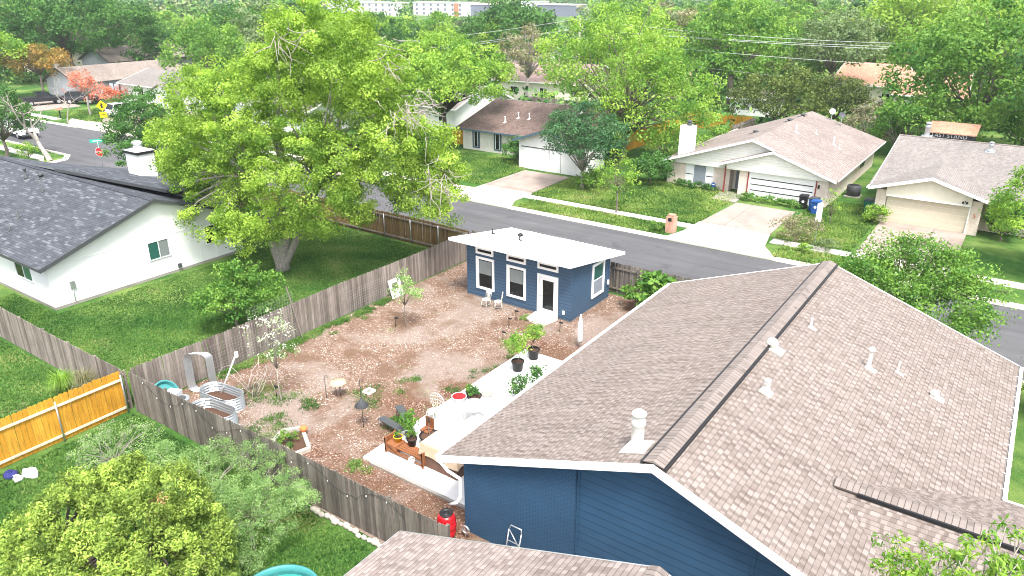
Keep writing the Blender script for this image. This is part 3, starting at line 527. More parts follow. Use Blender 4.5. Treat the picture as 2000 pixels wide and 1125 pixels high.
# ------------------------------------------------------------------ blue garden studio
def studio():
    t = thing('garden_studio', 'small blue garden studio with a white flat roof and glass door', 'shed', (-20.7, 32, 0))
    x0, x1, ya, yb = -24.0, -17.3, 29.85, 33.9; zf, zb = 3.22, 2.55
    b = MB(); b.box(x0 + .02, x1 - .02, ya + .03, yb - .02, 0, .12); b.build('foundation', M['slabside'], t)
    b = MB(); P = [(x0, ya, .10), (x0, yb, .10), (x0, yb, zb), (x0, ya, zf)]
    b.prism(P, 0, x1 - x0, dirv=(1, 0, 0)); b.build('wall', M['shedblue'], t)
    b = MB()
    for x, y in ((x0, ya), (x1, ya), (x1, yb)):
        sx = -1 if x == x0 else 1; sy = -1 if y == ya else 1; z = zf if y == ya else zb
        b.box(x + sx * .018 - .001, x - sx * .09, y + sy * .018, y + sy * .001, .1, z - .05); b.box(x + sx * .018, x + sx * .001, y + sy * .0, y - sy * .09, .1, z - .05)
    b.build('corner_board', M['shedblue'], t)
    rx0, rx1, ry0, ry1 = -24.62, -16.98, 29.08, 35.0; s = (zf - zb) / (yb - ya); rz0 = zf + .10 + s * (ya - ry0); rz1 = zb + .1 - s * (ry1 - yb)
    b = MB(); b.slab([(rx0, ry0, rz0), (rx1, ry0, rz0), (rx1, ry1, rz1), (rx0, ry1, rz1)], (1, 0, 0), .07)
    n = 26
    for k in range(n + 1):
        x = rx0 + .05 + (rx1 - rx0 - .1) * k / n; b.bar((x, ry0 + .01, rz0 + .004), (x, ry1 + .015, rz1 + .004), .035, .035, up=(0, 0, 1))
    b.build('roof', M['metalroof'], t)
    b = MB(); b.box(rx0 - .02, rx1 + .02, ry0 - .03, ry0 - .002, rz0 - .15, rz0 + .0); b.box(rx0 - .02, rx1 + .02, ry1 + .002, ry1 + .03, rz1 - .2, rz1 - .03)
    for x, sx in ((rx0, -1), (rx1, 1)): b.prism([(x, ry0, rz0 - .0), (x, ry1, rz1 - .0), (x, ry1, rz1 - .15), (x, ry0, rz0 - .15)], .002 * sx, .03 * sx, dirv=(1, 0, 0))
    b.build('fascia', M['trim'], t)
    b = MB(); b.slab([(rx0 + .01, ry0 + .01, rz0 - .12), (rx1 - .01, ry0 + .01, rz0 - .12), (rx1 - .01, ry1 - .01, rz1 - .12), (rx0 + .01, ry1 - .01, rz1 - .12)], (1, 0, 0), .03); b.build('soffit', M['trim'], t)
    X, NY = (1, 0, 0), (0, -1, 0)
    for (a, c, z0_, z1_) in ((-23.36, -22.14, .58, 2.44), (-21.30, -20.07, .58, 2.38)):
        f = window(t, (a, ya, z0_), X, NY, c - a, z1_ - z0_, .13, 1, proud=.06)
        bb = MB(); bb.box(a + .20, c - .20, ya - .024, ya - .020, z0_ + (z1_ - z0_) * .48, z1_ - .2); bb.build('blind', M['blind'], f)
        bb = MB(); bb.box(a + .13, a + .19, ya - .045, ya - .002, z0_ + .13, z1_ - .13); bb.build('sash', M['trim'], f)
    for (a, c) in ((-23.36, -22.18), (-21.30, -20.07), (-19.34, -18.08)): window(t, (a, ya, 2.60), X, NY, c - a, .40, .12, 1, proud=.06)
    f = MB(); a, c = -19.34, -18.08
    f.box(a, a + .12, ya - .06, ya, .12, 2.32); f.box(c - .12, c, ya - .06, ya, .12, 2.32); f.box(a + .12, c - .12, ya - .06, ya, 2.2, 2.32); f.build('door_frame', M['trim'], t)
    d = MB(); d.box(a + .13, c - .13, ya - .035, ya - .002, .14, 2.19); dd = d.build('door', M['white'], t)
    g = MB(); g.box(a + .34, c - .27, ya - .042, ya - .036, .42, 2.02); g.build('pane', M['glass'], dd)
    g = MB(); g.tube([(a + .21, ya - .036, 1.12), (a + .21, ya - .10, 1.12)], .03, 8); g.bar((a + .21, ya - .09, 1.0), (a + .31, ya - .09, 1.0), .025); g.build('handle', M['metal'], dd)
    b = MB(); b.box(a - .02, c + .02, ya - .1, ya - .0, .06, .125); b.build('threshold', M['slabside'], t)
    window(t, (x1, 31.93, .62), (0, 1, 0), (1, 0, 0), 1.32, 1.92, .14, 2, 'h', blind='greenglass', pmat='screen', proud=.06)
    b = MB(); b.box(-17.78, -17.66, ya - .06, ya - .002, .38, .58); b.build('outlet_box', M['white'], t)
    b = MB(); b.box(x1 + .02, x1 + .10, yb - .25, yb - .15, .9, 1.15); b.build('meter_box', M['white'], t)
    for p in ((-24.0, 32.2), (-22.0, 32.05)):
        z = rz0 - s * (p[1] - ry0); vent(t, (p[0], p[1], z), 'thin', 'black', .32, .04, (0, 1, -s))
    z = rz0 - s * (33.3 - ry0); vent(t, (-22.75, 33.2, z), 'dome', 'black', .2, .14, (0, 1, -s))
studio()
b = MB(); b.prism([(-19.35, 28.85), (-18.25, 28.55), (-18.0, 29.72), (-19.4, 29.74)], .012, .16); b.build('step', M['patio'])
tag(bpy.data.objects['step'], 'white concrete step slab in front of the studio door', 'doorstep')

# ------------------------------------------------------------------ white house with charcoal roof, left
def white_house():
    t = thing('white_house', 'white gabled house with a charcoal shingle roof at the left', 'house', (-52, 22, 0))
    xg = -40.6; y0, y1 = 15.4, 27.15; yr, zr = 21.6, 4.78; ye0, ze0 = 14.98, 2.52; s = (zr - ze0) / (yr - ye0); ye1 = 27.7; ze1 = zr - s * (ye1 - yr); x0 = -62
    b = MB(); gable_wall(y0, y1, yr, ze0 + s * .42 - .1, ze1 + s * .55 - .1, zr - .12, xg - .2, .2, axis='x', b=b); b.box(x0 + .3, xg - .2, y0, y0 + .2, 0, 2.56); b.box(x0 + .3, xg - .2, y1 - .2, y1, 0, 2.75)
    gable_wall(y0, y1, yr, ze0 + s * .42 - .1, ze1 + s * .55 - .1, zr - .12, x0 + .3, .2, axis='x', b=b); b.build('wall', M['whitewall'], t)
    b = MB(); b.box(x0 + .28, xg + .012, y0 - .012, y1 + .012, -.02, .16); b.build('foundation', M['slabside'], t)
    b = MB()
    for y, z in ((24.2, 3.5), (22.75, 4.0), (25.3, 3.2), (17.0, 2.9)): b.box(xg, xg + .015, y - .03, y + .03, .18, z)
    b.box(xg, xg + .014, y0 + .1, y1 - .1, 2.42, 2.47); b.build('batten', M['whitewall'], t)
    xo = -40.25
    b = MB(); b.slab([(x0, ye0, ze0), (xo, ye0, ze0), (xo, yr, zr), (x0, yr, zr)], (1, 0, 0), .12); b.build('roof', M['dark'], t)
    b = MB(); b.slab([(x0, ye1, ze1), (xo, ye1, ze1), (xo, yr, zr), (x0, yr, zr)], (1, 0, 0), .12); b.build('roof', M['dark'], t)
    b = MB(); rake(b, (xo, ye0 - .02, ze0), (xo, yr, zr), (1, 0, 0), .2, .035); rake(b, (xo, yr, zr), (xo, ye1 + .02, ze1), (1, 0, 0), .2, .035); b.box(x0, xo, ye0 - .035, ye0 - .002, ze0 - .17, ze0 + .0); b.build('fascia', M['dkgrey'], t)
    ridge_caps(t, (x0, yr, zr + .01), (xo + .01, yr, zr + .01), 'darkcap', .17, .03, sl=s)
    # raised rear roof with a long dark clerestory edge
    b = MB(); a, c = -51.9, -42.6; q = .40
    b.slab([(a, 21.75, zr + .22), (c, 23.9, zr - .28), (c, 28.9, zr - 1.35), (a, 28.9, zr - 1.35)], (1, 0, 0), .12); b.slab([(a - .0, 21.75, zr + .22), (a, 28.9, zr - 1.35), (a - 6, 28.9, zr - 1.9), (a - 6, 21.75, zr + .03)], (1, 0, 0), .12); b.build('rear_roof', M['dark'], t)
    b = MB(); b.prism([(a, 21.72, zr + .24), (c, 23.87, zr - .26), (c, 23.87, zr - .46), (a, 21.72, zr + .04)], 0, .05, dirv=(0, -1, 0)); b.build('clerestory_edge', M['dkgrey'], t)
    b = MB(); b.box(-50.5, -43.2, 24.2, 28.4, 2.0, 3.35); b.build('rear_wall', M['whitewall'], t)
    window(t, (-43.18, 25.0, 2.65), (0, 1, 0), (1, 0, 0), 1.6, .55, .06, 1, fmat='dkgrey')
    window(t, (xg, 20.9, 1.15), (0, 1, 0), (1, 0, 0), 1.35, 1.12, .05, 2, 'v', pmat='greenglass', blind='blind')
    window(t, (xg, 24.6, 1.15), (0, 1, 0), (1, 0, 0), 1.45, 1.18, .05, 2, 'v')
    window(t, (-44.4, y0, 1.18), (1, 0, 0), (0, -1, 0), 1.95, .95, .05, 2, 'v', blind='greenglass')
    b = MB(); b.box(xg, xg + .1, 16.35, 16.6, .95, 1.35); b.tube([(xg + .05, 16.45, .95), (xg + .05, 16.45, .2)], .02, 6); b.tube([(xg + .05, 16.5, 1.0), (xg + .1, 16.8, .75), (xg + .05, 17.0, .6)], .012, 5); b.build('meter_box', M['metal'], t)
    b = MB(); b.box(xg, xg + .12, 22.55, 22.75, .25, .5); b.build('outlet_box', M['dkgrey'], t)
    # chimney
    cx, cy = -49.6, 26.3; b = MB(); b.box(cx - .75, cx + .75, cy - .6, cy + .6, 1.0, 5.55); ch = b.build('chimney', M['whitepanel'], t)
    b = MB(); b.box(cx - .83, cx + .83, cy - .68, cy + .68, 5.55, 5.72); b.build('chimney_rim', M['black'], ch); b = MB(); b.box(cx - .8, cx + .8, cy - .65, cy + .65, 5.721, 5.75); b.build('chimney_top', M['white'], ch)
    b = MB(); b.lathe(cx - .1, cy, [(.3, 5.75), (.3, 6.0), (.26, 6.02), (.26, 6.15), (.36, 6.16), (.36, 6.26), (.2, 6.34), (.001, 6.35)], 16); b.build('flue', M['metal'], ch)
    Ls = (0, -1, -s)
    def zz(y): return zr - s * (yr - y)
    for (x, y, k, h_, r_) in ((-53.4, 20.5, 'pipe', .55, .07), (-52.2, 20.9, 'dome', .3, .15), (-49.7, 19.8, 'thin', .35, .06), (-47.8, 17.4, 'thin', .5, .06), (-46.9, 16.5, 'thin', .3, .05)): vent(t, (x, y, zz(y)), k, 'dkgrey', h_, r_, Ls)
white_house()

# ------------------------------------------------------------------ tan brick house with garage across the street
def mid_house():
    t = thing('brick_house', 'cream brick house with striped garage door and white chimney across the street', 'house', (-18, 66, 0))
    sl = .345
    # main roof, ridge along Y at x=-17.5
    xr, zr = -18.2, 4.02 + .345 * 1.93; xl, xR = -26.1, -11.3; zl, zR = zr - sl * (xr - xl) , zr - sl * (xR - xr); y0, y1 = 59.5, 78.6
    zl = 2.02; sll = (zr - zl) / (xr - xl)
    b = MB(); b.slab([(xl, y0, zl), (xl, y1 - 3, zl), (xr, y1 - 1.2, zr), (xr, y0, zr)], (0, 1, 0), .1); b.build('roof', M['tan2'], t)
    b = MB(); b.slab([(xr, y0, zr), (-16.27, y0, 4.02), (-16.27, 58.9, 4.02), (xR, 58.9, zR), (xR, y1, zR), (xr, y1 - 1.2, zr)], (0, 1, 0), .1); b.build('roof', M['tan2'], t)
    # garage gable in front
    gx, gz = -16.27, 4.02; ga, gb = -20.75, -11.35; gza, gzb = 2.5, 2.36
    b = MB(); b.slab([(ga, 58.9, gza), (gx, 58.9, gz), (gx, 60.1, gz), (ga, 60.1, gza)], (0, 1, 0), .08); b.build('porch_roof', M['tan2'], t)
    b = MB(); rake(b, (ga, 58.88, gza), (gx, 58.88, gz), (0, -1, 0), .16); rake(b, (gx, 58.88, gz), (xR, 58.88, zR), (0, -1, 0), .16); rake(b, (xl, y0 - .02, zl), (xr, y0 - .02, zr), (0, -1, 0), .16); rake(b, (xr, y0 - .02, zr), (gx, y0 - .02, gz), (0, -1, 0), .16)
    b.box(xR, xR + .03, y0, y1, zR - .13, zR - .01); b.build('fascia', M['trim'], t)
    b = MB(); b.box(-25.6, -20.0, 60.3, 60.5, 0, 2.0); b.box(-25.6, -25.4, 60.5, 77.5, 0, 2.2); b.box(-20.2, -20.0, 60.5, 61.5, 0, 2.2); b.box(-18.95, -18.2, 59.5, 59.7, 0, 2.1); b.box(-12.85, -11.95, 59.5, 59.7, 0, 2.3)
    b.box(-12.15, -11.95, 59.7, 64.5, 0, 2.45); b.box(-12.15, -11.95, 68.6, 77.5, 0, 2.45); b.box(-18.4, -18.2, 59.7, 61.5, 0, 2.3); b.build('wall', M['creambrick'], t)
    b = MB(); b.prism([(-25.3, 60.0, 1.95), (-16.5, 60.0, 1.95), (-16.5, 60.0, 3.95), (-18.2, 60.0, 4.53), (-25.3, 60.0, 2.1)], 0, .25, dirv=(0, 1, 0)); b.prism([(-20.0, 59.25, 2.15), (-12.0, 59.25, 2.15), (-12.0, 59.25, 2.42), (gx, 59.25, gz - .16), (-20.0, 59.25, 2.62)], 0, .24, dirv=(0, 1, 0)); b.build('gable', M['palesiding'], t)
    b = MB(); b.box(-12.16, -11.94, 64.5, 68.6, 0, 2.4); b.build('side_panel', M['cream'], t)
    b = MB(); b.box(-20.0, -18.95, 59.3, 59.55, 2.1, 2.3); b.box(-20.0, -18.3, 61.3, 61.5, 0, 2.2); b.build('porch', M['cream'], t)
    b = MB(); b.box(-19.75, -18.95, 61.2, 61.28, .1, 2.05); d = b.build('front_door', M['screen'], t)
    b = MB(); b.box(-20.2, -20.1, 59.45, 59.55, 0, 2.3); b.box(-18.22, -18.14, 59.42, 59.5, 0, 2.1); b.box(-12.88, -12.8, 59.42, 59.5, .0, 2.1); b.build('red_post', M['redpaint'], t)
    b = MB(); b.box(-18.14, -12.88, 59.5, 59.58, 0.02, 2.05); g = b.build('garage_door', M['white'], t)
    b = MB()
    for z in (.62, 1.10, 1.58): b.box(-17.95, -13.05, 59.485, 59.499, z - .035, z + .035)
    b.build('stripe', M['black'], g)
    b = MB(); b.box(-18.2, -12.8, 59.44, 59.5, 2.05, 2.15); b.build('door_head', M['trim'], t)
    window(t, (-23.2, 60.3, .25), (1, 0, 0), (0, -1, 0), 1.15, 1.65, .04, 1, pmat='screen'); b = MB(); b.box(-23.9, -23.22, 60.25, 60.3, .2, 1.95); b.build('shutter', M['white'], t); b = MB(); b.box(-22.03, -21.4, 60.25, 60.3, .2, 1.95); b.build('shutter', M['white'], t)
    b = MB(); b.box(-23.9, -23.22, 60.235, 60.249, 1.0, 1.06); b.box(-22.03, -21.4, 60.235, 60.249, 1.0, 1.06); b.build('shutter_bar', M['black'], t)
    for y, w_ in ((64.9, .5), (67.7, .5)): window(t, (-11.94, y, 1.6), (0, 1, 0), (1, 0, 0), w_, .55, .05, 1, fmat='redpaint')
    window(t, (-11.95, 71.3, .95), (0, 1, 0), (1, 0, 0), 1.6, 1.15, .05, 2, 'v', fmat='dkgrey')
    b = MB(); b.box(-11.97, -11.9, 65.9, 66.8, .1, 2.0); b.build('side_door', M['cream'], t)
    b = MB(); b.box(-12.7, -12.58, 59.38, 59.5, 1.5, 1.75); b.build('wall_lamp', M['black'], t)
    ct = onY(1328, 243, 61.2)[2]; b = MB(); b.box(-24.95, -23.8, 60.75, 61.7, 1.5, ct); ch = b.build('chimney', M['whitepanel'], t)
    b = MB(); b.lathe(-24.3, 61.2, [(.22, ct), (.22, ct + .2), (.18, ct + .22), (.18, ct + .3), (.25, ct + .31), (.25, ct + .4), (.1, ct + .45), (.001, ct + .45)], 14); b.build('flue', M['dkgrey'], ch)
    Rs = (1, 0, -sl)
    for (x, y, k) in ((-16.9, 67.3, 'pipe'), (-15.8, 69.8, 'thin'), (-14.0, 68.9, 'pipe'), (-13.4, 68.5, 'thin')): vent(t, (x, y, zr - sl * (x - xr)), k, 'trim', slope=Rs)
    for (x, y) in ((-20.2, 66.5), (-18.6, 71.2), (-18.2, 74.1)): vent(t, (x, y, zr - sll * (xr - x)), 'dome', 'dkgrey', .22, .22, (-1, 0, -sll))
mid_house()
def dish(name_label, p, tone):
    t = thing('satellite_dish', name_label, 'satellite dish', p, group=None); x, y, z = p
    b = MB(); b.tube([(x, y, z - .9), (x, y, z + .45)], .03, 6); b.build('mast', M['metal'], t)
    b = MB(); n = Vector((.35, -.75, .45)).normalized(); u, v = perp(n); c = Vector((x, y, z + .6)); pts = []
    rings = [(.02, 0), (.18, .02), (.30, .06)]
    for (r1, d1), (r2, d2) in zip(rings, rings[1:]):
        for k in range(14):
            a, a2 = 2 * math.pi * k / 14, 2 * math.pi * (k + 1) / 14
            q = [c + n * d1 + (u * math.cos(a) + v * math.sin(a)) * r1, c + n * d2 + (u * math.cos(a) + v * math.sin(a)) * r2, c + n * d2 + (u * math.cos(a2) + v * math.sin(a2)) * r2, c + n * d1 + (u * math.cos(a2) + v * math.sin(a2)) * r1]
            b.face(q); b.face([p_ - n * .015 for p_ in reversed(q)])
    b.build('reflector', M[tone], t)
    b = MB(); b.tube([c - v * .3, c + n * .42], .012, 5); b.build('arm', M['dkgrey'], t)
dish('light grey satellite dish at the far roof edge of the cream brick house', onY(1624, 230, 77.0), 'metal'); dish('dark grey satellite dish to the right of the light grey one', onY(1643, 237, 76.6), 'dkgrey')

# ------------------------------------------------------------------ cream garage house, right
def right_house():
    t = thing('garage_house', 'cream house with a wide tan garage door and grey shingle roof, far right', 'house', (-2, 64, 0))
    gx, gz, ga, gb = -4.93, 3.78, -8.85, -1.15; gz0 = 2.6; s = (gz - gz0) / (gx - ga); yr, zr = 68.3, 4.75; ye, ze = 58.6, 2.6; sm = (zr - ze) / (yr - ye)
    xe = 14
    def ym(z): return ye + (z - ze) / sm
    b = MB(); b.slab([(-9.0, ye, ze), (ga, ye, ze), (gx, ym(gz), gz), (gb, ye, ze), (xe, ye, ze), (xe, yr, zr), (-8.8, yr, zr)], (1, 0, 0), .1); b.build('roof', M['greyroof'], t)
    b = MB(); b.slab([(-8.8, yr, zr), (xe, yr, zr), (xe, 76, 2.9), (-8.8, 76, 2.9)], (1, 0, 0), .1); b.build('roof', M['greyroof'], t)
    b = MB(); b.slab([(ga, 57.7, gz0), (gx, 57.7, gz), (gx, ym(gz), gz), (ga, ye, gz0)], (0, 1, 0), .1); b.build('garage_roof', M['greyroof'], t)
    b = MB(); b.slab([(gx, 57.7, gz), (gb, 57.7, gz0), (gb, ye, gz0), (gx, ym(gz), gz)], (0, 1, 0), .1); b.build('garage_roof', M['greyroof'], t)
    b = MB(); rake(b, (ga, 57.68, gz0), (gx, 57.68, gz), (0, -1, 0), .2); rake(b, (gx, 57.68, gz), (gb, 57.68, gz0), (0, -1, 0), .2); rake(b, (-8.84, ye, ze), (-8.84, yr, zr), (-1, 0, 0), .12); b.box(-9.0, ga - .05, 57.72, 58.6, gz0 - .13, gz0 - .04); b.build('fascia', M['trim'], t)
    b = MB(); b.box(-8.35, -7.65, 58.3, 58.5, 0, 2.4); b.box(-2.35, -1.65, 58.3, 58.5, 0, 2.4); b.box(-8.35, -8.15, 58.5, 75, 0, 2.45); b.box(-1.85, -1.65, 58.5, 60, 0, 2.3); b.box(-1.65, 13, 60, 60.2, 0, 2.6); b.build('wall', M['creambrick'], t)
    b = MB(); b.prism([(-7.7, 58.1, 2.1), (-2.3, 58.1, 2.1), (-2.3, 58.1, 2.85), (gx, 58.1, gz - .12), (-7.7, 58.1, 2.85)], 0, .2, dirv=(0, 1, 0))
    for k in range(8): x = -7.1 + k * .62; b.box(x - .02, x + .02, 58.075, 58.1, 2.12, 2.85 + min(x + 7.7, -2.3 - x) * .28)
    b.build('gable', M['cream'], t)
    b = MB(); b.box(-7.65, -2.35, 58.05, 58.1, 2.02, 2.12); b.box(-2.38, -2.3, 58.22, 58.3, 0, 2.1); b.build('door_trim', M['trim'], t)
    b = MB(); b.box(-7.6, -2.38, 58.35, 58.42, 0.02, 2.04)
    g = b.build('garage_door', M['creamdoor'], t); b = MB()
    for k in range(1, 5): b.box(-7.6, -2.38, 58.34, 58.349, k * .41 - .008, k * .41 + .008)
    b.build('panel_line', M['cream'], g)
    b = MB(); b.tube([(-2.7, 58.1, 2.35), (-2.7, 57.95, 2.35)], .04, 6); b.tube([(-2.82, 57.95, 2.33), (-2.82, 57.85, 2.28)], .07, 8); b.tube([(-2.58, 57.95, 2.33), (-2.58, 57.85, 2.28)], .07, 8); b.build('flood_lamp', M['black'], t)
    text('5', .42, (-2.0, 58.29, 1.35), (1, 0, 0), (0, 0, 1), M['orangeplastic'], t, 'house_number', .01)
    window(t, (.2, 60, 1.0), (1, 0, 0), (0, -1, 0), 1.6, 1.2, .08, 2, fmat='dkgrey')
    for (x, y, h_, r_) in ((-6.95, 68.5, .85, .2),): vent(t, (x, y, zr - .05), 'chim', 'metal', 1.25, .2, (0, -1, -sm), 'flue')
    vent(t, (-2.3, 66.7, zr - sm * 1.6), 'chim', 'metal', .75, .16, (0, -1, -sm)); vent(t, (.6, 67.6, zr - sm * .7), 'dome', 'metal', .4, .2, (0, -1, -sm))
    ridge_caps(t, (-8.8, yr, zr), (xe, yr, zr), 'cap', .17, .03, sl=sm)
right_house()

# ------------------------------------------------------------------ white house with brown roof, middle
def brown_house():
    t = thing('brown_roofed_house', 'white brick house with a brown roof and a white double garage', 'house', (-42, 62, 0))
    s = .26; yr, zr = 68.8, 4.35; ye, ze = 60.7, 2.3; sm = (zr - ze) / (yr - ye)
    b = MB(); b.slab([(-50.0, ye, ze), (-33, ye, ze), (-33, yr, zr), (-50.5, yr, zr)], (1, 0, 0), .1); b.build('roof', M['brownroof'], t)
    b = MB(); b.slab([(-50.5, yr, zr), (-33, yr, zr), (-33, 77, 2.4), (-50.5, 77, 2.4)], (1, 0, 0), .1); b.build('roof', M['brownroof'], t)
    ga, gx, gb, gz0, gz = -39.9, -36.2, -32.5, 2.75, 3.98
    b = MB(); b.slab([(ga, 57.0, gz0), (gx, 57.0, gz), (gx, 67.3, gz), (ga, 62.2, gz0)], (0, 1, 0), .08); b.build('garage_roof', M['brownroof'], t)
    b = MB(); b.slab([(gb, 57.0, gz0), (gx, 57.0, gz), (gx, 67.3, gz), (gb, 62.2, gz0)], (0, 1, 0), .08); b.build('garage_roof', M['brownroof'], t)
    b = MB(); rake(b, (ga - .05, 56.98, gz0), (gx, 56.98, gz), (0, -1, 0), .2); rake(b, (gx, 56.98, gz), (gb, 56.98, gz0), (0, -1, 0), .2); b.box(-50.0, ga, ye - .03, ye, ze - .15, ze); b.box(ga - .03, ga, 57, 60.7, gz0 - .14, gz0 - .01); b.build('fascia', M['bluedark'], t)
    b = MB(); b.box(-49.6, ga + .3, 61.5, 61.7, 0, 2.35); b.box(-49.6, -49.4, 61.7, 76, 0, 2.4); b.build('brick_wall', M['whitebrick'], t)
    b = MB(); b.prism([(ga + .3, 57.5, 0), (gb - .3, 57.5, 0), (gb - .3, 57.5, gz0), (gx, 57.5, gz - .12), (ga + .3, 57.5, gz0)], 0, .2, dirv=(0, 1, 0)); b.box(ga + .3, ga + .5, 57.7, 61.5, 0, 2.75); b.box(gb - .5, gb - .3, 57.7, 62, 0, 2.75); b.build('wall', M['whitepanel'], t)
    b = MB(); b.box(ga + 1.0, gb - .85, 57.46, 57.499, .02, 2.0); g = b.build('garage_door', M['white'], t)
    b = MB(); 
    for x in (ga + 2.4, ga + 3.75, ga + 5.0): b.box(x - .02, x + .02, 57.44, 57.459, .05, 1.98)
    b.build('panel_line', M['slabside'], g)
    b = MB(); b.box(ga + .6, gb - .5, 57.44, 57.499, 2.06, 2.13); b.build('door_head', M['dkgrey'], t)
    text('10', .42, (-36.1, 57.49, 2.42), (1, 0, 0), (0, 0, 1), M['dkgrey'], t, 'house_number', .01)
    for x in (-48.3, -45.5): window(t, (x, 61.5, .25), (1, 0, 0), (0, -1, 0), .95, 1.85, .14, 2, 'h', fmat='bluedark'); b = MB(); b.box(x + .2, x + .26, 61.43, 61.449, .4, 1.95); b.box(x + .69, x + .75, 61.43, 61.449, .4, 1.95); b.build('inner_frame', M['trim'], t)
    window(t, (-41.9, 61.5, .9), (1, 0, 0), (0, -1, 0), 1.3, 1.2, .06, 2, fmat='trim')
    for (x, y) in ((-43.2, 64.6), (-44.5, 64.5), (-38.5, 67.3), (-45.3, 63.2)): vent(t, (x, y, zr - sm * (yr - y)), 'pipe', 'trim', .5, slope=(0, -1, -sm))
    ridge_caps(t, (-50.5, yr, zr), (-33, yr, zr), 'cap', .15, .03, sl=sm)
brown_house()

# ------------------------------------------------------------------ generic gabled house seen far off
def far_house(label, cat, c, ex, ey, ze, zr, rz, roofm, wallm, name='bungalow', chimney=None, garage=False, windows=3, over=.5):
    t = thing(name, label, cat, c, rz, world=False)
    # local: ridge along x
    b = MB(); b.box(-ex + over, ex - over, -ey + over, -ey + over + .2, 0, ze + .02); b.box(-ex + over, ex - over, ey - over - .2, ey - over, 0, ze + .02)
    for x in (-ex + over, ex - over - .2): b.prism([(x, -ey + over + .2, 0), (x, ey - over - .2, 0), (x, ey - over - .2, ze + .1), (x, 0, zr - .12), (x, -ey + over + .2, ze + .1)], 0, .2, dirv=(1, 0, 0))
    b.build('wall', M[wallm], t)
    for s in (-1, 1): b = MB(); b.slab([(-ex, s * ey, ze), (ex, s * ey, ze), (ex, 0, zr), (-ex, 0, zr)], (1, 0, 0), .12); b.build('roof', M[roofm], t)
    b = MB(); rake(b, (-ex, -ey, ze), (-ex, 0, zr), (-1, 0, 0), .16); rake(b, (-ex, 0, zr), (-ex, ey, ze), (-1, 0, 0), .16); rake(b, (ex, -ey, ze), (ex, 0, zr), (1, 0, 0), .16); rake(b, (ex, 0, zr), (ex, ey, ze), (1, 0, 0), .16); b.box(-ex, ex, -ey - .03, -ey, ze - .14, ze); b.build('fascia', M['dkgrey' if wallm == 'greywall' else 'trim'], t)
    for k in range(windows):
        x = -ex + (k + .6) * 2 * ex / (windows + .2); window(t, (x, -ey + over, 1.0), (1, 0, 0), (0, -1, 0), 1.3, 1.1, .08, 2)
    if garage: b = MB(); b.box(ex - over, ex - over + .05, -2.4, 2.4, .05, 2.1); b.build('garage_door', M['white'], t)
    if chimney: b = MB(); x, y = chimney; b.box(x - .6, x + .6, y - .45, y + .45, 1, zr + 1.0); b.build('chimney', M['whitebrick'], t)
    return t
GR_FAR = 'distant pale apartment blocks'
far_house('long taupe-roofed house with blue-grey gable, behind the black pickup', 'house', (-124.5, 65, 0), 9.5, 5.4, 2.6, 4.6, math.pi / 2, 'taupe', 'greywall', windows=0, chimney=(-7.5, 3.6))
hB = far_house('white house with pale grey roof behind the white parked car', 'house', (-106, 65.3, 0), 9.5, 5.6, 2.6, 4.3, 0, 'greyroof', 'white', windows=2)
b = MB(); b.slab([(2.2, -7.2, 2.5), (4.6, -7.2, 3.5), (4.6, -2.2, 3.5), (2.2, -5, 2.5)], (0, 1, 0), .1); b.slab([(7.0, -7.2, 2.5), (4.6, -7.2, 3.5), (4.6, -2.2, 3.5), (7.0, -5, 2.5)], (0, 1, 0), .1); b.build('porch_roof', M['greyroof'], hB)
b = MB(); b.prism([(2.6, -6.9, 0), (6.6, -6.9, 0), (6.6, -6.9, 2.5), (4.6, -6.9, 3.35), (2.6, -6.9, 2.5)], 0, 1.5, dirv=(0, 1, 0)); b.build('porch', M['white'], hB)
gt = thing('garden_gate', 'dark grey wooden gate between the taupe-roofed and pale-roofed houses', 'gate', (-117.6, 60.5, 0))
b = MB(); b.box(-119.2, -116.2, 60.45, 60.5, .05, 2.2); b.build('board_panel', M['greywall'], gt)
b = MB(); b.build('unused', M['black'], gt) if False else None
for q in (-119.3, -117.8, -116.2): b = MB(); b.box(q, q + .1, 60.4, 60.55, 0, 2.3); b.build('post', M['black'], gt)
far_house('taupe-roofed house partly hidden behind the long blue-grey gabled house', 'house', (-152, 84, 0), 9, 6, 2.8, 5.2, math.pi / 2, 'taupe', 'greywall', windows=0)
far_house('low brown-roofed house at the far left under the big oak', 'house', (-170, 74, 0), 9, 6, 2.6, 4.6, .2, 'taupe', 'cream', windows=3)
far_house('dusty pink roofed house with deep cream eaves behind the brown-roofed house', 'house', (-62.5, 101, 0), 8, 6.5, 2.9, 5.2, .12, 'pinkroof', 'cream', windows=3)
far_house('pale blue-grey house half hidden behind the light green tree', 'house', (-64, 74, 0), 8, 6, 2.7, 4.8, 0, 'greyroof', 'white', windows=3)
far_house('white house glimpsed through the crown of the big pecan tree', 'house', (-76, 62, 0), 7.5, 5.5, 2.7, 4.5, 0, 'greyroof', 'white', windows=3)
far_house('terracotta-roofed house beyond the cream brick house, nearer of the two', 'house', (-12.5, 116, 0), 4.5, 6.0, 3.0, 5.6, .1, 'terra', 'cream', windows=3)
far_house('terracotta-roofed house beyond the olive juniper, farther of the two', 'house', (-21, 124, 0), 4.5, 6, 3.0, 5.6, -.1, 'terra', 'cream', windows=3)
far_house('brown-roofed house glimpsed under the tall trees beyond the pole', 'house', (-95, 138, 0), 8, 6, 2.8, 5, .1, 'brownroof', 'white', windows=3)
far_house('small white outbuilding among dark trees beyond the orange fence', 'outbuilding', (-31.5, 103, 0), 3.6, 3, 2.3, 3.2, .1, 'greyroof', 'white', windows=1)
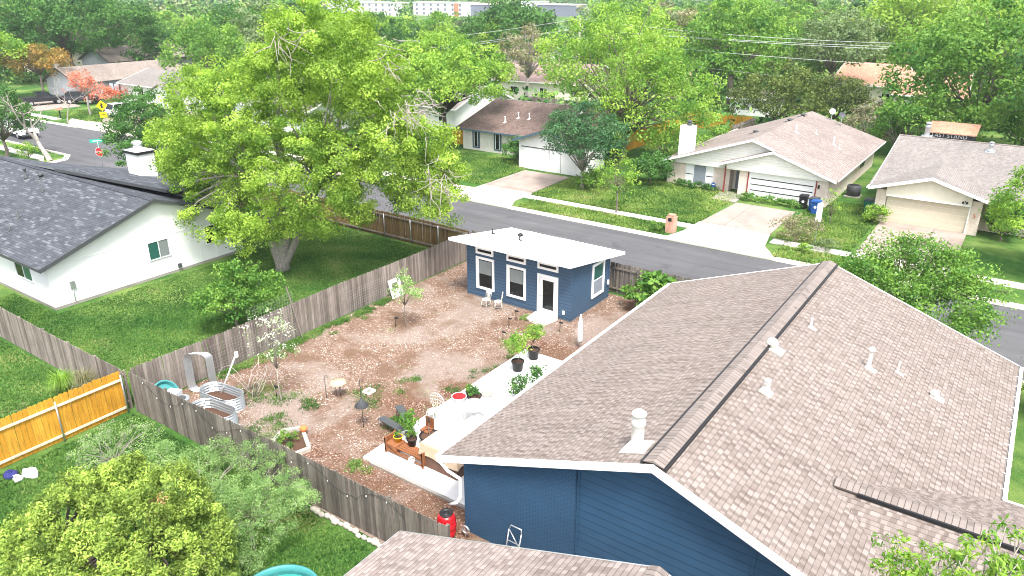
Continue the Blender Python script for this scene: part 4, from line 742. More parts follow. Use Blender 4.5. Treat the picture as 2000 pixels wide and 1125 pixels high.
def last_stand():
    y = 78.0; p = (0, y, 0); a, c = onY(1806, 300, y)[0], onY(1892, 300, y)[0]; zt = onY(1850, 248, y)[2]; zb = onY(1850, 259, y)[2]
    t = thing('dark_building', 'dark flat-fronted building with white lettering and an orange roof', 'building', ((a + c) / 2, y + 3, 0))
    b = MB(); b.box(a, c, y, y + 6, 0, zb); b.build('wall', M['dkgrey'], t)
    b = MB(); b.slab([(a - .3, y - .3, zb), (c + .3, y - .3, zb), (c + .3, y + 3.2, zt), (a - .3, y + 3.2, zt)], (1, 0, 0), .1); b.slab([(a - .3, y + 6.6, zb), (c + .3, y + 6.6, zb), (c + .3, y + 3.2, zt), (a - .3, y + 3.2, zt)], (1, 0, 0), .1); b.build('roof', M['terra'], t)
    q = onY(1854, 266, y - .05); text('LAST STAND', .5, q, (1, 0, 0), (0, 0, 1), M['trim'], t, 'sign_lettering', .01)
last_stand()
def block(label, px0, px1, pt, pb, wm, depth=14, cols=None, stripe=None):
    g = G((px0 + px1) / 2, pb + 5); Y = g[1]; a, c = onY(px0, pb, Y)[0], onY(px1, pb, Y)[0]; h = onY((px0 + px1) / 2, pt, Y)[2]
    t = thing('apartment_block', label, 'apartment block', ((a + c) / 2, Y, 0), group=None)
    b = MB(); b.box(a, c, Y, Y + depth, 0, h); b.build('wall', M[wm], t)
    b = MB(); b.box(a - .3, c + .3, Y - .3, Y + depth + .3, h + .003, h + .5); b.build('roof', M['white'], t)
    n = cols or max(2, int((c - a) / 5))
    for i in range(n):
        for j in range(3):
            x = a + (c - a) * (i + .5) / n; z = h * (j + .5) / 3.0; w_ = MB(); w_.box(x - .8, x + .8, Y - .08, Y - .01, z - .6, z + .8); w_.build('window', M['fargrey'], t)
    if stripe: x = a + (c - a) * stripe; b = MB(); b.box(x - 1.6, x + 1.6, Y - .4, Y - .0, 0, h - .1); b.build('pilaster', M['farorange'], t)
block('white far apartment block with an orange pilaster', 808, 906, 6, 26, 'farwall', stripe=.86); block('slate grey far apartment block beside the orange pilaster', 907, 954, 9, 27, 'fargrey')
block('white and slate far block above the utility pole', 1018, 1048, 4, 24, 'farwall'); block('slate far block immediately right of the white one above the pole', 1049, 1120, 10, 27, 'fargrey')
block('white far block with grey end above the light green tree', 704, 768, 6, 27, 'farwall'); block('plain white far block above the crown of the pecan tree', 640, 702, 0, 20, 'farwall')
block('long white far block above the dark trees upper left', 345, 420, 4, 10, 'farwall'); block('small white far block at the top left corner', 190, 260, 3, 9, 'farwall')

# ------------------------------------------------------------------ fences
def fence(name, label, p0, p1, h, mat, side, post=2.4, rails=True, rmat=None, pmat=None, gap=.012, wdt=.14, seed=1, railz=(.35, 1.0, 1.6), z0=.02, tiltk=.012, wave=.03, round_top=False, posts=True):
    # side=+1: boards stand left of p0->p1, rails and posts on the other side
    p0, p1 = Vector((p0[0], p0[1], 0)), Vector((p1[0], p1[1], 0)); d = (p1 - p0).normalized(); ln = (p1 - p0).length; nn = Vector((-d.y, d.x, 0)) * side; rr = random.Random(seed)
    t = thing(name, label, 'fence', tuple(p0)); b = MB(); x = 0; th = .018; z = Vector((0, 0, 1))
    tone = .5
    while x < ln - wdt * .5:
        c = p0 + d * (x + wdt / 2) + nn * .03; hh = h + rr.uniform(-.012, .012) + wave * math.sin(x * .55 + seed) + (rr.uniform(-.05, .02) if rr.random() < .08 else 0); ti = rr.uniform(-tiltk, tiltk); hw = wdt / 2 - gap / 2; tone = min(1, max(0, .2 * tone + .8 * rr.random()))
        dd = d * 1.0; T = dd * ti
        prof = [(-hw, z0), (hw, z0), (hw, hh - .035), (hw - .03, hh), (-hw + .03, hh), (-hw, hh - .035)]
        P = [c + dd * (u + ti * v) + z * v for u, v in prof]; b.prism([tuple(q) for q in P], -th / 2, th / 2, tone, dirv=tuple(nn))
        x += wdt
    b.build('board_panel', M[mat], t)
    if rails:
        b = MB()
        for rz_ in railz: c = (p0 + p1) / 2 - nn * .02 + z * rz_; b.obox(c, d * ln / 2, nn * .02, z * .045, .6)
        b.build('rail', M[rmat or mat], t)
    if posts:
        n = max(1, round(ln / post))
        for i in range(n + 1):
            b = MB(); c = p0 + d * min(max(ln * i / n, .05), ln - .05) - nn * (.09 if pmat else .085)
            if pmat: b.tube([c, c + z * (h - .12)], .032, 8)
            else: b.obox(c + z * (h - .08) / 2, d * .045, nn * .045, z * (h - .08) / 2, .4)
            b.build('post', M[pmat or mat], t)
    return t
FA = fence('picket_fence', 'weathered grey fence between the white house lawn and the gravel garden', (-27.55, 12.6), (-27.55, 34.3), 1.83, 'greywood', -1, seed=2)
FB = fence('picket_fence', 'weathered grey fence with string lights between gravel garden and bottom lawn', (-27.4, 12.40), (-11.2, 12.72), 1.83, 'darkwood', -1, seed=3, wdt=.125)
fence('picket_fence', 'weathered grey fence at the left edge, below the white house', (-46, 12.3), (-27.75, 12.3), 1.83, 'greywood', -1, seed=4)
fence('picket_fence', 'brown stained fence along the street behind the pecan tree lawn', (-49.5, 34.6), (-27.7, 34.6), 1.83, 'brownwood', 1, seed=5, pmat='metal', railz=(.25, 1.62), rmat='greywood')
fence('picket_fence', 'dark fence between the studio and the street, right of the studio', (-27.5, 34.75), (-9.0, 34.75), 1.83, 'darkwood', 1, seed=6, railz=(.3, 1.5))
fence('picket_fence', 'bright orange fence with pale rails in the lower left', (-27.62, 12.15), (-27.62, 2.0), 1.86, 'orange', -1, seed=7, rmat='railwood', pmat='metal', railz=(.25, 1.5), wdt=.18, tiltk=.006)
fence('picket_fence', 'orange stained fence behind the big green tree across the street', (-34.5, 70), (-34.5, 88), 1.9, 'orange', -1, seed=8)
fence('picket_fence', 'orange stained fence running behind the white chimney', (-34.4, 88), (-27.3, 88), 1.9, 'orange', -1, seed=9)
fence('picket_fence', 'short grey fence panel beside the dark trees behind the chimney', (-27.0, 88), (-27.0, 80.5), 1.9, 'greywood', -1, seed=10)
fence('picket_fence', 'brown gate fence at the left end of the brown-roofed house', (-52.3, 63.0), (-49.7, 63.0), 1.8, 'orange', -1, seed=11)
fence('picket_fence', 'grey fence below the dusty pink roofed house', (-60.5, 88), (-49, 88), 1.8, 'greywood', -1, seed=12)
fence('picket_fence', 'short weathered fence return at the far end of the street fence', (-49.5, 28.2), (-49.5, 34.4), 1.83, 'brownwood', -1, seed=13)
# string lights on the front fence
t = thing('string_lights', 'black string of bulbs sagging along the weathered front fence', 'string lights', (-20, 12.36, 1.5)); rr = random.Random(4)
b = MB(); pts = []; bulbs = []
for k in range(0, 65):
    x = -26.6 + k * .215; sag = .28 * abs(math.sin(k * .28)) ** .7 + .04 * math.sin(k * 1.7); p = (x, 12.335 + (x + 27.4) * .0198, 1.72 - .28 + .28 * math.cos(k * .42) - (.12 if k % 11 == 0 else 0)); pts.append(p)
    if k % 4 == 1: bulbs.append(p)
b.tube(pts, .006, 5); b.build('cable', M['string'], t)
for p in bulbs: b = MB(); b.lathe(p[0], p[1], [(.001, p[2] - .11), (.018, p[2] - .085), (.021, p[2] - .05), (.01, p[2] - .015)], 8); b.build('bulb', M['bulb'], t)

# wire trellis panels leaning on the left fence
def trellis(label, y0, y1, h, pole=False, z0=.1):
    t = thing('wire_trellis', label, 'trellis', (-27.3, y0, 0)); b = MB(); y = y0
    while y <= y1 + .01: b.bar((-27.33, y, z0), (-27.36, y, h), .006); y += .15
    z = z0
    while z <= h + .01: b.bar((-27.33, y0, z), (-27.33, y1, z), .0035); z += .15
    b.build('mesh_panel', M['metal'], t)
    if pole: b = MB(); b.bar((-27.2, y1 + .15, 0), (-27.45, y1 - .25, h + .3), .05); b.build('support_stake', M['greywood'], t)
trellis('wire mesh trellis rising above the fence behind the blossom tree', 18.0, 20.6, 2.5, True); trellis('wire mesh panel on the fence beside the metal hoop', 15.7, 17.8, 1.5)
trellis('wire mesh panel on the fence left of the leaning white board', 23.8, 26.7, 1.35)
t = thing('notice_board', 'white board with square hole leaning on the grey fence', 'board', (-27.1, 27.3, 0)); b = MB()
for y0_, y1_, z0_, z1_ in ((26.85, 27.75, .0, .45), (26.85, 27.05, .45, .8), (27.5, 27.75, .45, .8), (26.85, 27.75, .8, 1.0)): b.prism([(-26.95 - z0_ * .3, y0_, z0_ + .02), (-26.95 - z0_ * .3, y1_, z0_ + .02), (-26.95 - z1_ * .3, y1_, z1_ + .02), (-26.95 - z1_ * .3, y0_, z1_ + .02)], 0, .02, dirv=(1, 0, 0))
b.build('board', M['white'], t)

# ------------------------------------------------------------------ garden things
def stadium(cx, cy, L_, W_, rz, n=8):
    P = []; r = W_ / 2
    for s, a0 in ((1, -90), (-1, 90)):
        for k in range(n + 1): a = math.radians(a0 + 180 * k / n); P.append((s * (L_ / 2 - r) + r * math.cos(a), r * math.sin(a)))
    c, s_ = math.cos(rz), math.sin(rz); return [(cx + x * c - y * s_, cy + x * s_ + y * c) for x, y in P]
def planter(label, cx, cy, L_, W_, h, rz, soil=True):
    t = thing('raised_planter', label, 'planter', (cx, cy, 0)); b = MB(); P = stadium(cx, cy, L_, W_, rz); n = len(P); nz = 10
    Q = []
    for j in range(nz + 1):
        z = .01 + h * j / nz; off = .035 * math.cos(j * math.pi); Q.append([(cx + (x - cx) * (1 + off), cy + (y - cy) * (1 + off), z) for x, y in P])
    for j in range(nz):
        for i in range(n): k = (i + 1) % n; b.face([Q[j][i], Q[j][k], Q[j + 1][k], Q[j + 1][i]])
    b.tube([(x, y, h) for x, y in P] + [(P[0][0], P[0][1], h)], .02, 6); b.build('corrugated_wall', M['metal'], t)
    if soil: b = MB(); b.face([(cx + (x - cx) * .97, cy + (y - cy) * .97, h * .3) for x, y in P]); b.build('soil', M['soil'], t)
    return t
planter('oval corrugated metal planter, farther of the two by the front fence', -25.0, 14.75, 2.1, .95, .6, .10); planter('oval corrugated metal planter, nearer of the two by the front fence', -24.1, 13.75, 2.1, .95, .6, .10)
t = thing('planter_ring', 'empty oval metal planter ring standing on its end by the fence', 'planter', (-26.6, 14.9, 0)); b = MB(); P = []
for (qx, qz, a0) in ((.2, .32, -90), (.2, 1.55, 0), (-.2, 1.55, 90), (-.2, .32, 180)):
    for k in range(7): a = math.radians(a0 + 15 * k); P.append((qx + .27 * math.cos(a), qz + .27 * math.sin(a)))
n = len(P); W = 7
for j in range(W):
    for i in range(n):
        k = (i + 1) % n; o1, o2 = 1 + .012 * math.cos(j * math.pi), 1 + .012 * math.cos((j + 1) * math.pi)
        def q(p, o, jj): return (-26.6 + p[0] * o * .82 + (jj / W - .5) * .06, 14.9 + p[0] * o * .57 + (jj / W - .5) * .32, .98 + (p[1] - .98) * o)
        b.face([q(P[i], o1, j), q(P[k], o1, j), q(P[k], o2, j + 1), q(P[i], o2, j + 1)])
b.build('corrugated_ring', M['metal'], t)
t = thing('paddling_pool', 'round teal plastic pool leaning in the fence corner', 'paddling pool', (-27.0, 13.6, 0)); b = MB(); c = Vector((-26.5, 13.2, .72)); nrm = Vector((.75, .1, .65)).normalized(); u, v = perp(nrm)
for (r1, d1), (r2, d2) in (((.01, 0), (.42, 0)), ((.42, 0), (.48, .15)), ((.48, .15), (.54, .15))):
    for k in range(24): a, a2 = 2 * math.pi * k / 24, 2 * math.pi * (k + 1) / 24; b.face([c + nrm * d1 + (u * math.cos(a) + v * math.sin(a)) * r1, c + nrm * d2 + (u * math.cos(a) + v * math.sin(a)) * r2, c + nrm * d2 + (u * math.cos(a2) + v * math.sin(a2)) * r2, c + nrm * d1 + (u * math.cos(a2) + v * math.sin(a2)) * r1])
b.build('shell', M['teal'], t)
t = thing('wheeled_bin_lid', 'white plastic box with round vent behind the front fence', 'box', (-25.9, 13.5, 0)); b = MB(); b.obox((-26.0, 13.2, .5), (.25, .1, 0), (-.1, .25, 0), (.08, 0, .5)); b.build('panel', M['white'], t)
b = MB(); cc = Vector((-25.55, 13.3, .7)); b.tube([cc, cc + Vector((.0, -.0, .08))], .33, 18); b.build('wheel', M['metal'], t); b = MB(); b.tube([cc + Vector((0, 0, .081)), cc + Vector((0, 0, .1))], .2, 12); b.build('hub', M['dkgrey'], t)
t = thing('garden_pole', 'white pole with a bracket head leaning above the planters', 'pole', (-25.3, 15.2, 0)); b = MB(); b.tube([(-25.6, 15.0, .02), (-25.2, 15.75, 1.75)], .03, 7); b.obox((-25.18, 15.8, 1.8), (.05, .02, 0), (-.02, .05, 0), (0, 0, .12)); b.build('pole', M['white'], t)
t = thing('dead_vine', 'tangle of bare looping stems beside the metal planters', 'plant', (-24.6, 16, 0)); b = MB(); rr = random.Random(8)
for k in range(11):
    x, y, z = -24.8 + rr.uniform(-.5, .5), 15.9 + rr.uniform(-.3, .3), .02; pts = []; a = rr.uniform(0, 6.28)
    for j in range(8): pts.append((x + j * .22 * math.cos(a) , y + j * .22 * math.sin(a), .03 + 1.2 * math.sin(math.pi * j / 7.5) * rr.uniform(.5, 1))); a += rr.uniform(-.3, .45)
    b.tube(pts, [.02 - .002 * j for j in range(8)], 5)
b.build('stems', M['deadwood'], t)
t = thing('garden_bed_frame', 'open wooden bed frame with weeds by the front fence', 'bed frame', (-20.3, 14.7, 0)); b = MB()
C4 = [(-21.2, 14.75), (-20.75, 15.3), (-19.45, 14.55), (-19.75, 13.4), (-20.4, 13.0), (-21.4, 14.1)]
for i in (0, 1, 2): b.bar((*C4[i], .09), (*C4[i + 1], .09), .14, .16)
b.bar((*C4[0], .09), (-20.55, 13.3, .09), .14, .16); b.build('timber', M['stone'], t)
b = MB(); b.face([(-21.1, 14.7, .05), (-20.7, 15.2, .05), (-19.5, 14.5, .05), (-19.8, 13.4, .05), (-20.6, 13.3, .05)]); b.build('soil', M['soil'], t)
t = tag(MB().lathe(-20.45, 15.15, [(.001, .17), (.1, .18), (.15, .26), (.15, .34), (.08, .38), (.001, .39)], 14).build('clay_ball', M['orangeplastic']), 'small orange clay ball on the corner of the bed frame', 'ornament')
t = thing('bird_bath', 'pale yellow glass dish bird bath on thin legs', 'bird bath', (-21.47, 17.66, 0)); b = MB(); b.lathe(-21.47, 17.9, [(.001, .62), (.2, .63), (.32, .68), (.33, .70), (.2, .655), (.001, .645)], 22); b.build('dish', M['disc'], t)
for k in range(3): a = k * 2.1; b = MB(); b.tube([(-21.47 + .1 * math.cos(a), 17.9 + .1 * math.sin(a), 0.0), (-21.47 + .14 * math.cos(a), 17.9 + .14 * math.sin(a), .64)], .01, 5); b.build('leg', M['dkgrey'], t)
t = thing('plant_stake', 'thin dark stake beside the yellow bird bath', 'stake', (-21.83, 17.51, 0)); b = MB(); b.tube([(-21.83, 17.51, 0), (-21.83, 17.51, 1.1)], .014, 5); b.tube([(-21.83, 17.51, 1.05), (-21.7, 17.51, 1.15), (-21.6, 17.51, 1.0)], .01, 5); b.build('rod', M['dkgrey'], t)
t = thing('bird_feeder', 'dark conical baffle bird feeder on a tall hooked pole', 'bird feeder', (-18.95, 16.83, 0)); b = MB(); b.tube([(-18.95, 16.83, 0), (-18.95, 16.83, 2.0), (-18.93, 16.83, 2.15), (-18.85, 16.83, 2.2), (-18.75, 16.83, 2.1)], .014, 6); b.build('pole', M['dkgrey'], t)
b = MB(); b.lathe(-18.95, 16.83, [(.27, .98), (.28, 1.0), (.05, 1.26), (.02, 1.34)], 18); b.build('baffle', M['dkgrey'], t)
t = thing('stepping_tray', 'small square white tray on the ground behind the feeder', 'tray', (-20.73, 18.9, 0)); b = MB()
for dx, dy, w_, l_ in ((-.17, 0, .03, .2), (.17, 0, .03, .2), (0, -.17, .14, .03), (0, .17, .14, .03)): b.box(-20.73 + dx - w_, -20.73 + dx + w_, 18.9 + dy - l_, 18.9 + dy + l_, .012, .09)
b.build('rim', M['white'], t); b = MB(); b.box(-20.87, -20.59, 18.76, 19.04, .011, .03); b.build('base', M['slabside'], t)
# path lights
pl_ = [('black garden path light nearest the studio step', -19.78, 28.5), ('black garden path light in the middle of the row by the studio', -19.55, 27.55), ('black garden path light nearest the potted trees', -18.88, 26.1), ('black garden path light in front of the studio corner', -17.17, 28.6), ('black garden path light beside the sapling near the left fence', -24.3, 24.3), ('black garden path light left of the tall blossom sapling stem', -23.6, 16.35)]
for lb, x, y in pl_:
    t = thing('path_light', lb, 'path light', (x, y, 0), group='path lights in the gravel garden'); b = MB(); b.tube([(x, y, .01), (x, y, .52)], .016, 6); b.build('stem', M['black'], t); b = MB(); b.obox((x + .05, y, .54), (.10, 0, 0), (0, .045, 0), (0, 0, .022)); b.build('lamp_head', M['black'], t)
# iron chairs
def iron_chair(lb, x, y, rz):
    t = thing('garden_chair', lb, 'chair', (x, y, .012), rz, group='cream iron chairs by the studio', world=False)
    b = MB(); b.lathe(0, 0, [(.001, .44), (.2, .44), (.225, .45), (.225, .47), (.2, .48), (.001, .48)], 18); b.build('seat', M['iron'], t)
    for sx in (-1, 1):
        b = MB(); b.tube([(sx * .15, -.15, .44), (sx * .2, -.2, 0)], .014, 6); b.build('leg', M['iron'], t); b = MB(); b.tube([(sx * .15, .15, .44), (sx * .19, .24, 0)], .014, 6); b.build('leg', M['iron'], t)
    b = MB(); b.tube([(-.17, .16, .46), (-.2, .22, .85), (-.12, .25, .98), (0, .26, .93), (.12, .25, .98), (.2, .22, .85), (.17, .16, .46)], .016, 6)
    for sx in (-1, 0, 1): b.tube([(sx * .07, .17, .46), (sx * .07, .23, .93)], .01, 5)
    b.obox((0, .235, .82), (.17, 0, 0), (0, .008, 0), (0, 0, .09)); b.obox((0, .2, .62), (.06, 0, 0), (0, .006, 0), (0, 0, .12)); b.build('backrest', M['iron'], t)
    b = MB(); b.tube([(-.17, -.17, .2), (.17, -.17, .2), (.18, .19, .2), (-.18, .19, .2), (-.17, -.17, .2)], .008, 5); b.build('stretcher', M['iron'], t)
iron_chair('cream iron chair left of the pair under the first studio window', -22.05, 28.95, -.15); iron_chair('cream iron chair turned towards its pair, nearer the studio door', -21.35, 29.1, -.95)
t = thing('closed_parasol', 'closed white parasol standing behind the blue house roof edge', 'parasol', (-15.5, 27.7, 0)); b = MB(); b.tube([(-15.5, 27.7, .01), (-15.5, 27.7, 1.7)], .02, 7); b.build('pole', M['white'], t)
b = MB(); b.lathe(-15.5, 27.7, [(.10, .3), (.13, .4), (.13, .9), (.10, 1.35), (.04, 1.7), (.001, 1.8)], 12); b.build('canopy', M['cloth'], t)
# potted things
def pot(lb, x, y, r, h, mat, z=.1, group=None):
    t = thing('plant_pot', lb, 'plant pot', (x, y, z), group=group); b = MB(); b.lathe(x, y, [(r * .75, z), (r * .95, z + h * .88), (r * 1.06, z + h * .88), (r * 1.06, z + h), (r * .95, z + h), (r * .92, z + h * .86)], 18); b.build('pot', M[mat], t)
    b = MB(); b.lathe(x, y, [(r * .93, z + h * .87), (.001, z + h * .88)], 18, capb=False); b.build('soil', M['soil'], t); return t
P1 = pot('black pot holding the small tree with the white patch, nearer the house', -16.55, 24.0, .28, .48, 'black'); b = MB(); b.lathe(-16.55, 24.0, [(.246, .3), (.256, .42)], 6); P2 = pot('black pot holding the small tree at the far end of the patio', -16.6, 25.35, .28, .5, 'black')
P3 = pot('wide black pot on the patio beside the wooden bench', -15.95, 17.35, .38, .42, 'black')
P4 = pot('yellow glazed pot standing on the bench', -16.65, 16.4, .17, .26, 'ypot', .46); P5 = pot('black pot standing in the middle of the bench', -16.1, 16.55, .19, .30, 'black', .46)
P6 = pot('dark pot standing behind the left end of the bench', -16.75, 17.15, .2, .3, 'dkgrey')
t = thing('wooden_bench', 'reddish brown slatted plant bench on the patio', 'bench', (-16.2, 16.2, .1)); bx0, bx1, by = -17.0, -15.15, 16.3
b = MB()
for k in range(5): b.box(bx0 + .05, bx1 - .03, by - .22 + k * .1, by - .14 + k * .1, .42, .455, .2 + .15 * k)
b.build('seat', M['bench'], t)
for x in (bx0, bx1 - .05):
    b = MB(); [b.box(x, x + .05, by - .27 + k * .115, by - .17 + k * .115, .2, .72, .3 + .1 * k) for k in range(5)]; b.build('end_panel', M['bench'], t)
    for yy in (by - .27, by + .25): b = MB(); b.box(x - .01, x + .06, yy, yy + .05, .1, .76); b.build('leg', M['bench'], t)
b = MB(); b.bar((bx0 + .1, by - .2, .18), (bx1, by - .2, .4), .04); b.bar((bx0 + .05, by - .22, .2), (bx1 - .05, by - .22, .2), .04); b.bar((bx0 + .6, by - .22, .2), (bx0 + .1, by - .22, .4), .04); b.build('brace', M['bench'], t)
b = MB(); b.box(bx0 + .03, bx0 + .55, by - .24, by + .26, .22, .5); b.build('crate', M['bench'], t)
t = thing('wooden_chair', 'small brown wooden chair behind the black pots', 'chair', (-16.3, 17.6, .1)); b = MB(); b.box(-16.5, -16.1, 17.75, 17.79, .5, .95, .3); b.build('backrest', M['bench'], t); b = MB(); b.box(-16.5, -16.1, 17.4, 17.78, .48, .52, .5); b.build('seat', M['bench'], t)
for dx in (-.18, .15):
    for dy in (0, .33): b = MB(); b.box(-16.3 + dx, -16.26 + dx, 17.42 + dy, 17.46 + dy, .1, .48); b.build('leg', M['bench'], t)
for lb, c, d in (('grey sling lounger back resting beyond the patio edge, nearer one', (-17.75, 17.2, .42), (.75, -.15, .06)), ('grey sling lounger back beyond the patio edge, farther one', (-17.9, 18.0, .45), (.65, -.42, .10))):
    t = thing('sun_lounger', lb, 'lounger', (c[0], c[1], 0)); dv = Vector(d); s_ = Vector((-d[1], d[0], 0)).normalized(); b = MB(); b.obox(c, dv, s_ * .16, Vector((0, 0, .015))); b.build('sling', M['dkgrey'], t)
    for k in (-1, 1):
        for j in (-1, 1): b = MB(); q = Vector(c) + dv * .85 * k + s_ * .14 * j; b.tube([q, (q.x, q.y, .01)], .013, 5); b.build('leg', M['metal'], t)
# covered grill + covered sofa
t = thing('covered_grill', 'tan fabric cover with dark brown skirt over a long grill', 'grill', (-14.9, 16.6, .1)); b = MB()
x0, x1, y0, y1 = -15.4, -13.7, 16.2, 17.1; base = []; rr = random.Random(2); n = 44
per = []
for k in range(n):
    s_ = k / n * 4; i = int(s_); f_ = s_ - i; c4 = [(x0, y0), (x1, y0), (x1, y1), (x0, y1)]; a_, b_ = c4[i % 4], c4[(i + 1) % 4]; per.append((a_[0] + (b_[0] - a_[0]) * f_, a_[1] + (b_[1] - a_[1]) * f_))
cx, cy = (x0 + x1) / 2, (y0 + y1) / 2
def ring(z, sc, w_): return [(cx + (p[0] - cx) * (sc + w_ * math.sin(k * 1.3)), cy + (p[1] - cy) * (sc + w_ * math.sin(k * 1.3)), z + (.05 * math.sin(k * .57) if z < .6 else 0)) for k, p in enumerate(per)]
rg = [ring(.56, 1.07, .02), ring(.75, 1.03, .012), ring(1.02, .99, .004), ring(1.08, .93, 0)]
for A, B in zip(rg, rg[1:]):
    for k in range(n): k2 = (k + 1) % n; b.face([A[k], A[k2], B[k2], B[k]], sm=True)
b.face(rg[-1]); b.build('cover', M['tanc'], t); b = MB(); b.prism([(cx + (p[0] - cx) * .97, cy + (p[1] - cy) * .97) for p in per], .1, .55); b.build('skirt', M['brown'], t)
t = thing('patio_sofa', 'white covered sofa with a tan cushion on the white patio', 'sofa', (-14.6, 18.8, .1)); b = MB(); b.box(-15.3, -13.5, 18.3, 19.1, .12, .45); b.box(-15.3, -15.05, 18.3, 19.1, .45, .7); b.box(-15.05, -13.5, 18.9, 19.1, .45, .85); b.build('body', M['cloth'], t); b = MB(); b.obox((-14.4, 18.75, .58), (.22, 0, 0), (0, .1, .03), (0, -.05, .2)); b.build('cushion', M['tanc'], t)
t = thing('white_table', 'white round iron table with thin legs on the white patio', 'table', (-15.6, 19.6, .1)); b = MB(); b.lathe(-15.6, 19.6, [(.001, .78), (.5, .78), (.52, .80), (.5, .82), (.001, .82)], 24); b.build('tabletop', M['iron'], t)
for k in range(4): a = .8 + k * math.pi / 2; b = MB(); b.tube([(-15.6 + .3 * math.cos(a), 19.6 + .3 * math.sin(a), .78), (-15.6 + .4 * math.cos(a), 19.6 + .4 * math.sin(a), .1)], .014, 5); b.build('leg', M['iron'], t)
t = thing('wire_ball_chair', 'white round lattice-backed wire chair at the patio edge', 'chair', (-16.95, 18.85, .1)); b = MB()
for k in range(9): a = math.pi * k / 9; b.tube([(-16.95 + .38 * math.cos(a) * math.sin(q), 18.95 + .12 * math.sin(q * 1) * math.sin(a), .82 + .38 * math.cos(q)) for q in [i * math.pi / 8 for i in range(9)]] , .011, 4)
for z in (.55, .7, .85, 1.0, 1.12): r = math.sqrt(max(.01, .38 ** 2 - (z - .82) ** 2)); b.tube([(-16.95 - r, 18.95, z), (-16.95, 19.05, z), (-16.95 + r, 18.95, z)], .011, 4)
b.build('backrest', M['iron'], t); b = MB(); b.lathe(-16.95, 18.7, [(.001, .5), (.26, .5), (.26, .53), (.001, .53)], 16); b.build('seat', M['iron'], t)
for dx in (-.18, .18):
    for dy in (-.18, .18): b = MB(); b.tube([(-16.95 + dx, 18.7 + dy, .5), (-16.95 + dx * 1.2, 18.7 + dy * 1.2, .1)], .012, 5); b.build('leg', M['iron'], t)
t = thing('red_bowl', 'round white bowl filled with red gravel on the patio edge', 'bowl', (-17.1, 20.5, .1)); b = MB(); b.lathe(-17.1, 20.5, [(.2, .1), (.3, .22), (.32, .28), (.29, .27)], 18); b.build('bowl', M['white'], t); b = MB(); b.lathe(-17.1, 20.5, [(.285, .255), (.001, .27)], 18, capb=False); b.build('filling', M['red'], t)
P7 = pot('dark pot of leafy plants, left of two beside the red bowl', -16.8, 20.95, .24, .3, 'black'); P8 = pot('dark pot of leafy plants, right of two beside the red bowl', -16.45, 20.75, .27, .32, 'black')
t = tag(MB().lathe(-16.4, 21.5, [(.001, .105), (.25, .11), (.27, .135), (.24, .13), (.001, .12)], 18).build('saucer', M['slabside']), 'empty grey saucer on the patio beside the leafy pots', 'saucer')
t = tag(MB().lathe(-15.65, 16.0, [(.1, .1), (.11, .38), (.10, .38), (.09, .3)], 14).build('bucket', M['white']), 'small white bucket at the foot of the bench', 'bucket')
# rain barrel
t = thing('rain_barrel', 'red plastic rain barrel with black lid under the downspout', 'barrel', (-12.3, 14.0, 0)); b = MB(); b.lathe(-12.3, 13.95, [(.22, .01), (.27, .12), (.30, .33), (.285, .34), (.31, .38), (.305, .6), (.29, .61), (.30, .65), (.27, .8), (.21, .88)], 24, capt=True); b.build('barrel', M['red'], t); b = MB(); b.lathe(-12.3, 13.95, [(.21, .88), (.215, .92), (.16, .92), (.15, .89), (.09, .89), (.085, .905), (.001, .905)], 22, capb=False); b.build('lid', M['black'], t)
t = thing('hose_reel', 'small grey hose reel at the corner of the blue brick wall', 'hose reel', (-11.6, 14.1, 0)); b = MB(); b.tube([(-11.75 + .13 * math.cos(a), 14.2, .35 + .13 * math.sin(a)) for a in [k * math.pi / 6 for k in range(13)]], .035, 7); b.build('coil', M['metal'], t); b = MB(); b.tube([(-11.75, 14.2, .01), (-11.75, 14.2, .25)], .02, 6); b.build('stand', M['metal'], t)
t = thing('hand_truck', 'grey folding metal hand truck leaning on the blue brick wall', 'hand truck', (-9.9, 14.0, 0)); b = MB()
for s in (-.22, .22): b.tube([(-9.9 + s, 13.95, .05), (-9.9 + s, 14.25, 1.15)], .02, 7)
b.tube([(-10.12, 14.25, 1.15), (-10.08, 14.3, 1.27), (-9.72, 14.3, 1.27), (-9.68, 14.25, 1.15)], .02, 7); b.tube([(-10.12, 14.25, 1.15), (-9.68, 14.1, .8)], .018, 6)
for z in (.3, .55, .8): b.tube([(-10.12, 13.95 + z * .27, z), (-9.68, 13.95 + z * .27, z)], .016, 6)
b.build('frame', M['metal'], t); b = MB(); b.obox((-9.9, 13.85, .06), (.24, 0, 0), (0, .14, 0), (0, 0, .008)); b.build('toe_plate', M['metal'], t)
for s in (-.27, .27): b = MB(); b.tube([(-9.9 + s - .03, 14.05, .13), (-9.9 + s + .03, 14.05, .13)], .12, 14); b.build('wheel', M['rubber'], t)
t = thing('stock_tank', 'round teal-lined stock tank at the bottom edge', 'stock tank', (-14.1, 8.95, 0)); b = MB(); b.lathe(-14.1, 8.95, [(1.12, 0.01), (1.12, .15), (1.14, .18), (1.12, .22), (1.12, .4), (1.14, .44), (1.12, .48), (1.12, .6), (1.15, .61), (1.15, .64), (1.09, .64), (1.09, .5), (1.07, .46), (1.09, .42), (1.09, .25)], 40); b.build('wall', M['teal'], t); b = MB(); b.lathe(-14.1, 8.95, [(1.085, .34), (.001, .34)], 36, capb=False); b.build('water', M['water'], t)
rr = random.Random(11)
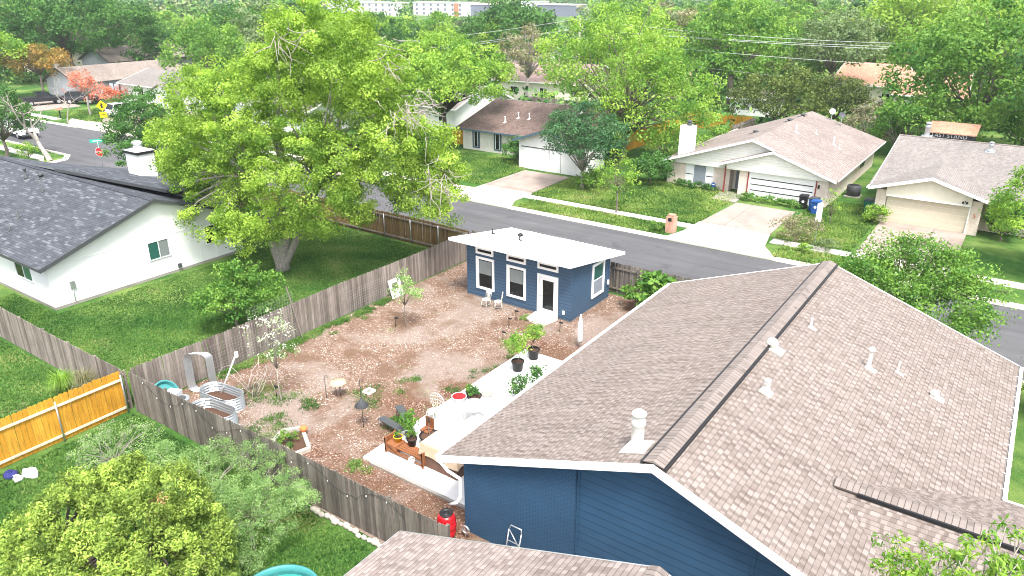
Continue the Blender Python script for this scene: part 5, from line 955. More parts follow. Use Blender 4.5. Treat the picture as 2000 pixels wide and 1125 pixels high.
for k in range(15):
    x = -16.7 + k * .215; y = 12.36 + rr.uniform(-.05, .05); r = rr.uniform(.09, .15); b = MB(); b.lathe(x, y, [(r * .7, .0), (r, r * .4), (r * .9, r * .9), (r * .5, r * 1.25), (.001, r * 1.3)], 8, 1.1, .8)
    b.v = [(vx + rr.uniform(-.015, .015), vy + rr.uniform(-.015, .015), vz) for vx, vy, vz in b.v]
    lab = 'pale rounded stone in the row along the foot of the weathered front fence'
    tag(b.build('edging_stone', M['stone']), lab, 'stone', 'pale stones edging the front fence')
t = thing('discarded_clothes', 'blue and white crumpled cloth bundle on the grass by the orange fence', 'cloth', (-26.6, 7.6, 0)); b = MB(); rr = random.Random(5)
def lump(cx, cy, rx, ry, h, sd):
    b = MB(); r2 = random.Random(sd); b.lathe(cx, cy, [(1, 0.0), (.95, h * .5), (.6, h * .9), (.3, h * .8), (.001, h)], 14, rx, ry); b.v = [(vx + r2.uniform(-.05, .05), vy + r2.uniform(-.05, .05), max(.005, vz + r2.uniform(-.04, .04))) for vx, vy, vz in b.v]; return b
lump(-26.9, 7.45, .3, .2, .2, 1).build('navy_part', M['navy'], t); lump(-26.45, 7.9, .42, .22, .16, 2).build('white_part', M['cloth'], t); lump(-26.5, 7.5, .25, .14, .12, 3).build('pale_part', M['cloth'], t)
# front garden items across the street
t = thing('brick_mailbox', 'red brick mailbox pillar at the kerb beside the driveway', 'mailbox', (-19.35, 47.0, 0)); b = MB(); b.box(-19.65, -19.05, 46.7, 47.3, 0, 1.15); b.box(-19.58, -18.95 - .17, 46.77, 47.23, 1.15, 1.3); b.build('pillar', M['redbrick'], t); b = MB(); b.box(-19.48, -19.22, 46.68, 46.70, .85, 1.1); b.build('letter_slot', M['black'], t)
t = thing('ac_unit', 'dark grey air conditioner beside the cream brick house', 'air conditioner', (-11.0, 64.7, 0)); b = MB(); b.lathe(-11.0, 64.7, [(.55, .08), (.55, .85), (.5, .92)], 20, capt=True); b.build('casing', M['dkgrey'], t); b = MB(); b.lathe(-11.0, 64.7, [(.4, .925), (.38, .95), (.001, .95)], 18); b.build('fan_grille', M['black'], t); b = MB(); b.box(-11.6, -10.4, 64.1, 65.3, 0, .075); b.build('pad', M['slabside'], t)
def bin_(lb, x, y, m1, m2, rz=0):
    t = thing('wheelie_bin', lb, 'bin', (x, y, 0), rz, world=False); b = MB(); P = [(-.25, -.28, .05), (.25, -.28, .05), (.25, .3, .05), (-.25, .3, .05)]; Q = [(-.31, -.36, .98), (.31, -.36, .98), (.31, .38, .98), (-.31, .38, .98)]
    for k in range(4): k2 = (k + 1) % 4; b.face([P[k], P[k2], Q[k2], Q[k]])
    b.face(list(reversed(P))); b.face(Q); b.build('body', M[m1], t); b = MB(); b.prism([(-.34, -.4, .98), (.34, -.4, .98), (.34, .42, .98), (-.34, .42, .98)], .003, .05); b.obox((0, .02, 1.05), (.25, 0, 0), (0, .3, 0), (0, 0, .03)); b.build('lid', M[m2], t)
    for s in (-1, 1): b = MB(); b.tube([(s * .24, .33, .12), (s * .3, .33, .12)], .12, 12); b.build('wheel', M['rubber'], t)
    b = MB(); b.tube([(-.25, .44, .95), (.25, .44, .95)], .02, 6); b.build('handle', M[m2], t)
    b = MB(); b.tube([(0, -.335, .6), (0, -.35, .6)], .1, 12); b.build('round_mark', M['white'], t)
bin_('black wheeled bin beside the striped garage door', -13.4, 58.6, 'black', 'black', .1); bin_('blue wheeled bin with a dark lid at the striped garage corner', -12.55, 58.3, 'blueplastic', 'dkgrey', -.1); bin_('blue-lidded bin in front of the dark-lidded blue bin', -12.2, 57.5, 'blueplastic', 'blueplastic', .05); bin_('green wheeled bin with a dark lid beside the cream garage house', -9.0, 60.2, 'greenplastic', 'dkgrey', 0)
t = thing('yard_sign', 'small blue security sign in the shrubs by the brick wall', 'sign', G(1392, 374)); g = G(1392, 374); b = MB(); b.tube([(g[0], g[1], 0), (g[0], g[1], .5)], .015, 5); b.build('stake', M['metal'], t); b = MB(); b.tube([(g[0], g[1] - .02, .6), (g[0], g[1] + .01, .6)], .2, 8, sm=False); b.build('plate', M['blueplastic'], t); b = MB(); b.obox((g[0], g[1] - .025, .62), (.1, 0, 0), (0, .003, 0), (0, 0, .03)); b.build('mark', M['white'], t)
# flat white street sign on its post
g = G(1590, 480); t = thing('street_sign', 'tall white panel sign on a thin post by the pink-flowered shrub', 'sign', g); b = MB(); b.tube([(g[0], g[1], 0), (g[0], g[1], 3.0)], .03, 7); b.build('post', M['metal'], t); b = MB(); b.obox((g[0] + .0, g[1] - .05, 2.3), (.17, .04, 0), (-.004, .014, 0), (0, 0, .62)); b.build('panel', M['white'], t)
# stop sign with street blades
def faceto(p): d = Vector((-p[0], -p[1], 0)).normalized(); return d
def stop():
    g = G(205, 345); x, y = g[0], g[1]; t = thing('stop_sign', 'red stop sign under two green street name blades at the corner', 'stop sign', (x, y, 0)); n = Vector((.45, -.89, 0)).normalized(); r = Vector((-n.y, n.x, 0)); z = Vector((0, 0, 1))
    zc = CH + ray(192, 297)[2] * math.hypot(x, y) / math.hypot(*ray(192, 297)[:2]); sc = math.hypot(x, y) / 1552 
    b = MB(); b.tube([(x, y, 0), (x, y, zc + 1.1)], .035, 7); b.build('post', M['metal'], t)
    c = Vector((x, y, zc)) + n * .05; oct_ = lambda R_, o: [tuple(c + n * o + (r * math.cos(math.pi / 8 + k * math.pi / 4) + z * math.sin(math.pi / 8 + k * math.pi / 4)) * R_) for k in range(8)]
    b = MB(); b.prism(oct_(.42, 0), 0, .006, dirv=tuple(n)); b.build('rim', M['white'], t); b = MB(); b.prism(oct_(.39, .008), 0, .004, dirv=tuple(n)); b.build('plate', M['signred'], t)
    text('STOP', .27, c + n * .02, r, z, M['white'], t, 'sign_lettering')
    d2 = Vector((.35, -.93, 0)).normalized(); 
    for k, (dz, w_, dr) in enumerate(((1.0, .62, Vector((.57, .82, 0))), (.66, .40, (r * .6 + n * .6).normalized()))):
        nn = dr.cross(z); b = MB(); b.obox((x, y, zc + dz), dr * w_, nn * .012, z * .15); q = b.build('name_blade', M['green'], t); b = MB(); b.obox(Vector((x, y, zc + dz)) + nn * .02 - dr * .05, dr * w_ * .62, nn * .004, z * .035); b.obox(Vector((x, y, zc + dz)) - nn * .02 - dr * .05, dr * w_ * .62, nn * .004, z * .035); b.build('lettering_band', M['white'], q)
stop()
g = G(208, 253); x, y = g[0], g[1]; t = thing('warning_sign', 'yellow diamond warning sign with a small plate below, by the driveway', 'road sign', (x, y, 0)); n = faceto(g); r = Vector((-n.y, n.x, 0)); z = Vector((0, 0, 1)); b = MB(); b.tube([(x, y, 0), (x, y, 3.2)], .035, 6); b.build('post', M['metal'], t)
c = Vector((x, y, 2.85)) + n * .05; b = MB(); b.prism([tuple(c + v_ * .62) for v_ in (r, z, -r, -z)], 0, .01, dirv=tuple(n)); b.build('diamond', M['yellow'], t); b = MB(); b.obox(c + n * .02 + z * .0, r * .1, n * .003, z * .28); b.obox(c + n * .021 + z * .1, (r + z).normalized() * .2, n * .003, (z - r).normalized() * .06); b.build('arrow_mark', M['black'], t)
b = MB(); b.obox((x + n.x * .05, y + n.y * .05, 1.78), r * .38, n * .006, z * .32); b.build('plate', M['yellow'], t); b = MB(); b.obox((x + n.x * .062, y + n.y * .062, 1.78), r * .22, n * .003, z * .05); b.build('plate_mark', M['black'], t)
g = G(119, 232); x, y = g[0], g[1]; t = thing('post_mailbox', 'rusty red mailbox on a dark post at the far left lawn', 'mailbox', (x, y, 0)); b = MB(); b.box(x - .06, x + .06, y - .06, y + .06, 0, 1.15); b.build('post', M['black'], t); b = MB(); b.prism([(x - .5, y - .25, 1.15), (x - .5, y + .25, 1.15), (x - .5, y + .25, 1.45), (x - .5, y + .12, 1.58), (x - .5, y - .12, 1.58), (x - .5, y - .25, 1.45)], 0, 1.0, dirv=(1, 0, 0)); b.build('box', M['redbrick'], t)
# utility pole and cables
px_, py_ = -56.8, 97.9
t = thing('utility_pole', 'pale wooden utility pole with crossarm above the dusty pink roof', 'utility pole', (px_, py_, 0)); b = MB(); b.tube([(px_, py_, 0), (px_, py_, 11.9)], [.2, .13], 10); b.build('pole', M['palebark'], t); b = MB(); b.box(px_ - 1.1, px_ + 1.1, py_ - .08, py_ + .08, 10.1, 10.25); b.build('crossarm', M['palebark'], t)
b = MB(); b.lathe(px_ - .5, py_ - .3, [(.2, 7.6), (.22, 7.7), (.22, 8.5), (.1, 8.6), (.001, 8.62)], 12); b.build('transformer', M['metal'], t)
for dx in (-1.0, .5, 1.0): b = MB(); b.lathe(px_ + dx, py_, [(.06, 10.26), (.08, 10.35), (.04, 10.5)], 8, capt=True); b.build('insulator', M['white'], t)
def cable(lb, pts, sag, r=.024):
    b = MB(); n = 24; P = []
    for (a, c) in zip(pts, pts[1:]):
        for k in range(n + 1): f = k / n; P.append((a[0] + (c[0] - a[0]) * f, a[1] + (c[1] - a[1]) * f, a[2] + (c[2] - a[2]) * f - sag * 4 * f * (1 - f)))
    b.tube(P, r, 5); tag(b.build('overhead_cable', M['wire']), lb, 'cable', 'overhead cables')
def wy(px, py, Y=py_): return onY(px, py, Y)
top = (px_, py_, 11.7); arm = lambda d: (px_ + d, py_, 10.45)
for lb, st, far_, sg in (('topmost overhead cable running right from the pole', (px_, py_, 11.8), wy(2010, 88), .9), ('second overhead cable running right from the pole', arm(.5), wy(2010, 97), .5), ('third overhead cable running right from the pole', arm(1.0), wy(2010, 104), .5), ('low overhead cable running right below the three upper ones', (px_, py_, 9.2), wy(2010, 141), .5), ('lowest overhead cable running right, behind the olive juniper', (px_, py_, 7.6), wy(2010, 185), .8)): cable(lb, [st, far_], sg)
for lb, st, far_, sg in (('topmost overhead cable running left from the pole', (px_, py_, 11.8), wy(560, 95), .8), ('second overhead cable running left from the pole', arm(-1.0), wy(560, 112), .8), ('third overhead cable running left from the pole', arm(-.5), wy(560, 118), .9), ('low overhead cable running left across the pale budding tree', (px_, py_, 6.6), wy(760, 165), .3)): cable(lb, [st, far_], sg)

# ------------------------------------------------------------------ vehicles
def vehicle(name, lb, cat, pos, rz, paint, kind):
    t = thing(name, lb, cat, pos, rz, world=False)
    if kind == 'suv': Lh, W2, low, roofz, cab = 2.35, .92, [(-2.35, .45), (-2.4, .75), (-2.32, 1.08), (.95, 1.12), (2.2, .98), (2.38, .8), (2.36, .42)], 1.72, [(-2.28, 1.08), (-2.0, 1.66), (-1.7, 1.72), (.2, 1.70), (.95, 1.12)]
    elif kind == 'pickup': Lh, W2, low, roofz, cab = 2.8, .98, [(-2.8, .55), (-2.8, 1.15), (-.95, 1.18), (1.25, 1.2), (2.6, 1.1), (2.8, .9), (2.78, .5)], 1.85, [(-.95, 1.18), (-.85, 1.8), (.3, 1.85), (.55, 1.8), (1.25, 1.2)]
    else: Lh, W2, low, roofz, cab = 2.35, .9, [(-2.35, .4), (-2.38, .72), (-2.2, .95), (-1.6, 1.0), (.9, .98), (2.15, .85), (2.35, .7), (2.34, .36)], 1.45, [(-1.75, 1.0), (-1.1, 1.42), (.1, 1.44), (.95, .98)]
    b = MB(); P = [(x, 0, z) for x, z in low]
    # body with rounded sides: inner profile at full width, slightly narrower top
    for w0, w1 in ((-W2, W2),):
        A = [Vector((x, -W2 + (.06 if z > .9 else 0), z)) for x, z in low]; B = [Vector((x, W2 - (.06 if z > .9 else 0), z)) for x, z in low]
        b.face(A); b.face(list(reversed(B)))
        for k in range(len(low)): k2 = (k + 1) % len(low); b.face([B[k], B[k2], A[k2], A[k]])
    b.build('body', M[paint], t)
    b = MB(); A = [Vector((x, -W2 + .08 + (z - 1) * .22, z)) for x, z in cab]; B = [Vector((x, W2 - .08 - (z - 1) * .22, z)) for x, z in cab]
    A = [Vector((v.x, v.y, v.z - .0)) for v in A]; b.face(A); b.face(list(reversed(B)))
    for k in range(len(cab)): k2 = (k + 1) % len(cab); b.face([B[k], B[k2], A[k2], A[k]])
    b.build('window_glass', M['glass'], t)
    b = MB(); mid = cab[1:-1]; zt = max(z for _, z in cab); yw_ = W2 - .08 - (zt - 1) * .22 + .01; b.prism([(mid[0][0] - .03, -yw_, 0), (mid[-1][0] + .03, -yw_, 0), (mid[-1][0] + .03, yw_, 0), (mid[0][0] - .03, yw_, 0)], zt + .002, zt + .035)
    for s in (-1, 1):
        ps = [cab[0], cab[1], cab[-2], cab[-1]]
        for (a_, c_) in ((cab[0], cab[1]), (cab[-2], cab[-1])): b.bar((a_[0], s * (W2 - .07), a_[1]), (c_[0], s * (W2 - .06 - (c_[1] - 1) * .22), c_[1] + .01) if c_[1] > a_[1] else (c_[0], s * (W2 - .07), c_[1]), .07, .05)
        xm = (cab[1][0] + cab[-2][0]) / 2; b.bar((xm, s * (W2 - .07), cab[0][1]), (xm, s * (W2 - .06 - (zt - 1) * .22), zt), .08, .05)
    b.build('roof', M[paint], t)
    if kind == 'pickup': b = MB(); b.box(-2.7, -1.05, -.8, .8, 1.185, 1.2); b.build('bed', M['rubber'], t)
    for sx in (-1, 1):
        for s in (-1, 1):
            wr = .38 if kind != 'car' else .33; x = sx * Lh * .64; b = MB(); b.tube([(x, s * (W2 - .18), wr), (x, s * (W2 + .02), wr)], wr, 18); q = b.build('wheel', M['rubber'], t); b = MB(); b.tube([(x, s * (W2 + .021), wr), (x, s * (W2 + .035), wr)], wr * .6, 14); b.build('rim', M['metal'], q)
    for s in (-1, 1):
        b = MB(); b.obox((Lh * .985, s * W2 * .78, .78 if kind != 'pickup' else .95), (.04, 0, 0), (0, .16, 0), (0, 0, .08)); b.build('headlight', M['bulb'], t); b = MB(); b.obox((-Lh * 1.0, s * W2 * .86, .9), (.04, 0, 0), (0, .08, 0), (0, 0, .15)); b.build('tail_light', M['lamptail'], t)
        b = MB(); b.obox((cab[-1][0] - .2, s * (W2 + .08), 1.12), (.05, 0, 0), (0, .08, 0), (0, 0, .07)); b.build('wing_mirror', M[paint], t)
    b = MB(); b.box(Lh - .02, Lh + .06, -W2 * .85, W2 * .85, .38, .55); b.box(-Lh - .07, -Lh + .02, -W2 * .85, W2 * .85, .4, .56); b.build('bumper', M['dkgrey'], t)
    b = MB(); b.box(Lh - .0, Lh + .03, -.45, .45, .6, .8); b.build('grille', M['black'], t)
    b = MB(); b.box(-Lh - .085, -Lh - .07, -.2, .2, .45, .56); b.build('number_plate', M['white'], t)
vehicle('pickup_truck', 'black pickup truck on the far left driveway, nearest the street', 'pickup', (-119.5, 50.6, .07), math.radians(80), 'carblack', 'pickup')
vehicle('off_road_car', 'black off-road car with pale hood parked beyond the pickup', 'car', (-116.0, 54.6, .07), math.radians(35), 'carblack', 'suv')
vehicle('white_suv', 'white car on the driveway behind the yellow warning sign', 'car', (-99.9, 52.2, .07), math.radians(95), 'carwhite', 'suv')
vehicle('parked_car', 'white pickup parked at the left kerb behind the bare tree', 'pickup', (-95.8, 37.4, .01), math.radians(-4), 'carwhite', 'pickup')
# ------------------------------------------------------------------ foliage
def leafmesh(name, C, NRM, tone, size, rng, mat, parent=None, aspect=.55, droop=0.0, link=True):
    n = len(C); nr = NRM + rng.normal(0, .75, (n, 3)); nr /= np.linalg.norm(nr, axis=1)[:, None] + 1e-9
    a = np.cross(nr, rng.normal(0, 1, (n, 3))); a[:, 2] -= droop; a -= nr * (a * nr).sum(1)[:, None]; a /= np.linalg.norm(a, axis=1)[:, None] + 1e-9; b = np.cross(nr, a)
    s = size * rng.uniform(.6, 1.3, n)[:, None]; l = a * s * .5; w = b * s * .5 * aspect
    V = np.empty((n, 4, 3), np.float32); V[:, 0] = C - l; V[:, 1] = C + w + nr * s * .08; V[:, 2] = C + l; V[:, 3] = C - w + nr * s * .08
    me = bpy.data.meshes.new(name); me.vertices.add(4 * n); me.vertices.foreach_set('co', V.reshape(-1)); me.loops.add(4 * n); me.loops.foreach_set('vertex_index', np.arange(4 * n, dtype=np.int32))
    me.polygons.add(n); me.polygons.foreach_set('loop_start', np.arange(0, 4 * n, 4, dtype=np.int32)); me.polygons.foreach_set('loop_total', np.full(n, 4, np.int32))
    at = me.attributes.new('tone', 'FLOAT', 'FACE'); at.data.foreach_set('value', np.clip(tone, 0, 1).astype(np.float32)); me.materials.append(mat); me.update(calc_edges=True)
    if not link: return me
    o = bpy.data.objects.new(name, me); COL.objects.link(o)
    if parent is not None: o.parent = parent
    return o
def crown_pts(lobes, nc, per, cr, rng, shell=.8, flat=.65, bottom=-.35):
    vol = np.array([l[3] * l[4] + l[4] * l[5] + l[3] * l[5] for l in lobes]); pr = vol / vol.sum(); CC = []; OUT = []
    while len(CC) < nc:
        l = lobes[rng.choice(len(lobes), p=pr)]; d = rng.normal(0, 1, 3); d /= np.linalg.norm(d)
        if d[2] < bottom: continue
        r = rng.uniform(.82, 1.04) if rng.random() < shell else rng.uniform(.35, .8)
        c = np.array(l[:3]) + d * r * np.array(l[3:6])
        inside = any((((c - np.array(m[:3])) / np.array(m[3:6])) ** 2).sum() < .45 for m in lobes if m is not l)
        if inside and rng.random() < .8: continue
        CC.append(c); OUT.append(d)
    CC, OUT = np.array(CC), np.array(OUT); P = []; Nn = []; T = []
    for c, d in zip(CC, OUT):
        k = max(4, int(per * rng.uniform(.5, 1.5))); s = cr * rng.uniform(.6, 1.35); q = rng.normal(0, 1, (k, 3)); q /= np.linalg.norm(q, axis=1)[:, None]; q *= (rng.uniform(0, 1, k) ** .4)[:, None]
        off = q * np.array([s, s, s * flat]); P.append(c + off); Nn.append(q * .8 + d * .3 + np.array([0, 0, .35])); T.append(np.clip(rng.uniform(.2, .95) ** 1.5 + rng.normal(0, .11, k), 0, 1))
    return np.concatenate(P), np.concatenate(Nn), np.concatenate(T), CC
def limbs(b, base, forks, tips, r0, rng, n=7, lean=(0, 0)):
    # trunk from base to fork point(s), limbs from forks to clump centres
    base = np.array(base, float)
    for f, rf in forks:
        f = np.array(f, float); mid = base + (f - base) * .5 + np.array([rng.normal(0, .08), rng.normal(0, .08), 0])
        b.tube([base - (0, 0, .1), base + (f - base) * .08, mid, f], [rf * 1.55, rf * 1.15, rf, rf * .8], 10)
    fp = [np.array(f, float) for f, _ in forks]; fr = [rf for _, rf in forks]
    for t_ in tips:
        i = int(np.argmin([np.linalg.norm((t_ - f) * (1, 1, .5)) for f in fp])); f = fp[i]; d = t_ - f; L_ = np.linalg.norm(d)
        p1 = f + d * .35 + np.array([rng.normal(0, .06), rng.normal(0, .06), .10]) * L_; p2 = f + d * .7 + np.array([rng.normal(0, .06), rng.normal(0, .06), .05]) * L_; rr_ = fr[i] * .42
        b.tube([f - d * .02, p1, p2, t_], [rr_, rr_ * .62, rr_ * .38, rr_ * .12], 5)
def tree(name, label, cat, base, lobes, nc, per, leafs, cr, mat, trunk=.25, forks=None, seed=1, bark='bark', ntips=22, group=None, shell=.8, bottom=-.35, flat=.65, twigs=0, aspect=.55, droop=0):
    # lobes are relative to the base
    rng = np.random.default_rng(seed); t = thing(name, label, cat, base, group=group); t_off = np.array(base)
    P, Nn, T, CC = crown_pts(lobes, nc, per, cr, rng, shell, flat, bottom)
    leafmesh('crown', P, Nn, T, leafs, rng, L[mat], t, aspect, droop)
    zc = min(l[2] - l[5] * .6 for l in lobes)
    if forks is None: forks = [((np.mean([l[0] for l in lobes]) * .3, np.mean([l[1] for l in lobes]) * .3, max(.3, zc)), trunk)]
    b = MB(); idx = rng.choice(len(CC), min(ntips, len(CC)), replace=False); limbs(b, (0, 0, 0), forks, CC[idx], trunk, rng)
    if twigs:
        for c in CC[rng.choice(len(CC), min(len(CC), twigs), replace=False)]:
            for k in range(3):
                d = rng.normal(0, 1, 3); d /= np.linalg.norm(d); d[2] = abs(d[2]) * .5; b.tube([c - d * cr * .4, c + d * cr * .9], [.022 * min(1, cr), .008 * min(1, cr)], 4, False)
    b.v = [tuple(np.array(v) + t_off) for v in b.v]; b.build('trunk', M[bark], t); return t

# --- the big pecan tree
def at(px, py, Y): return onY(px, py, Y)
hx, hy = -35.7, 26.4
def rel(px, py, Y, rx, ry, rz):
    p = onY(px, py, Y); return (p[0] - hx, p[1] - hy, p[2], rx, ry, rz)
hero_lobes = [rel(430, 225, 25.5, 2.6, 3.0, 2.3), rel(420, 330, 25, 2.4, 2.6, 2.2), rel(520, 260, 26.5, 3.2, 3.4, 3.0), rel(640, 120, 27.5, 2.6, 2.6, 2.5), rel(640, 70, 27.5, 2.0, 2.4, 2.2), rel(590, 330, 25.5, 3.0, 3.0, 2.8), rel(500, 430, 25.0, 2.0, 2.2, 1.9),
              rel(700, 220, 29, 2.8, 2.8, 2.2), rel(720, 320, 29, 2.7, 2.7, 2.2), rel(790, 330, 30.5, 2.6, 2.4, 1.8), rel(640, 400, 27, 2.4, 2.4, 1.8), rel(820, 390, 30.5, 1.7, 1.8, 1.0), rel(345, 262, 24.5, 1.4, 1.8, 1.0), rel(390, 280, 24.5, 2.0, 2.2, 2.0), rel(470, 180, 26, 2.0, 2.4, 1.8), rel(740, 140, 28.5, 1.7, 1.8, 1.3), rel(860, 330, 31.5, 1.3, 1.4, .9), rel(540, 160, 26, 2.0, 2.4, 2.0), rel(760, 250, 29, 2.0, 2.2, 1.8), rel(368, 325, 24.8, 1.4, 1.6, 1.3), rel(830, 290, 30.2, 1.8, 1.8, 1.4), rel(815, 360, 30.4, 1.9, 1.9, 1.3), rel(868, 385, 31.5, 1.2, 1.2, .9), rel(318, 262, 24.3, .8, 1.0, .45), rel(535, 452, 25.2, 1.1, 1.2, .8), rel(615, 445, 26.0, 1.1, 1.2, .8), rel(500, 480, 25.0, .7, .8, .5), rel(405, 400, 24.6, 1.7, 1.8, 1.4), rel(460, 455, 24.4, 1.0, 1.2, .8), rel(560, 60, 26, 1.0, 1.4, 1.2), rel(430, 440, 24.3, 1.3, 1.4, 1.2), rel(385, 170, 25.5, 1.4, 1.8, 1.2), rel(860, 420, 31.5, .9, .9, .6)]
tree('pecan_tree', 'huge yellow-green pecan tree with a forked trunk on the green lawn', 'tree', (hx, hy, 0), hero_lobes, 1380, 150, .15, .60, 'hero', .42, [((-.55, -.2, 2.9), .27), ((.55, .3, 3.0), .25), ((.1, 1.0, 6.0), .30), ((-1.2, -.6, 5.6), .28), ((2.2, 1.5, 5.2), .2)], 21, 'palebark', 90, shell=.72, bottom=-.6, twigs=70)
# bare hanging twigs on its right side
t = bpy.data.objects['pecan_tree']; b = MB(); rng = np.random.default_rng(3)
for (px, py, Y, n_, ln) in ((805, 205, 28.0, 26, 1.5), (850, 350, 29.4, 26, 1.8), (750, 110, 27.6, 14, 1.5), (545, 75, 24.5, 14, 1.6), (790, 225, 27.0, 20, 1.3)):
    p = np.array(onY(px, py, Y))
    for k in range(n_):
        q = p + rng.normal(0, .45, 3); pts = [q]; d = np.array([rng.normal(.5, .4), rng.normal(0, .4), rng.normal(-.45, .4)])
        for j in range(4): d = d + rng.normal(0, .25, 3); q = q + d / np.linalg.norm(d) * ln / 4; pts.append(q)
        b.tube(pts, [.026, .02, .016, .011, .006], 4, False)
b.build('bare_twigs', M['deadwood'], t)

def T(label, base, h, rx, kind='deciduous', mat='mid', nc=70, per=42, leafs=.34, cr=.9, seed=1, tilt=(0, 0), group=None, z0=.25, ry=None, name='shade_tree', cat='tree', trunk=None, **k):
    # one rounded crown made of several lobes
    rr = random.Random(seed); ry = ry or rx; x, y = base[0], base[1]; lobes = []; zc0 = h * z0; H_ = h - zc0
    n = k.pop('nl', 6)
    for i in range(n):
        a = 2 * math.pi * (i + rr.random() * .6) / n; f = rr.uniform(.40, .62); zz = zc0 + H_ * rr.uniform(.25, .62); s = rr.uniform(.42, .58)
        lobes.append((math.cos(a) * rx * f + tilt[0], math.sin(a) * ry * f + tilt[1], zz, rx * s, ry * s, H_ * rr.uniform(.26, .36)))
    lobes.append((tilt[0], tilt[1], zc0 + H_ * .70, rx * .55, ry * .55, H_ * .30)); lobes.append((tilt[0] * .5, tilt[1] * .5, zc0 + H_ * .42, rx * .62, ry * .62, H_ * .38))
    return tree(name, label, cat, (x, y, 0), lobes, nc, per, leafs, cr, mat, trunk or h * .022, seed=seed, group=group, **k)

# --- named trees and shrubs that can be told apart
T('light green spreading tree right behind the pecan tree', (-50.8, 60.0), 11.6, 8.3, mat='fresh', nc=330, per=78, leafs=.30, cr=1.0, seed=31, ntips=40, twigs=40, tilt=(-.8, 1.0), bark='darkbark', shell=.7)
T('dark green tree left of the pecan tree, over the street corner', (-60.3, 33.4), 8.3, 4.6, mat='deep', nc=260, per=60, leafs=.2, cr=.6, seed=32, bark='darkbark', z0=.2)
T('dark green leaning evergreen at the left edge beside the white pickup', (-84.5, 31.2), 7.6, 3.4, mat='deep', nc=90, per=60, leafs=.26, cr=.75, seed=33, z0=.15)
T('very large dark oak spreading above the taupe-roofed house', (-150, 70), 16.5, 15.5, mat='deep', nc=420, per=80, leafs=.48, cr=1.7, seed=34, ntips=40, z0=.2, bottom=-.6)
T('light green tree at the left edge in front of the big oak', (-130, 48.5), 10.5, 5.4, mat='fresh', nc=90, per=52, leafs=.42, cr=1.2, seed=35, z0=.35, ntips=20)
T('orange and olive leaved tree over the black pickup', (-127.5, 54.5), 7.6, 5.2, mat='orange', nc=110, per=50, leafs=.36, cr=1.0, seed=36, z0=.32, ntips=26, twigs=20)
T('sparse salmon red young tree on the far left lawn', (-104.6, 49.8), 6.2, 2.5, mat='red', nc=46, per=24, leafs=.26, cr=.7, seed=37, z0=.3, ntips=30, bark='palebark', shell=.5)
T('red bush against the white side wall of the taupe-roofed house', (-113.5, 56.5), 2.6, 2.6, mat='red', nc=40, per=26, leafs=.28, cr=.6, seed=38, z0=.05, cat='bush', name='red_bush')
T('rusty red bush beside the grey garden gate', (-115.0, 60.0), 2.3, 2.3, mat='red', nc=34, per=26, leafs=.28, cr=.6, seed=39, z0=.05, cat='bush', name='red_bush')
T('dense dark green round tree above the pale grey roof', (-128, 92), 13.5, 8.0, mat='deep', nc=150, per=54, leafs=.5, cr=1.5, seed=40)
T('dark green low tree mass behind the taupe-roofed house', (-141, 84), 9, 6.5, mat='deep', nc=100, per=46, leafs=.5, cr=1.4, seed=41)
T('mid green tree behind the pecan crown on its upper left', (-100, 66), 12.5, 7.0, mat='mid', nc=130, per=54, leafs=.42, cr=1.3, seed=42)
T('tall light green tree with bare inner branches, right of the brown-roofed house', (-32.6, 65.6), 15.3, 8.6, mat='fresh', nc=400, per=80, leafs=.27, cr=1.1, seed=43, z0=.12, bottom=-.6, ntips=60, twigs=70, bark='bark', shell=.78, trunk=.3)
T('bluish green cedar-like tree by the white garage', (-30.6, 54.0), 7.3, 3.8, mat='cedar', nc=200, per=64, leafs=.2, cr=.6, seed=44, z0=.14, bark='palebark', trunk=.16)
T('slim light green street tree between pavement and lawn', (-24.7, 49.0), 4.9, 2.1, mat='fresh', nc=60, per=24, leafs=.17, cr=.42, seed=45, z0=.26, ntips=30, shell=.55, trunk=.06)
T('pale budding tree in front of the dusty pink roof', (-61.5, 91.5), 11.0, 4.2, mat='brush', nc=70, per=40, leafs=.36, cr=.9, seed=46, bark='palebark', ntips=40, twigs=50)
T('deep green tall tree behind the utility pole to the left', (-90, 128), 15.5, 9.5, mat='deep', nc=150, per=52, leafs=.6, cr=1.8, seed=47)
T('olive brown juniper behind the cream brick house roof', (-25.6, 91.0), 7.8, 6.6, mat='olive', nc=150, per=56, leafs=.34, cr=1.1, seed=48, z0=.1)
T('olive juniper beside the satellite dishes', (-19.5, 95.5), 6.6, 4.2, mat='olive', nc=90, per=50, leafs=.34, cr=.9, seed=49, z0=.1)
T('large dark green oak behind the cream garage house, upper right', (-5.0, 92), 15.5, 10.0, mat='mid', nc=380, per=64, leafs=.44, cr=1.4, seed=50, z0=.02, bottom=-.8, ntips=40, twigs=40)
T('dark green oak at the right edge beyond the garage house', (6.5, 80), 16.0, 8.5, mat='deep', nc=250, per=60, leafs=.42, cr=1.4, seed=51, z0=.02, bottom=-.8, ntips=30)
T('green undergrowth tree between the two houses across the street', (-10.9, 82.0), 6.2, 3.0, mat='mid', nc=70, per=50, leafs=.34, cr=.9, seed=52, z0=.08)
T('brushy bare-branched shrub behind the satellite dishes', (-14.0, 86.0), 5.0, 3.2, mat='brush', nc=50, per=30, leafs=.3, cr=.8, seed=53, twigs=50, bark='deadwood', z0=.1)
T('deep green tree right of the tall light green tree', (-35.5, 103), 15.0, 8.0, mat='mid', nc=170, per=54, leafs=.5, cr=1.5, seed=54)
T('lime green topped tree behind the overhead cables', (-42, 122), 15.5, 6.5, mat='lime', nc=110, per=48, leafs=.55, cr=1.5, seed=55)
T('pale grey-green tree behind the olive juniper', (-24.5, 112), 13.5, 7.5, mat='sage', nc=150, per=54, leafs=.46, cr=1.4, seed=56, twigs=30)
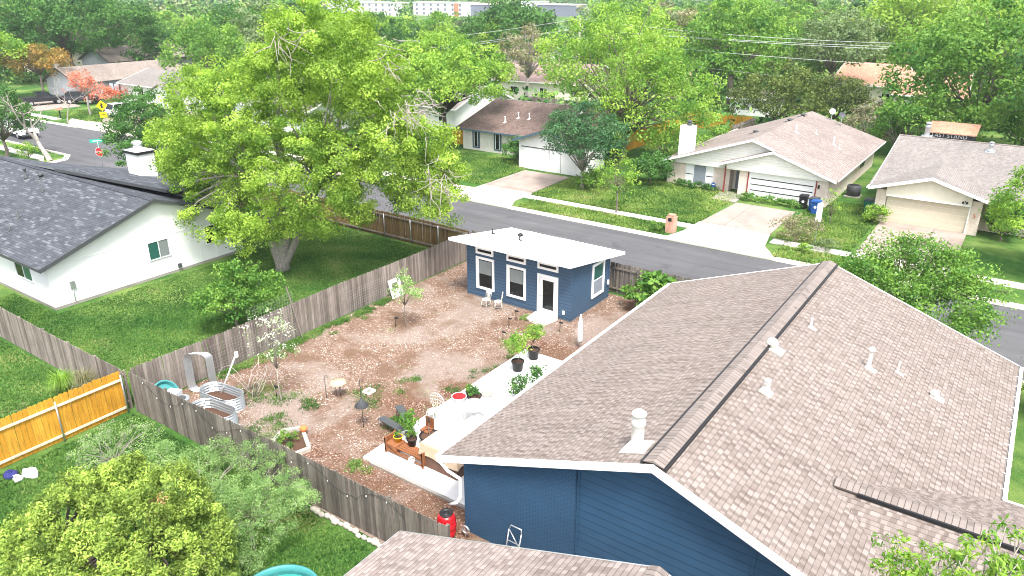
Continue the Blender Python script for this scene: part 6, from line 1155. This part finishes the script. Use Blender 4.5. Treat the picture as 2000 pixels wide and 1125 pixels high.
T('bright lime tree on the skyline at the upper right', (-15, 142), 18, 12, mat='lime', nc=170, per=52, leafs=.7, cr=2.1, seed=57)
T('small sapling with a bushy crown beside the grey fence', (-23.84, 24.57), 3.2, .85, mat='feather', nc=44, per=24, leafs=.11, cr=.26, seed=58, z0=.32, ntips=24, trunk=.022, name='sapling', shell=.5)
T('tall thin sapling covered in white blossom in the gravel garden', (-23.2, 16.27), 4.6, 1.1, mat='blossom', nc=60, per=9, leafs=.095, cr=.22, seed=59, z0=.28, ntips=18, trunk=.028, name='blossom_sapling', bark='palebark', shell=.5)
T('bushy green shrub on the lawn against the grey fence', (-30.6, 19.6), 3.5, 2.0, mat='mid', nc=150, per=60, leafs=.15, cr=.45, seed=60, z0=.06, cat='bush', name='green_shrub', ntips=30)
T('broad-leaved green shrub right of the studio by the dark fence', (-14.9, 33.5), 2.1, 1.9, mat='mid', nc=60, per=26, leafs=.26, cr=.42, seed=61, z0=.08, cat='bush', name='green_shrub', aspect=.7, tilt=(.9, .0), ry=1.0)
T('dense dark leafy tree behind the blue house roof, along the street', (-3.3, 35.3), 5.8, 4.5, mat='mid', nc=330, per=80, leafs=.145, cr=.6, seed=62, z0=.12, ntips=50, bark='darkbark', ry=2.6, twigs=40)
T('bright green tree at the right edge over the garage driveway', (2.9, 52.0), 7.6, 3.7, mat='fresh', nc=200, per=64, leafs=.2, cr=.6, seed=63, z0=.08)
T('slim green conifer at the right edge behind the blue house gutter', (3.0, 32.6), 4.9, 1.25, mat='gold', nc=80, per=64, leafs=.14, cr=.4, seed=64, z0=.02, droop=.6)
T('dark green round bush at the left corner of the cream brick house', (-26.4, 58.7), 2.9, 2.0, mat='deep', nc=100, per=50, leafs=.2, cr=.45, seed=65, z0=.02, cat='bush', name='dark_bush')
T('dark bush at the corner of the white double garage', (-41.2, 59.6), 2.4, 1.6, mat='deep', nc=55, per=50, leafs=.2, cr=.45, seed=66, z0=.02, cat='bush', name='dark_bush')
T('pinkish grey twiggy shrub beside the driveway and white panel sign', (-11.6, 49.8), 1.9, 1.7, mat='brush', nc=60, per=36, leafs=.14, cr=.4, seed=67, z0=.02, twigs=50, cat='bush', name='twiggy_shrub')
T('low silver-green shrub at the foot of the white panel sign', (-9.3, 48.9), .9, .9, mat='sage', nc=26, per=40, leafs=.12, cr=.28, seed=68, z0=.0, cat='bush', name='low_shrub')
T('small bright shrub at the kerb left of the white panel sign', (-10.4, 48.0), .6, .6, mat='fresh', nc=20, per=30, leafs=.12, cr=.2, seed=69, z0=.0, cat='bush', name='low_shrub')
T('light green bush in front of the green bin', (-8.0, 57.3), 1.5, .8, mat='fresh', nc=36, per=44, leafs=.16, cr=.4, seed=70, z0=.0, cat='bush', name='low_shrub')
T('slim young tree with few leaves on the side lawn', (-10.6, 55.0), 3.0, .8, mat='fresh', nc=24, per=10, leafs=.14, cr=.26, seed=71, z0=.2, ntips=20, trunk=.025, name='sapling', shell=.4)
T('leafy bush at the base of the bluish green cedar-like tree', (-29.6, 54.0), 1.8, 1.4, mat='mid', nc=44, per=46, leafs=.18, cr=.4, seed=72, z0=.0, cat='bush', name='green_shrub')
T('tuft of weeds growing by the mailbox pillar', (-20.3, 46.9), .7, .6, mat='mid', nc=18, per=40, leafs=.12, cr=.2, seed=73, z0=.0, cat='weeds', name='weeds')
T('light green bush under the tall light green tree', (-28.6, 66.5), 4.0, 2.6, mat='lime', nc=60, per=44, leafs=.26, cr=.7, seed=74, z0=.02, cat='bush', name='green_shrub')
T('mid green bush by the orange fence behind the chimney', (-26.5, 74), 3.0, 2.2, mat='mid', nc=50, per=44, leafs=.24, cr=.6, seed=75, z0=.02, cat='bush', name='green_shrub')
T('green shrub on the street corner lawn by the bare tree', (-80.6, 31.6), 2.0, .9, mat='fresh', nc=30, per=30, leafs=.16, cr=.35, seed=76, z0=.1, cat='bush', name='low_shrub')
T('green bush beside the pale budding tree below the pink roof', (-57.5, 91), 2.4, 2.0, mat='fresh', nc=36, per=36, leafs=.28, cr=.6, seed=77, z0=.0, cat='bush', name='green_shrub')
T('dark green bushes beside the garage house right wall', (-.2, 58.0), 2.8, 1.6, mat='mid', nc=50, per=44, leafs=.2, cr=.5, seed=78, z0=.0, cat='bush', name='green_shrub')
# hedges in front of the brick house: one row of low shrubs each
for (lb, x0, x1, y, h, s) in (('low dark green hedge under the shuttered window', -24.6, -20.8, 59.6, .6, 80), ('low green hedge in front of the striped garage door', -18.2, -13.4, 58.3, .65, 81)):
    rng = np.random.default_rng(s); t = thing('low_hedge', lb, 'hedge', ((x0 + x1) / 2, y, 0)); n = int((x1 - x0) * 3); lobes = [((i + .5) / n * (x1 - x0) - (x1 - x0) / 2, rng.normal(0, .08), h * .4, .35, .38, h * .55 * rng.uniform(.7, 1.3)) for i in range(n)]
    P, Nn, T_, CC = crown_pts(lobes, n * 6, 34, .22, rng); leafmesh('foliage', P, Nn, T_, .13, rng, L['mid' if s == 81 else 'deep'], t)

# --- bare trees
def bare(label, base, h, seed, n=5, spread=.5, r=.16, mat='deadwood', name='bare_tree', lean=(0, 0)):
    rr = random.Random(seed); t = thing(name, label, 'tree', (base[0], base[1], 0)); b = MB()
    def grow(p, d, ln, r_, lv):
        pts = [p]; q = Vector(p); dd = Vector(d)
        for j in range(4): dd = (dd + Vector((rr.gauss(0, .16), rr.gauss(0, .16), rr.gauss(.02, .1)))).normalized(); q = q + dd * ln / 4; pts.append(tuple(q))
        b.tube(pts, [r_, r_ * .88, r_ * .78, r_ * .68, r_ * .6], 6 if lv < 2 else 4, False)
        if lv >= n: return
        for k in range(rr.choice((2, 2, 3))):
            nd = (dd + Vector((rr.gauss(0, spread), rr.gauss(0, spread), rr.gauss(.1, spread * .6)))).normalized(); grow(tuple(q), nd, ln * rr.uniform(.6, .85), r_ * .58, lv + 1)
    grow((base[0], base[1], -.05), (lean[0], lean[1], 1), h * .36, r, 0); b.build('trunk', M[mat], t); return t
bare('bare grey tree on the corner lawn in front of the white pickup', (-79.5, 33.0), 6.4, 5, 5, .66, .30, lean=(-.35, .1)); bare('bare white branched young tree on the far left verge', (-100.5, 44.9), 6.0, 9, 5, .5, .10, 'palebark')
# --- golden conifer, lower left
cx_, cy_ = -19.2, 6.9
GL = []
for (px, py, z, r, h) in ((250, 930, 2.9, .95, 1.0), (200, 945, 2.7, .9, .9), (330, 945, 2.8, 1.0, 1.1), (120, 1000, 2.5, 1.0, 1.1), (60, 1040, 2.2, 1.0, 1.1), (260, 1010, 3.0, 1.1, 1.2), (390, 1030, 2.2, 1.0, 1.2), (310, 1090, 2.3, 1.2, 1.2), (180, 1080, 2.6, 1.2, 1.2), (420, 1090, 1.6, .85, 1.1), (40, 1110, 2.0, 1.1, 1.1), (160, 950, 2.3, .9, .9), (240, 1150, 2.2, 1.4, 1.3), (370, 975, 2.2, .9, 1.1), (100, 1150, 2.0, 1.3, 1.3), (380, 1140, 1.5, 1.0, 1.1)):
    g = G(px, py, z); GL.append((g[0] - cx_, g[1] - cy_, z - .25, r * .74, r * .74, h * .78))
tree('golden_conifer', 'broad golden-green conifer with drooping sprays in the lower left', 'tree', (cx_, cy_, 0), GL, 760, 120, .10, .23, 'gold', .2, [((0, 0, 1.2), .22), ((-1.0, -.5, 1.4), .15), ((.9, .6, 1.3), .15)], 90, 'darkbark', 40, shell=.95, flat=1.0, bottom=-.5, droop=1.0, aspect=.42)
rng = np.random.default_rng(5); g = G(308, 990, 2.9); P = np.concatenate([np.array(g) + np.array([dx, dy, dz]) + rng.normal(0, .11, (170, 3)) for dx, dy, dz in ((0, 0, .12), (.15, -.1, -.05), (.3, -.3, -.2), (.42, -.42, -.4))])
t = bpy.data.objects['golden_conifer']; P2 = P - np.array([cx_, cy_, 0]); leafmesh('dead_spray', P2, np.tile([.2, -.2, 1.], (len(P2), 1)), rng.uniform(.6, 1, len(P2)), .10, rng, leaf('dry_orange_spray', (.42, .22, .08), (.72, .46, .24)), t, .35, 1.5)
# --- feathery grey-green shrub next to it
FL = []; fx, fy = -18.4, 10.2
for (px, py, z, r) in ((330, 890, 1.3, .9), (420, 880, 1.4, .9), (500, 880, 1.5, .9), (400, 960, 1.5, 1.0), (480, 960, 1.6, 1.0), (560, 940, 1.5, .8), (520, 1010, 1.3, .9), (440, 1040, 1.1, .9), (590, 960, 1.7, .5), (470, 1090, .8, .7), (360, 930, 1.4, .8), (540, 890, 1.5, .6), (300, 870, 1.0, .6)):
    q = G(px, py, z); FL.append((q[0] - fx, q[1] - fy, z - .2, r * .85, r * .85, r * .62))
tree('feathery_shrub', 'feathery grey-green shrub with bare pale stems beside the golden conifer', 'bush', (fx, fy, 0), FL, 520, 90, .07, .24, 'feather', .05, [((0, 0, .3), .06), ((-1.2, .3, .3), .05), ((1.0, .4, .3), .05), ((.3, -.8, .3), .05)], 91, 'deadwood', 60, shell=.65, twigs=90, bottom=-.7, aspect=.3)
T('thin brownish twiggy bush in front of the orange fence', (-24.2, 9.8), 1.7, 1.7, mat='feather', nc=110, per=44, leafs=.055, cr=.24, seed=92, z0=.0, cat='bush', name='twiggy_shrub', twigs=70, bark='deadwood', ntips=40, shell=.4)
T('small leafy shrub at the foot of the weathered front fence', (-20.9, 11.7), 1.15, .55, mat='sage', nc=36, per=26, leafs=.08, cr=.18, seed=93, z0=.0, cat='bush', name='low_shrub', ntips=20, bark='deadwood')
# --- foreground branch lower right
tx, ty = 1.2, 10.8; FB = []
for (px, py, d_) in ((1770, 1085, 13.2), (1850, 1100, 13.0), (1920, 1085, 13.0), (1980, 1070, 13.4), (1800, 1140, 13), (1900, 1140, 12.8), (1990, 1130, 13), (1760, 1130, 13.2), (1845, 1150, 12.6)):
    r_ = ray(px, py); r_ = r_ / np.linalg.norm(r_) * d_ * 1.08; FB.append((r_[0] - tx, r_[1] - ty, CH + r_[2], .42, .42, .22))
tree('foreground_tree', 'tips of a bright green tree in front of the wing roof, lower right corner', 'tree', (tx, ty, 0), FB, 95, 20, .13, .16, 'fresh', .12, [((0, 0, 3.2), .14)], 94, 'palebark', 100, shell=.5, aspect=.32, bottom=-.9)
# --- ornamental grasses
def grass_clump(label, x, y, h, r, n, mat, seed):
    rng = np.random.default_rng(seed); t = thing('ornamental_grass', label, 'grass clump', (x, y, 0)); b = MB()
    for k in range(n):
        a = rng.uniform(0, 6.28); q = r * rng.uniform(.3, 1.1); hh = h * rng.uniform(.6, 1.1); c, s = math.cos(a), math.sin(a); w_ = .014
        P = [(x + c * .08, y + s * .08, .0), (x + c * q * .35, y + s * q * .35, hh * .75), (x + c * q * .75, y + s * q * .75, hh * .95), (x + c * q * 1.1, y + s * q * 1.1, hh * .65)]
        for i in range(3): w1, w2 = w_ * (1 - i * .3), w_ * (1 - (i + 1) * .3); A, B = P[i], P[i + 1]; b.face([(A[0] - s * w1, A[1] + c * w1, A[2]), (A[0] + s * w1, A[1] - c * w1, A[2]), (B[0] + s * w2, B[1] - c * w2, B[2]), (B[0] - s * w2, B[1] + c * w2, B[2])], tone=float(rng.random()))
    b.build('blades', mat, t)
grass_clump('bright green arching grass clump behind the orange fence', -31.2, 11.4, 1.0, .75, 420, L['fresh'], 1); grass_clump('tall wispy olive grass clump against the left weathered fence', -29.8, 11.7, 1.35, .7, 420, L['brush'], 2); grass_clump('straw-coloured grass clump at the fence corner', -28.5, 11.6, 1.2, .6, 380, leaf('straw_blades', (.30, .20, .09), (.62, .50, .30)), 3)
grass_clump('low straw-coloured clump between the grasses and the orange fence', -29.6, 10.9, .5, .45, 220, bpy.data.materials['straw_blades'], 4)
# --- potted plants as things rooted in the pots
def potplant(label, x, y, z, h, r, mat, nc, per, leafs, cr, seed, trunk=.015, zc=.5, **k):
    rng = np.random.default_rng(seed); t = thing('potted_plant', label, 'plant', (x, y, z)); lobes = [(0, 0, h * (.5 + zc / 2), r, r, h * (1 - zc) * .5)]
    P, Nn, T_, CC = crown_pts(lobes, nc, per, cr, rng, .5, .8, -.8); leafmesh('foliage', P, Nn, T_, leafs, rng, L[mat], t, k.get('aspect', .5))
    b = MB(); limbs(b, (0, 0, 0), [((0, 0, h * zc), trunk)], CC[:16], trunk, rng); b.v = [(v[0] + x, v[1] + y, v[2] + z) for v in b.v]; b.build('stem', M['bark'], t)
potplant('small bushy green tree growing in the nearer black pot', -16.55, 24.0, .53, 1.45, .62, 'fresh', 40, 30, .11, .26, 1, .02, .35); potplant('small green tree growing in the far black pot on the patio', -16.6, 25.35, .55, 1.3, .45, 'fresh', 30, 28, .11, .24, 2, .02, .3)
potplant('bare stemmed young tree in the wide black pot', -15.95, 17.35, .46, 1.9, .3, 'brush', 14, 8, .08, .2, 3, .018, .3); potplant('low green plant in the yellow pot', -16.65, 16.4, .7, .22, .13, 'mid', 14, 22, .05, .07, 4, .008, .2)
potplant('leafy green plant in the black pot on the bench', -16.1, 16.55, .74, .75, .28, 'mid', 24, 16, .10, .16, 5, .01, .25); potplant('tall green leafy plant behind the bench', -16.75, 17.15, .38, .9, .28, 'mid', 20, 18, .13, .2, 6, .012, .3)
potplant('leafy dark plant in the left pot beside the red bowl', -16.8, 20.95, .38, .3, .22, 'mid', 14, 22, .09, .14, 7, .01, .15); potplant('leafy dark plant in the right pot beside the red bowl', -16.45, 20.75, .4, .32, .24, 'deep', 14, 22, .09, .14, 8, .01, .15)
potplant('dark narrow shrub on the patio at the roof edge, nearer one', -15.1, 21.9, .1, 1.2, .42, 'deep', 36, 26, .10, .17, 9, .012, .1); potplant('dark narrow shrub on the patio at the roof edge, farther one', -15.0, 23.3, .1, 1.1, .4, 'deep', 32, 24, .10, .16, 10, .012, .1)
potplant('weedy green plants growing inside the wooden bed frame', -20.5, 14.3, .05, .5, .5, 'mid', 26, 22, .09, .14, 11, .008, .05); potplant('small green weed against the blue brick wall, right of the hand truck', -6.0, 14.2, .02, .8, .4, 'mid', 20, 20, .10, .16, 12, .01, .2)
for p_ in ('P1',): pass

# --- far trees: individuals up to ~260 m, then the wood as one mass
def proto(seed, h, rx, leafs, nc, per, cr, nl=6):
    rng = np.random.default_rng(seed); rr = random.Random(seed); lobes = []
    for i in range(nl): a = 2 * math.pi * (i + rr.random() * .6) / nl; f = rr.uniform(.38, .62); s = rr.uniform(.4, .58); lobes.append((math.cos(a) * rx * f, math.sin(a) * rx * f, h * rr.uniform(.28, .66), rx * s, rx * s, h * rr.uniform(.22, .30)))
    lobes += [(0, 0, h * .76, rx * .5, rx * .5, h * .22), (0, 0, h * .5, rx * .6, rx * .6, h * .3)]
    P, Nn, T_, CC = crown_pts(lobes, nc, per, cr, rng,   .85, .65, -.8); me = leafmesh('crown', P, Nn, T_, leafs, rng, L['mid'], None, link=False)
    b = MB(); limbs(b, (0, 0, 0), [((0, 0, h * .3), .22)], CC[rng.choice(len(CC), 14, replace=False)], .2, rng); tm = bpy.data.meshes.new('trunk'); tm.from_pydata(b.v, [], b.f); tm.materials.append(M['bark']); return me, tm
PR = [proto(100 + i, 10, rx, .40, 110, 60, .95) for i, rx in enumerate((4.6, 5.6, 3.8, 5.0, 6.2))]
PF = [proto(200 + i, 10, rx, .80, 60, 30, 1.3) for i, rx in enumerate((5.0, 6.2, 4.2))]
keep = [(0, 100, 350, 260), (100, 95, 380, 260), (980, 135, 1120, 260), (1040, 30, 1140, 140), (1400, 160, 1440, 230), (1630, 168, 1745, 225), (1790, 235, 1915, 300), (1280, 180, 2000, 460), (880, 140, 1120, 360), (0, 190, 420, 340), (930, 0, 1130, 26), (690, 0, 960, 22), (330, 0, 430, 10)]
rr = random.Random(77); cnt = 0; adj = {'deep': 'dark green', 'mid': 'mid green', 'fresh': 'light green', 'lime': 'lime green', 'sage': 'grey-green', 'olive': 'olive', 'pale': 'pale hazy', 'brush': 'brownish budding'}
marks = [(-1, 330, 'above the roofs at the upper left'), (330, 620, 'behind the left half of the pecan crown'), (620, 900, 'beyond the light green tree behind the pecan'), (900, 1120, 'around the utility pole'), (1120, 1400, 'behind the tall light green tree'), (1400, 1700, 'above the cream brick house'), (1700, 2100, 'at the upper right beyond the large oak')]
placed = []
for k in range(6000):
    px = rr.uniform(-60, 2060); d = 92 + 190 * rr.random() ** 1.15; r_ = ray(px, 100); L_ = math.hypot(r_[0], r_[1]); x, y = r_[0] / L_ * d, r_[1] / L_ * d
    if y < 57: continue
    h = rr.uniform(7.5, 14.5) * (1.0 if d > 130 else .85); w_ = 5 * h / 10 * rr.uniform(.85, 1.25)
    if any((x - a) ** 2 + (y - b_) ** 2 < ((w_ + c) * .52) ** 2 for a, b_, c in placed): continue
    p1 = PJ((x, y, h)); p0 = PJ((x, y, 0)); pw = FPX * w_ / p1[2]
    bad = False
    for (a0, b0, a1, b1) in keep:
        if p0[0] + pw > a0 and p0[0] - pw < a1 and p1[1] < b1 and p0[1] > b0 and not (b1 > 190 and d > 150 and p0[1] < b0 + 8):
            bad = True; break
    if bad: continue
    placed.append((x, y, w_)); cnt += 1
    if cnt > 260: break
    far_ = d > 190; me, tm = rr.choice(PF if far_ else PR)
    mt = rr.choices(['deep', 'mid', 'fresh', 'lime', 'sage', 'olive', 'pale', 'brush'], [1.6, 4, 2.6, .9, 1.3, .8, 1.0 if far_ else .2, .6])[0]
    mk = [m for a, b_, m in marks if a <= p0[0] < b_]; mk = mk[0] if mk else ('above the roofs at the upper left' if px < 500 else marks[-1][2])
    dist = 'near' if d < 130 else ('middle-distance' if d < 190 else 'distant')
    lb = f"{dist} {adj[mt]} tree {mk}"; t = thing('background_tree', lb, 'tree', (x, y, 0), rr.uniform(0, 6.28), group=f"{dist} {adj[mt]} trees {mk}", world=False); s = h / 10; sx = s * rr.uniform(.9, 1.25); t.scale = (sx, sx, s)
    c = bpy.data.objects.new('crown', me); COL.objects.link(c); c.parent = t; c.material_slots[0].link = 'OBJECT'; c.material_slots[0].material = L[mt]
    c = bpy.data.objects.new('trunk', tm); COL.objects.link(c); c.parent = t
print('far trees', cnt)
def forest():
    rng = np.random.default_rng(9); P = []; Nn = []; Tn = []; S_ = []
    xs = []
    n = 0
    for (d0, d1, num, cl, per, r, hh) in ((255, 420, 420, 9, 13, 2.3, 9.5), (420, 700, 800, 7, 10, 3.4, 10), (700, 1250, 1500, 5, 8, 5.5, 11), (1250, 2400, 1200, 4, 6, 10, 14)):
        for _ in range(num):
            px = rng.uniform(-250, 2250); d = math.sqrt(rng.uniform(d0 ** 2, d1 ** 2)); r_ = ray(px, 20); L_ = math.hypot(r_[0], r_[1]); x, y = r_[0] / L_ * d, r_[1] / L_ * d; h = hh * rng.uniform(.6, 1.25); gz = 0 if d < 1000 else (d - 1000) * .02
            p1 = PJ((x, y, h)); p0 = PJ((x, y, 0))
            if any(p0[0] > a - 6 and p0[0] < c + 6 and d < dd and p1[1] < yb_ - 5 for a, c, dd, yb_ in ((808, 955, 560, 26), (1018, 1122, 560, 26), (640, 770, 560, 26))): continue
            base = rng.uniform(.1, .9)
            for j in range(cl):
                c = np.array([x, y, gz + h * .62]) + rng.normal(0, 1, 3) * (r * .55, r * .55, h * .16); q = rng.normal(0, 1, (per, 3)); q /= np.linalg.norm(q, axis=1)[:, None]; P.append(c + q * r * .5); Nn.append(q + (0, 0, .5)); Tn.append(np.clip(base + rng.normal(0, .15, per), 0, 1)); S_.append(np.full(per, r * .55))
            n += 1
    P = np.concatenate(P); Nn = np.concatenate(Nn); Tn = np.concatenate(Tn); S_ = np.concatenate(S_)
    m = N('distant_wood_foliage'); tt = m.attr(); col = m.ramp(tt, [(0, (.030, .095, .025)), (.4, (.09, .20, .045)), (.75, (.22, .33, .08)), (1, (.28, .27, .14))]); m.bsdf(col, .8, 0, None, .1)
    o = leafmesh('distant_wood', P, Nn, Tn, 1.0, rng, m.m, None, .8)
    # scale each leaf to its own size
    co = np.empty(len(P) * 12, np.float32); o.data.vertices.foreach_get('co', co); co = co.reshape(-1, 4, 3); co = P[:, None, :] + (co - P[:, None, :]) * S_[:, None, None]; o.data.vertices.foreach_set('co', co.astype(np.float32).reshape(-1)); o.data.update()
    tag(o, 'continuous tree canopy covering the distant ground up to the horizon', 'woodland', kind='stuff')
forest()
def understory():
    rng = np.random.default_rng(21); P = []; Nn = []; Tn = []
    for _ in range(5200):
        px = rng.uniform(-200, 2200); d = math.sqrt(rng.uniform(88 ** 2, 300 ** 2)); r_ = ray(px, 100); L_ = math.hypot(r_[0], r_[1]); x, y = r_[0] / L_ * d, r_[1] / L_ * d
        if y < 60 or any(abs(x - a) < w1 and abs(y - b_) < w2 for a, b_, w1, w2 in ((-124, 65, 12, 14), (-106, 64, 14, 14), (-152, 84, 10, 12), (-170, 74, 12, 9), (-62, 99, 12, 12), (-64, 74, 11, 9), (-76, 62, 10, 8), (-5, 76, 8, 9), (-12, 116, 8, 9), (-21, 124, 8, 9), (-95, 138, 10, 9), (-31, 103, 6, 6), (-17, 70, 13, 12), (0, 68, 12, 12), (-7, 96, 7, 9), (-96, 54, 10, 9))): continue
        h = rng.uniform(1.2, 4.2); base = rng.uniform(.0, .75); r = rng.uniform(1.3, 2.6)
        for j in range(3):
            c = np.array([x, y, h * .5]) + rng.normal(0, 1, 3) * (r * .5, r * .5, h * .15); q = rng.normal(0, 1, (14, 3)); q /= np.linalg.norm(q, axis=1)[:, None]; q[:, 2] *= h * .5 / r; P.append(c + q * r * .7); Nn.append(q + (0, 0, .4)); Tn.append(np.clip(base + rng.normal(0, .15, 14), 0, 1))
    P = np.concatenate(P); P[:, 2] = np.maximum(P[:, 2], .1); o = leafmesh('undergrowth', P, np.concatenate(Nn), np.concatenate(Tn), .75, rng, bpy.data.materials['distant_wood_foliage'], None, .7)
    tag(o, 'low scrub and undergrowth filling the ground between the background trees', 'undergrowth', kind='stuff')
understory()

# --- grass blades on the lawns and stone chips in the gravel
def tufts(name, label, areas, mat, kindname, seed, bl=.08, bw=.02, kind='stuff', soft=False):
    rng = np.random.default_rng(seed); V = []; T_ = []
    for (x0, x1, y0, y1, n, hs) in areas:
        c = np.stack([rng.uniform(x0, x1, n), rng.uniform(y0, y1, n), np.zeros(n)], 1)
        if soft:
            cl = rng.uniform(0, 1, (max(3, n // 60), 2)); wh = rng.integers(0, len(cl), n); sg = .16 * max(.8, min(x1 - x0, y1 - y0))
            c[:, 0] = x0 + cl[wh, 0] * (x1 - x0) + rng.normal(0, sg, n); c[:, 1] = y0 + cl[wh, 1] * (y1 - y0) + rng.normal(0, sg, n); c[:, 0] = np.maximum(c[:, 0], -27.35); c = c[~((c[:, 0] > -17.5) & (c[:, 1] > 15.2) & (c[:, 1] < 26))]; n = len(c)
        tn = .42 + .2 * np.sin(c[:, 0] * .37 + 1 + 2 * np.sin(c[:, 1] * .23)) + .25 * np.sin(c[:, 0] * 1.3 + np.sin(c[:, 1] * .9) * 2) * np.cos(c[:, 1] * 1.1) + rng.normal(0, .2, n)
        for k in range(3):
            a = rng.uniform(0, 6.28, n); d = np.stack([np.cos(a), np.sin(a), 0 * a], 1); e = np.stack([-np.sin(a), np.cos(a), 0 * a], 1); h = (hs * rng.uniform(.5, 1.3, n))[:, None]; o = c + d * .02
            A = o - e * bw * hs / .08; B = o + e * bw * hs / .08; D = o + d * h * rng.uniform(.2, 1.0, n)[:, None] + np.array([0, 0, 1]) * h; V.append(np.stack([A, B, D], 1)); T_.append(tn)
    V = np.concatenate(V); T_ = np.concatenate(T_); n = len(V); me = bpy.data.meshes.new(name); me.vertices.add(3 * n); me.vertices.foreach_set('co', V.astype(np.float32).reshape(-1)); me.loops.add(3 * n); me.loops.foreach_set('vertex_index', np.arange(3 * n, dtype=np.int32)); me.polygons.add(n); me.polygons.foreach_set('loop_start', np.arange(0, 3 * n, 3, dtype=np.int32)); me.polygons.foreach_set('loop_total', np.full(n, 3, np.int32))
    at_ = me.attributes.new('tone', 'FLOAT', 'FACE'); at_.data.foreach_set('value', np.clip(T_, 0, 1).astype(np.float32)); me.materials.append(mat); me.update(calc_edges=True); o = bpy.data.objects.new(name, me); COL.objects.link(o); tag(o, label, kindname, kind=kind); return o
LG = leaf('lawn_blades', (.028, .095, .016), (.135, .26, .048), .25, dry=(.30, .32, .12))
tufts('lawn_grass', 'short green grass covering the lawns', [(-40, -27.7, 12.6, 34.3, 62000, .07), (-49, -40, 27.8, 34.3, 6000, .08), (-45, -40, 12.5, 15.2, 6000, .08), (-27.3, -11.5, 4.0, 12.2, 48000, .07), (-40, -27.9, 3, 12.1, 22000, .08)], LG, 'grass', 1)
tufts('verge_grass', 'taller grass and weeds on the lawns across the street', [(-33.0, -18.6, 49.7, 60, 16000, .14), (-32, -19.6, 45.8, 48.5, 5000, .14), (-13, -8, 50, 62, 9000, .14), (-48, -38.5, 50, 60, 9000, .12), (-110, -98, 46.8, 56, 4000, .16), (-12, -2, 45.9, 48.4, 2500, .16)], leaf('verge_blades', (.045, .13, .022), (.24, .36, .07), .3, dry=(.38, .36, .17)), 'grass', 2)
tufts('garden_weeds', 'green weeds growing through the gravel along the fence', [(-27.35, -26.9, 16, 26.8, 5000, .08), (-26.9, -26.3, 18, 25, 700, .07), (-25.5, -23.5, 15.2, 16.6, 500, .07), (-22.6, -21.6, 15.0, 17.0, 600, .07), (-21.2, -19.6, 17.4, 19.6, 500, .07), (-20.3, -19.4, 19.5, 21.0, 240, .07), (-18.2, -17.6, 20.5, 25, 600, .06), (-22.5, -20.8, 14.0, 15.4, 600, .07), (-17.6, -16.7, 14.6, 15.1, 300, .08), (-24.5, -23.0, 15.8, 17, 400, .07), (-18.6, -17.6, 17.2, 18.2, 300, .08), (-19.6, -19.2, 28.9, 29.3, 160, .12)], LG, 'weeds', 3, soft=True)
def chips():
    rng = np.random.default_rng(12); n = 16000; x = rng.uniform(-27.2, -17.6, n); y = rng.uniform(12.8, 33.5, n); k = rng.random(n) < .22 + .8 * np.sin(x * .9 + np.cos(y * .7) * 2) * np.cos(y * .45 + x * .3); x, y = x[k], y[k]
    x2 = rng.uniform(-17.6, -12.5, 2600); y2 = np.where(rng.random(2600) < .5, rng.uniform(12.7, 15.1, 2600), rng.uniform(26.0, 33.5, 2600)); x = np.concatenate([x, x2]); y = np.concatenate([y, y2]); k = ~((x > -24.1) & (x < -17.2) & (y > 29.7) & (y < 34)); x, y = x[k], y[k]; n = len(x)
    C = np.stack([x, y, np.full(n, .03)], 1); m = N('stone_chips_and_bark'); t_ = m.attr(); m.bsdf(m.ramp(t_, [(0, (.13, .082, .060)), (.45, (.22, .15, .115)), (.75, (.31, .235, .195)), (.92, (.46, .39, .345)), (1, (.68, .63, .58))]), .9)
    o = leafmesh('gravel_chips', C, np.tile([0, 0, 1.6], (n, 1)), rng.random(n) ** 1.1, .05, rng, m.m, None, .6); tag(o, 'loose stone chips and bark scattered over the garden', 'gravel', kind='stuff')
chips()
# ------------------------------------------------------------------ haze
b = MB(); b.box(-2600, 900, -200, 2700, -1, 75)
m = N('haze'); v = m.n('VolumePrincipled'); v.inputs['Color'].default_value = (.86, .92, 1.0, 1); v.inputs['Density'].default_value = .00028; v.inputs['Anisotropy'].default_value = .2; m.l(v.outputs[0], m.o.inputs['Volume'])
hz = b.build('haze', m.m); tag(hz, kind='stuff')
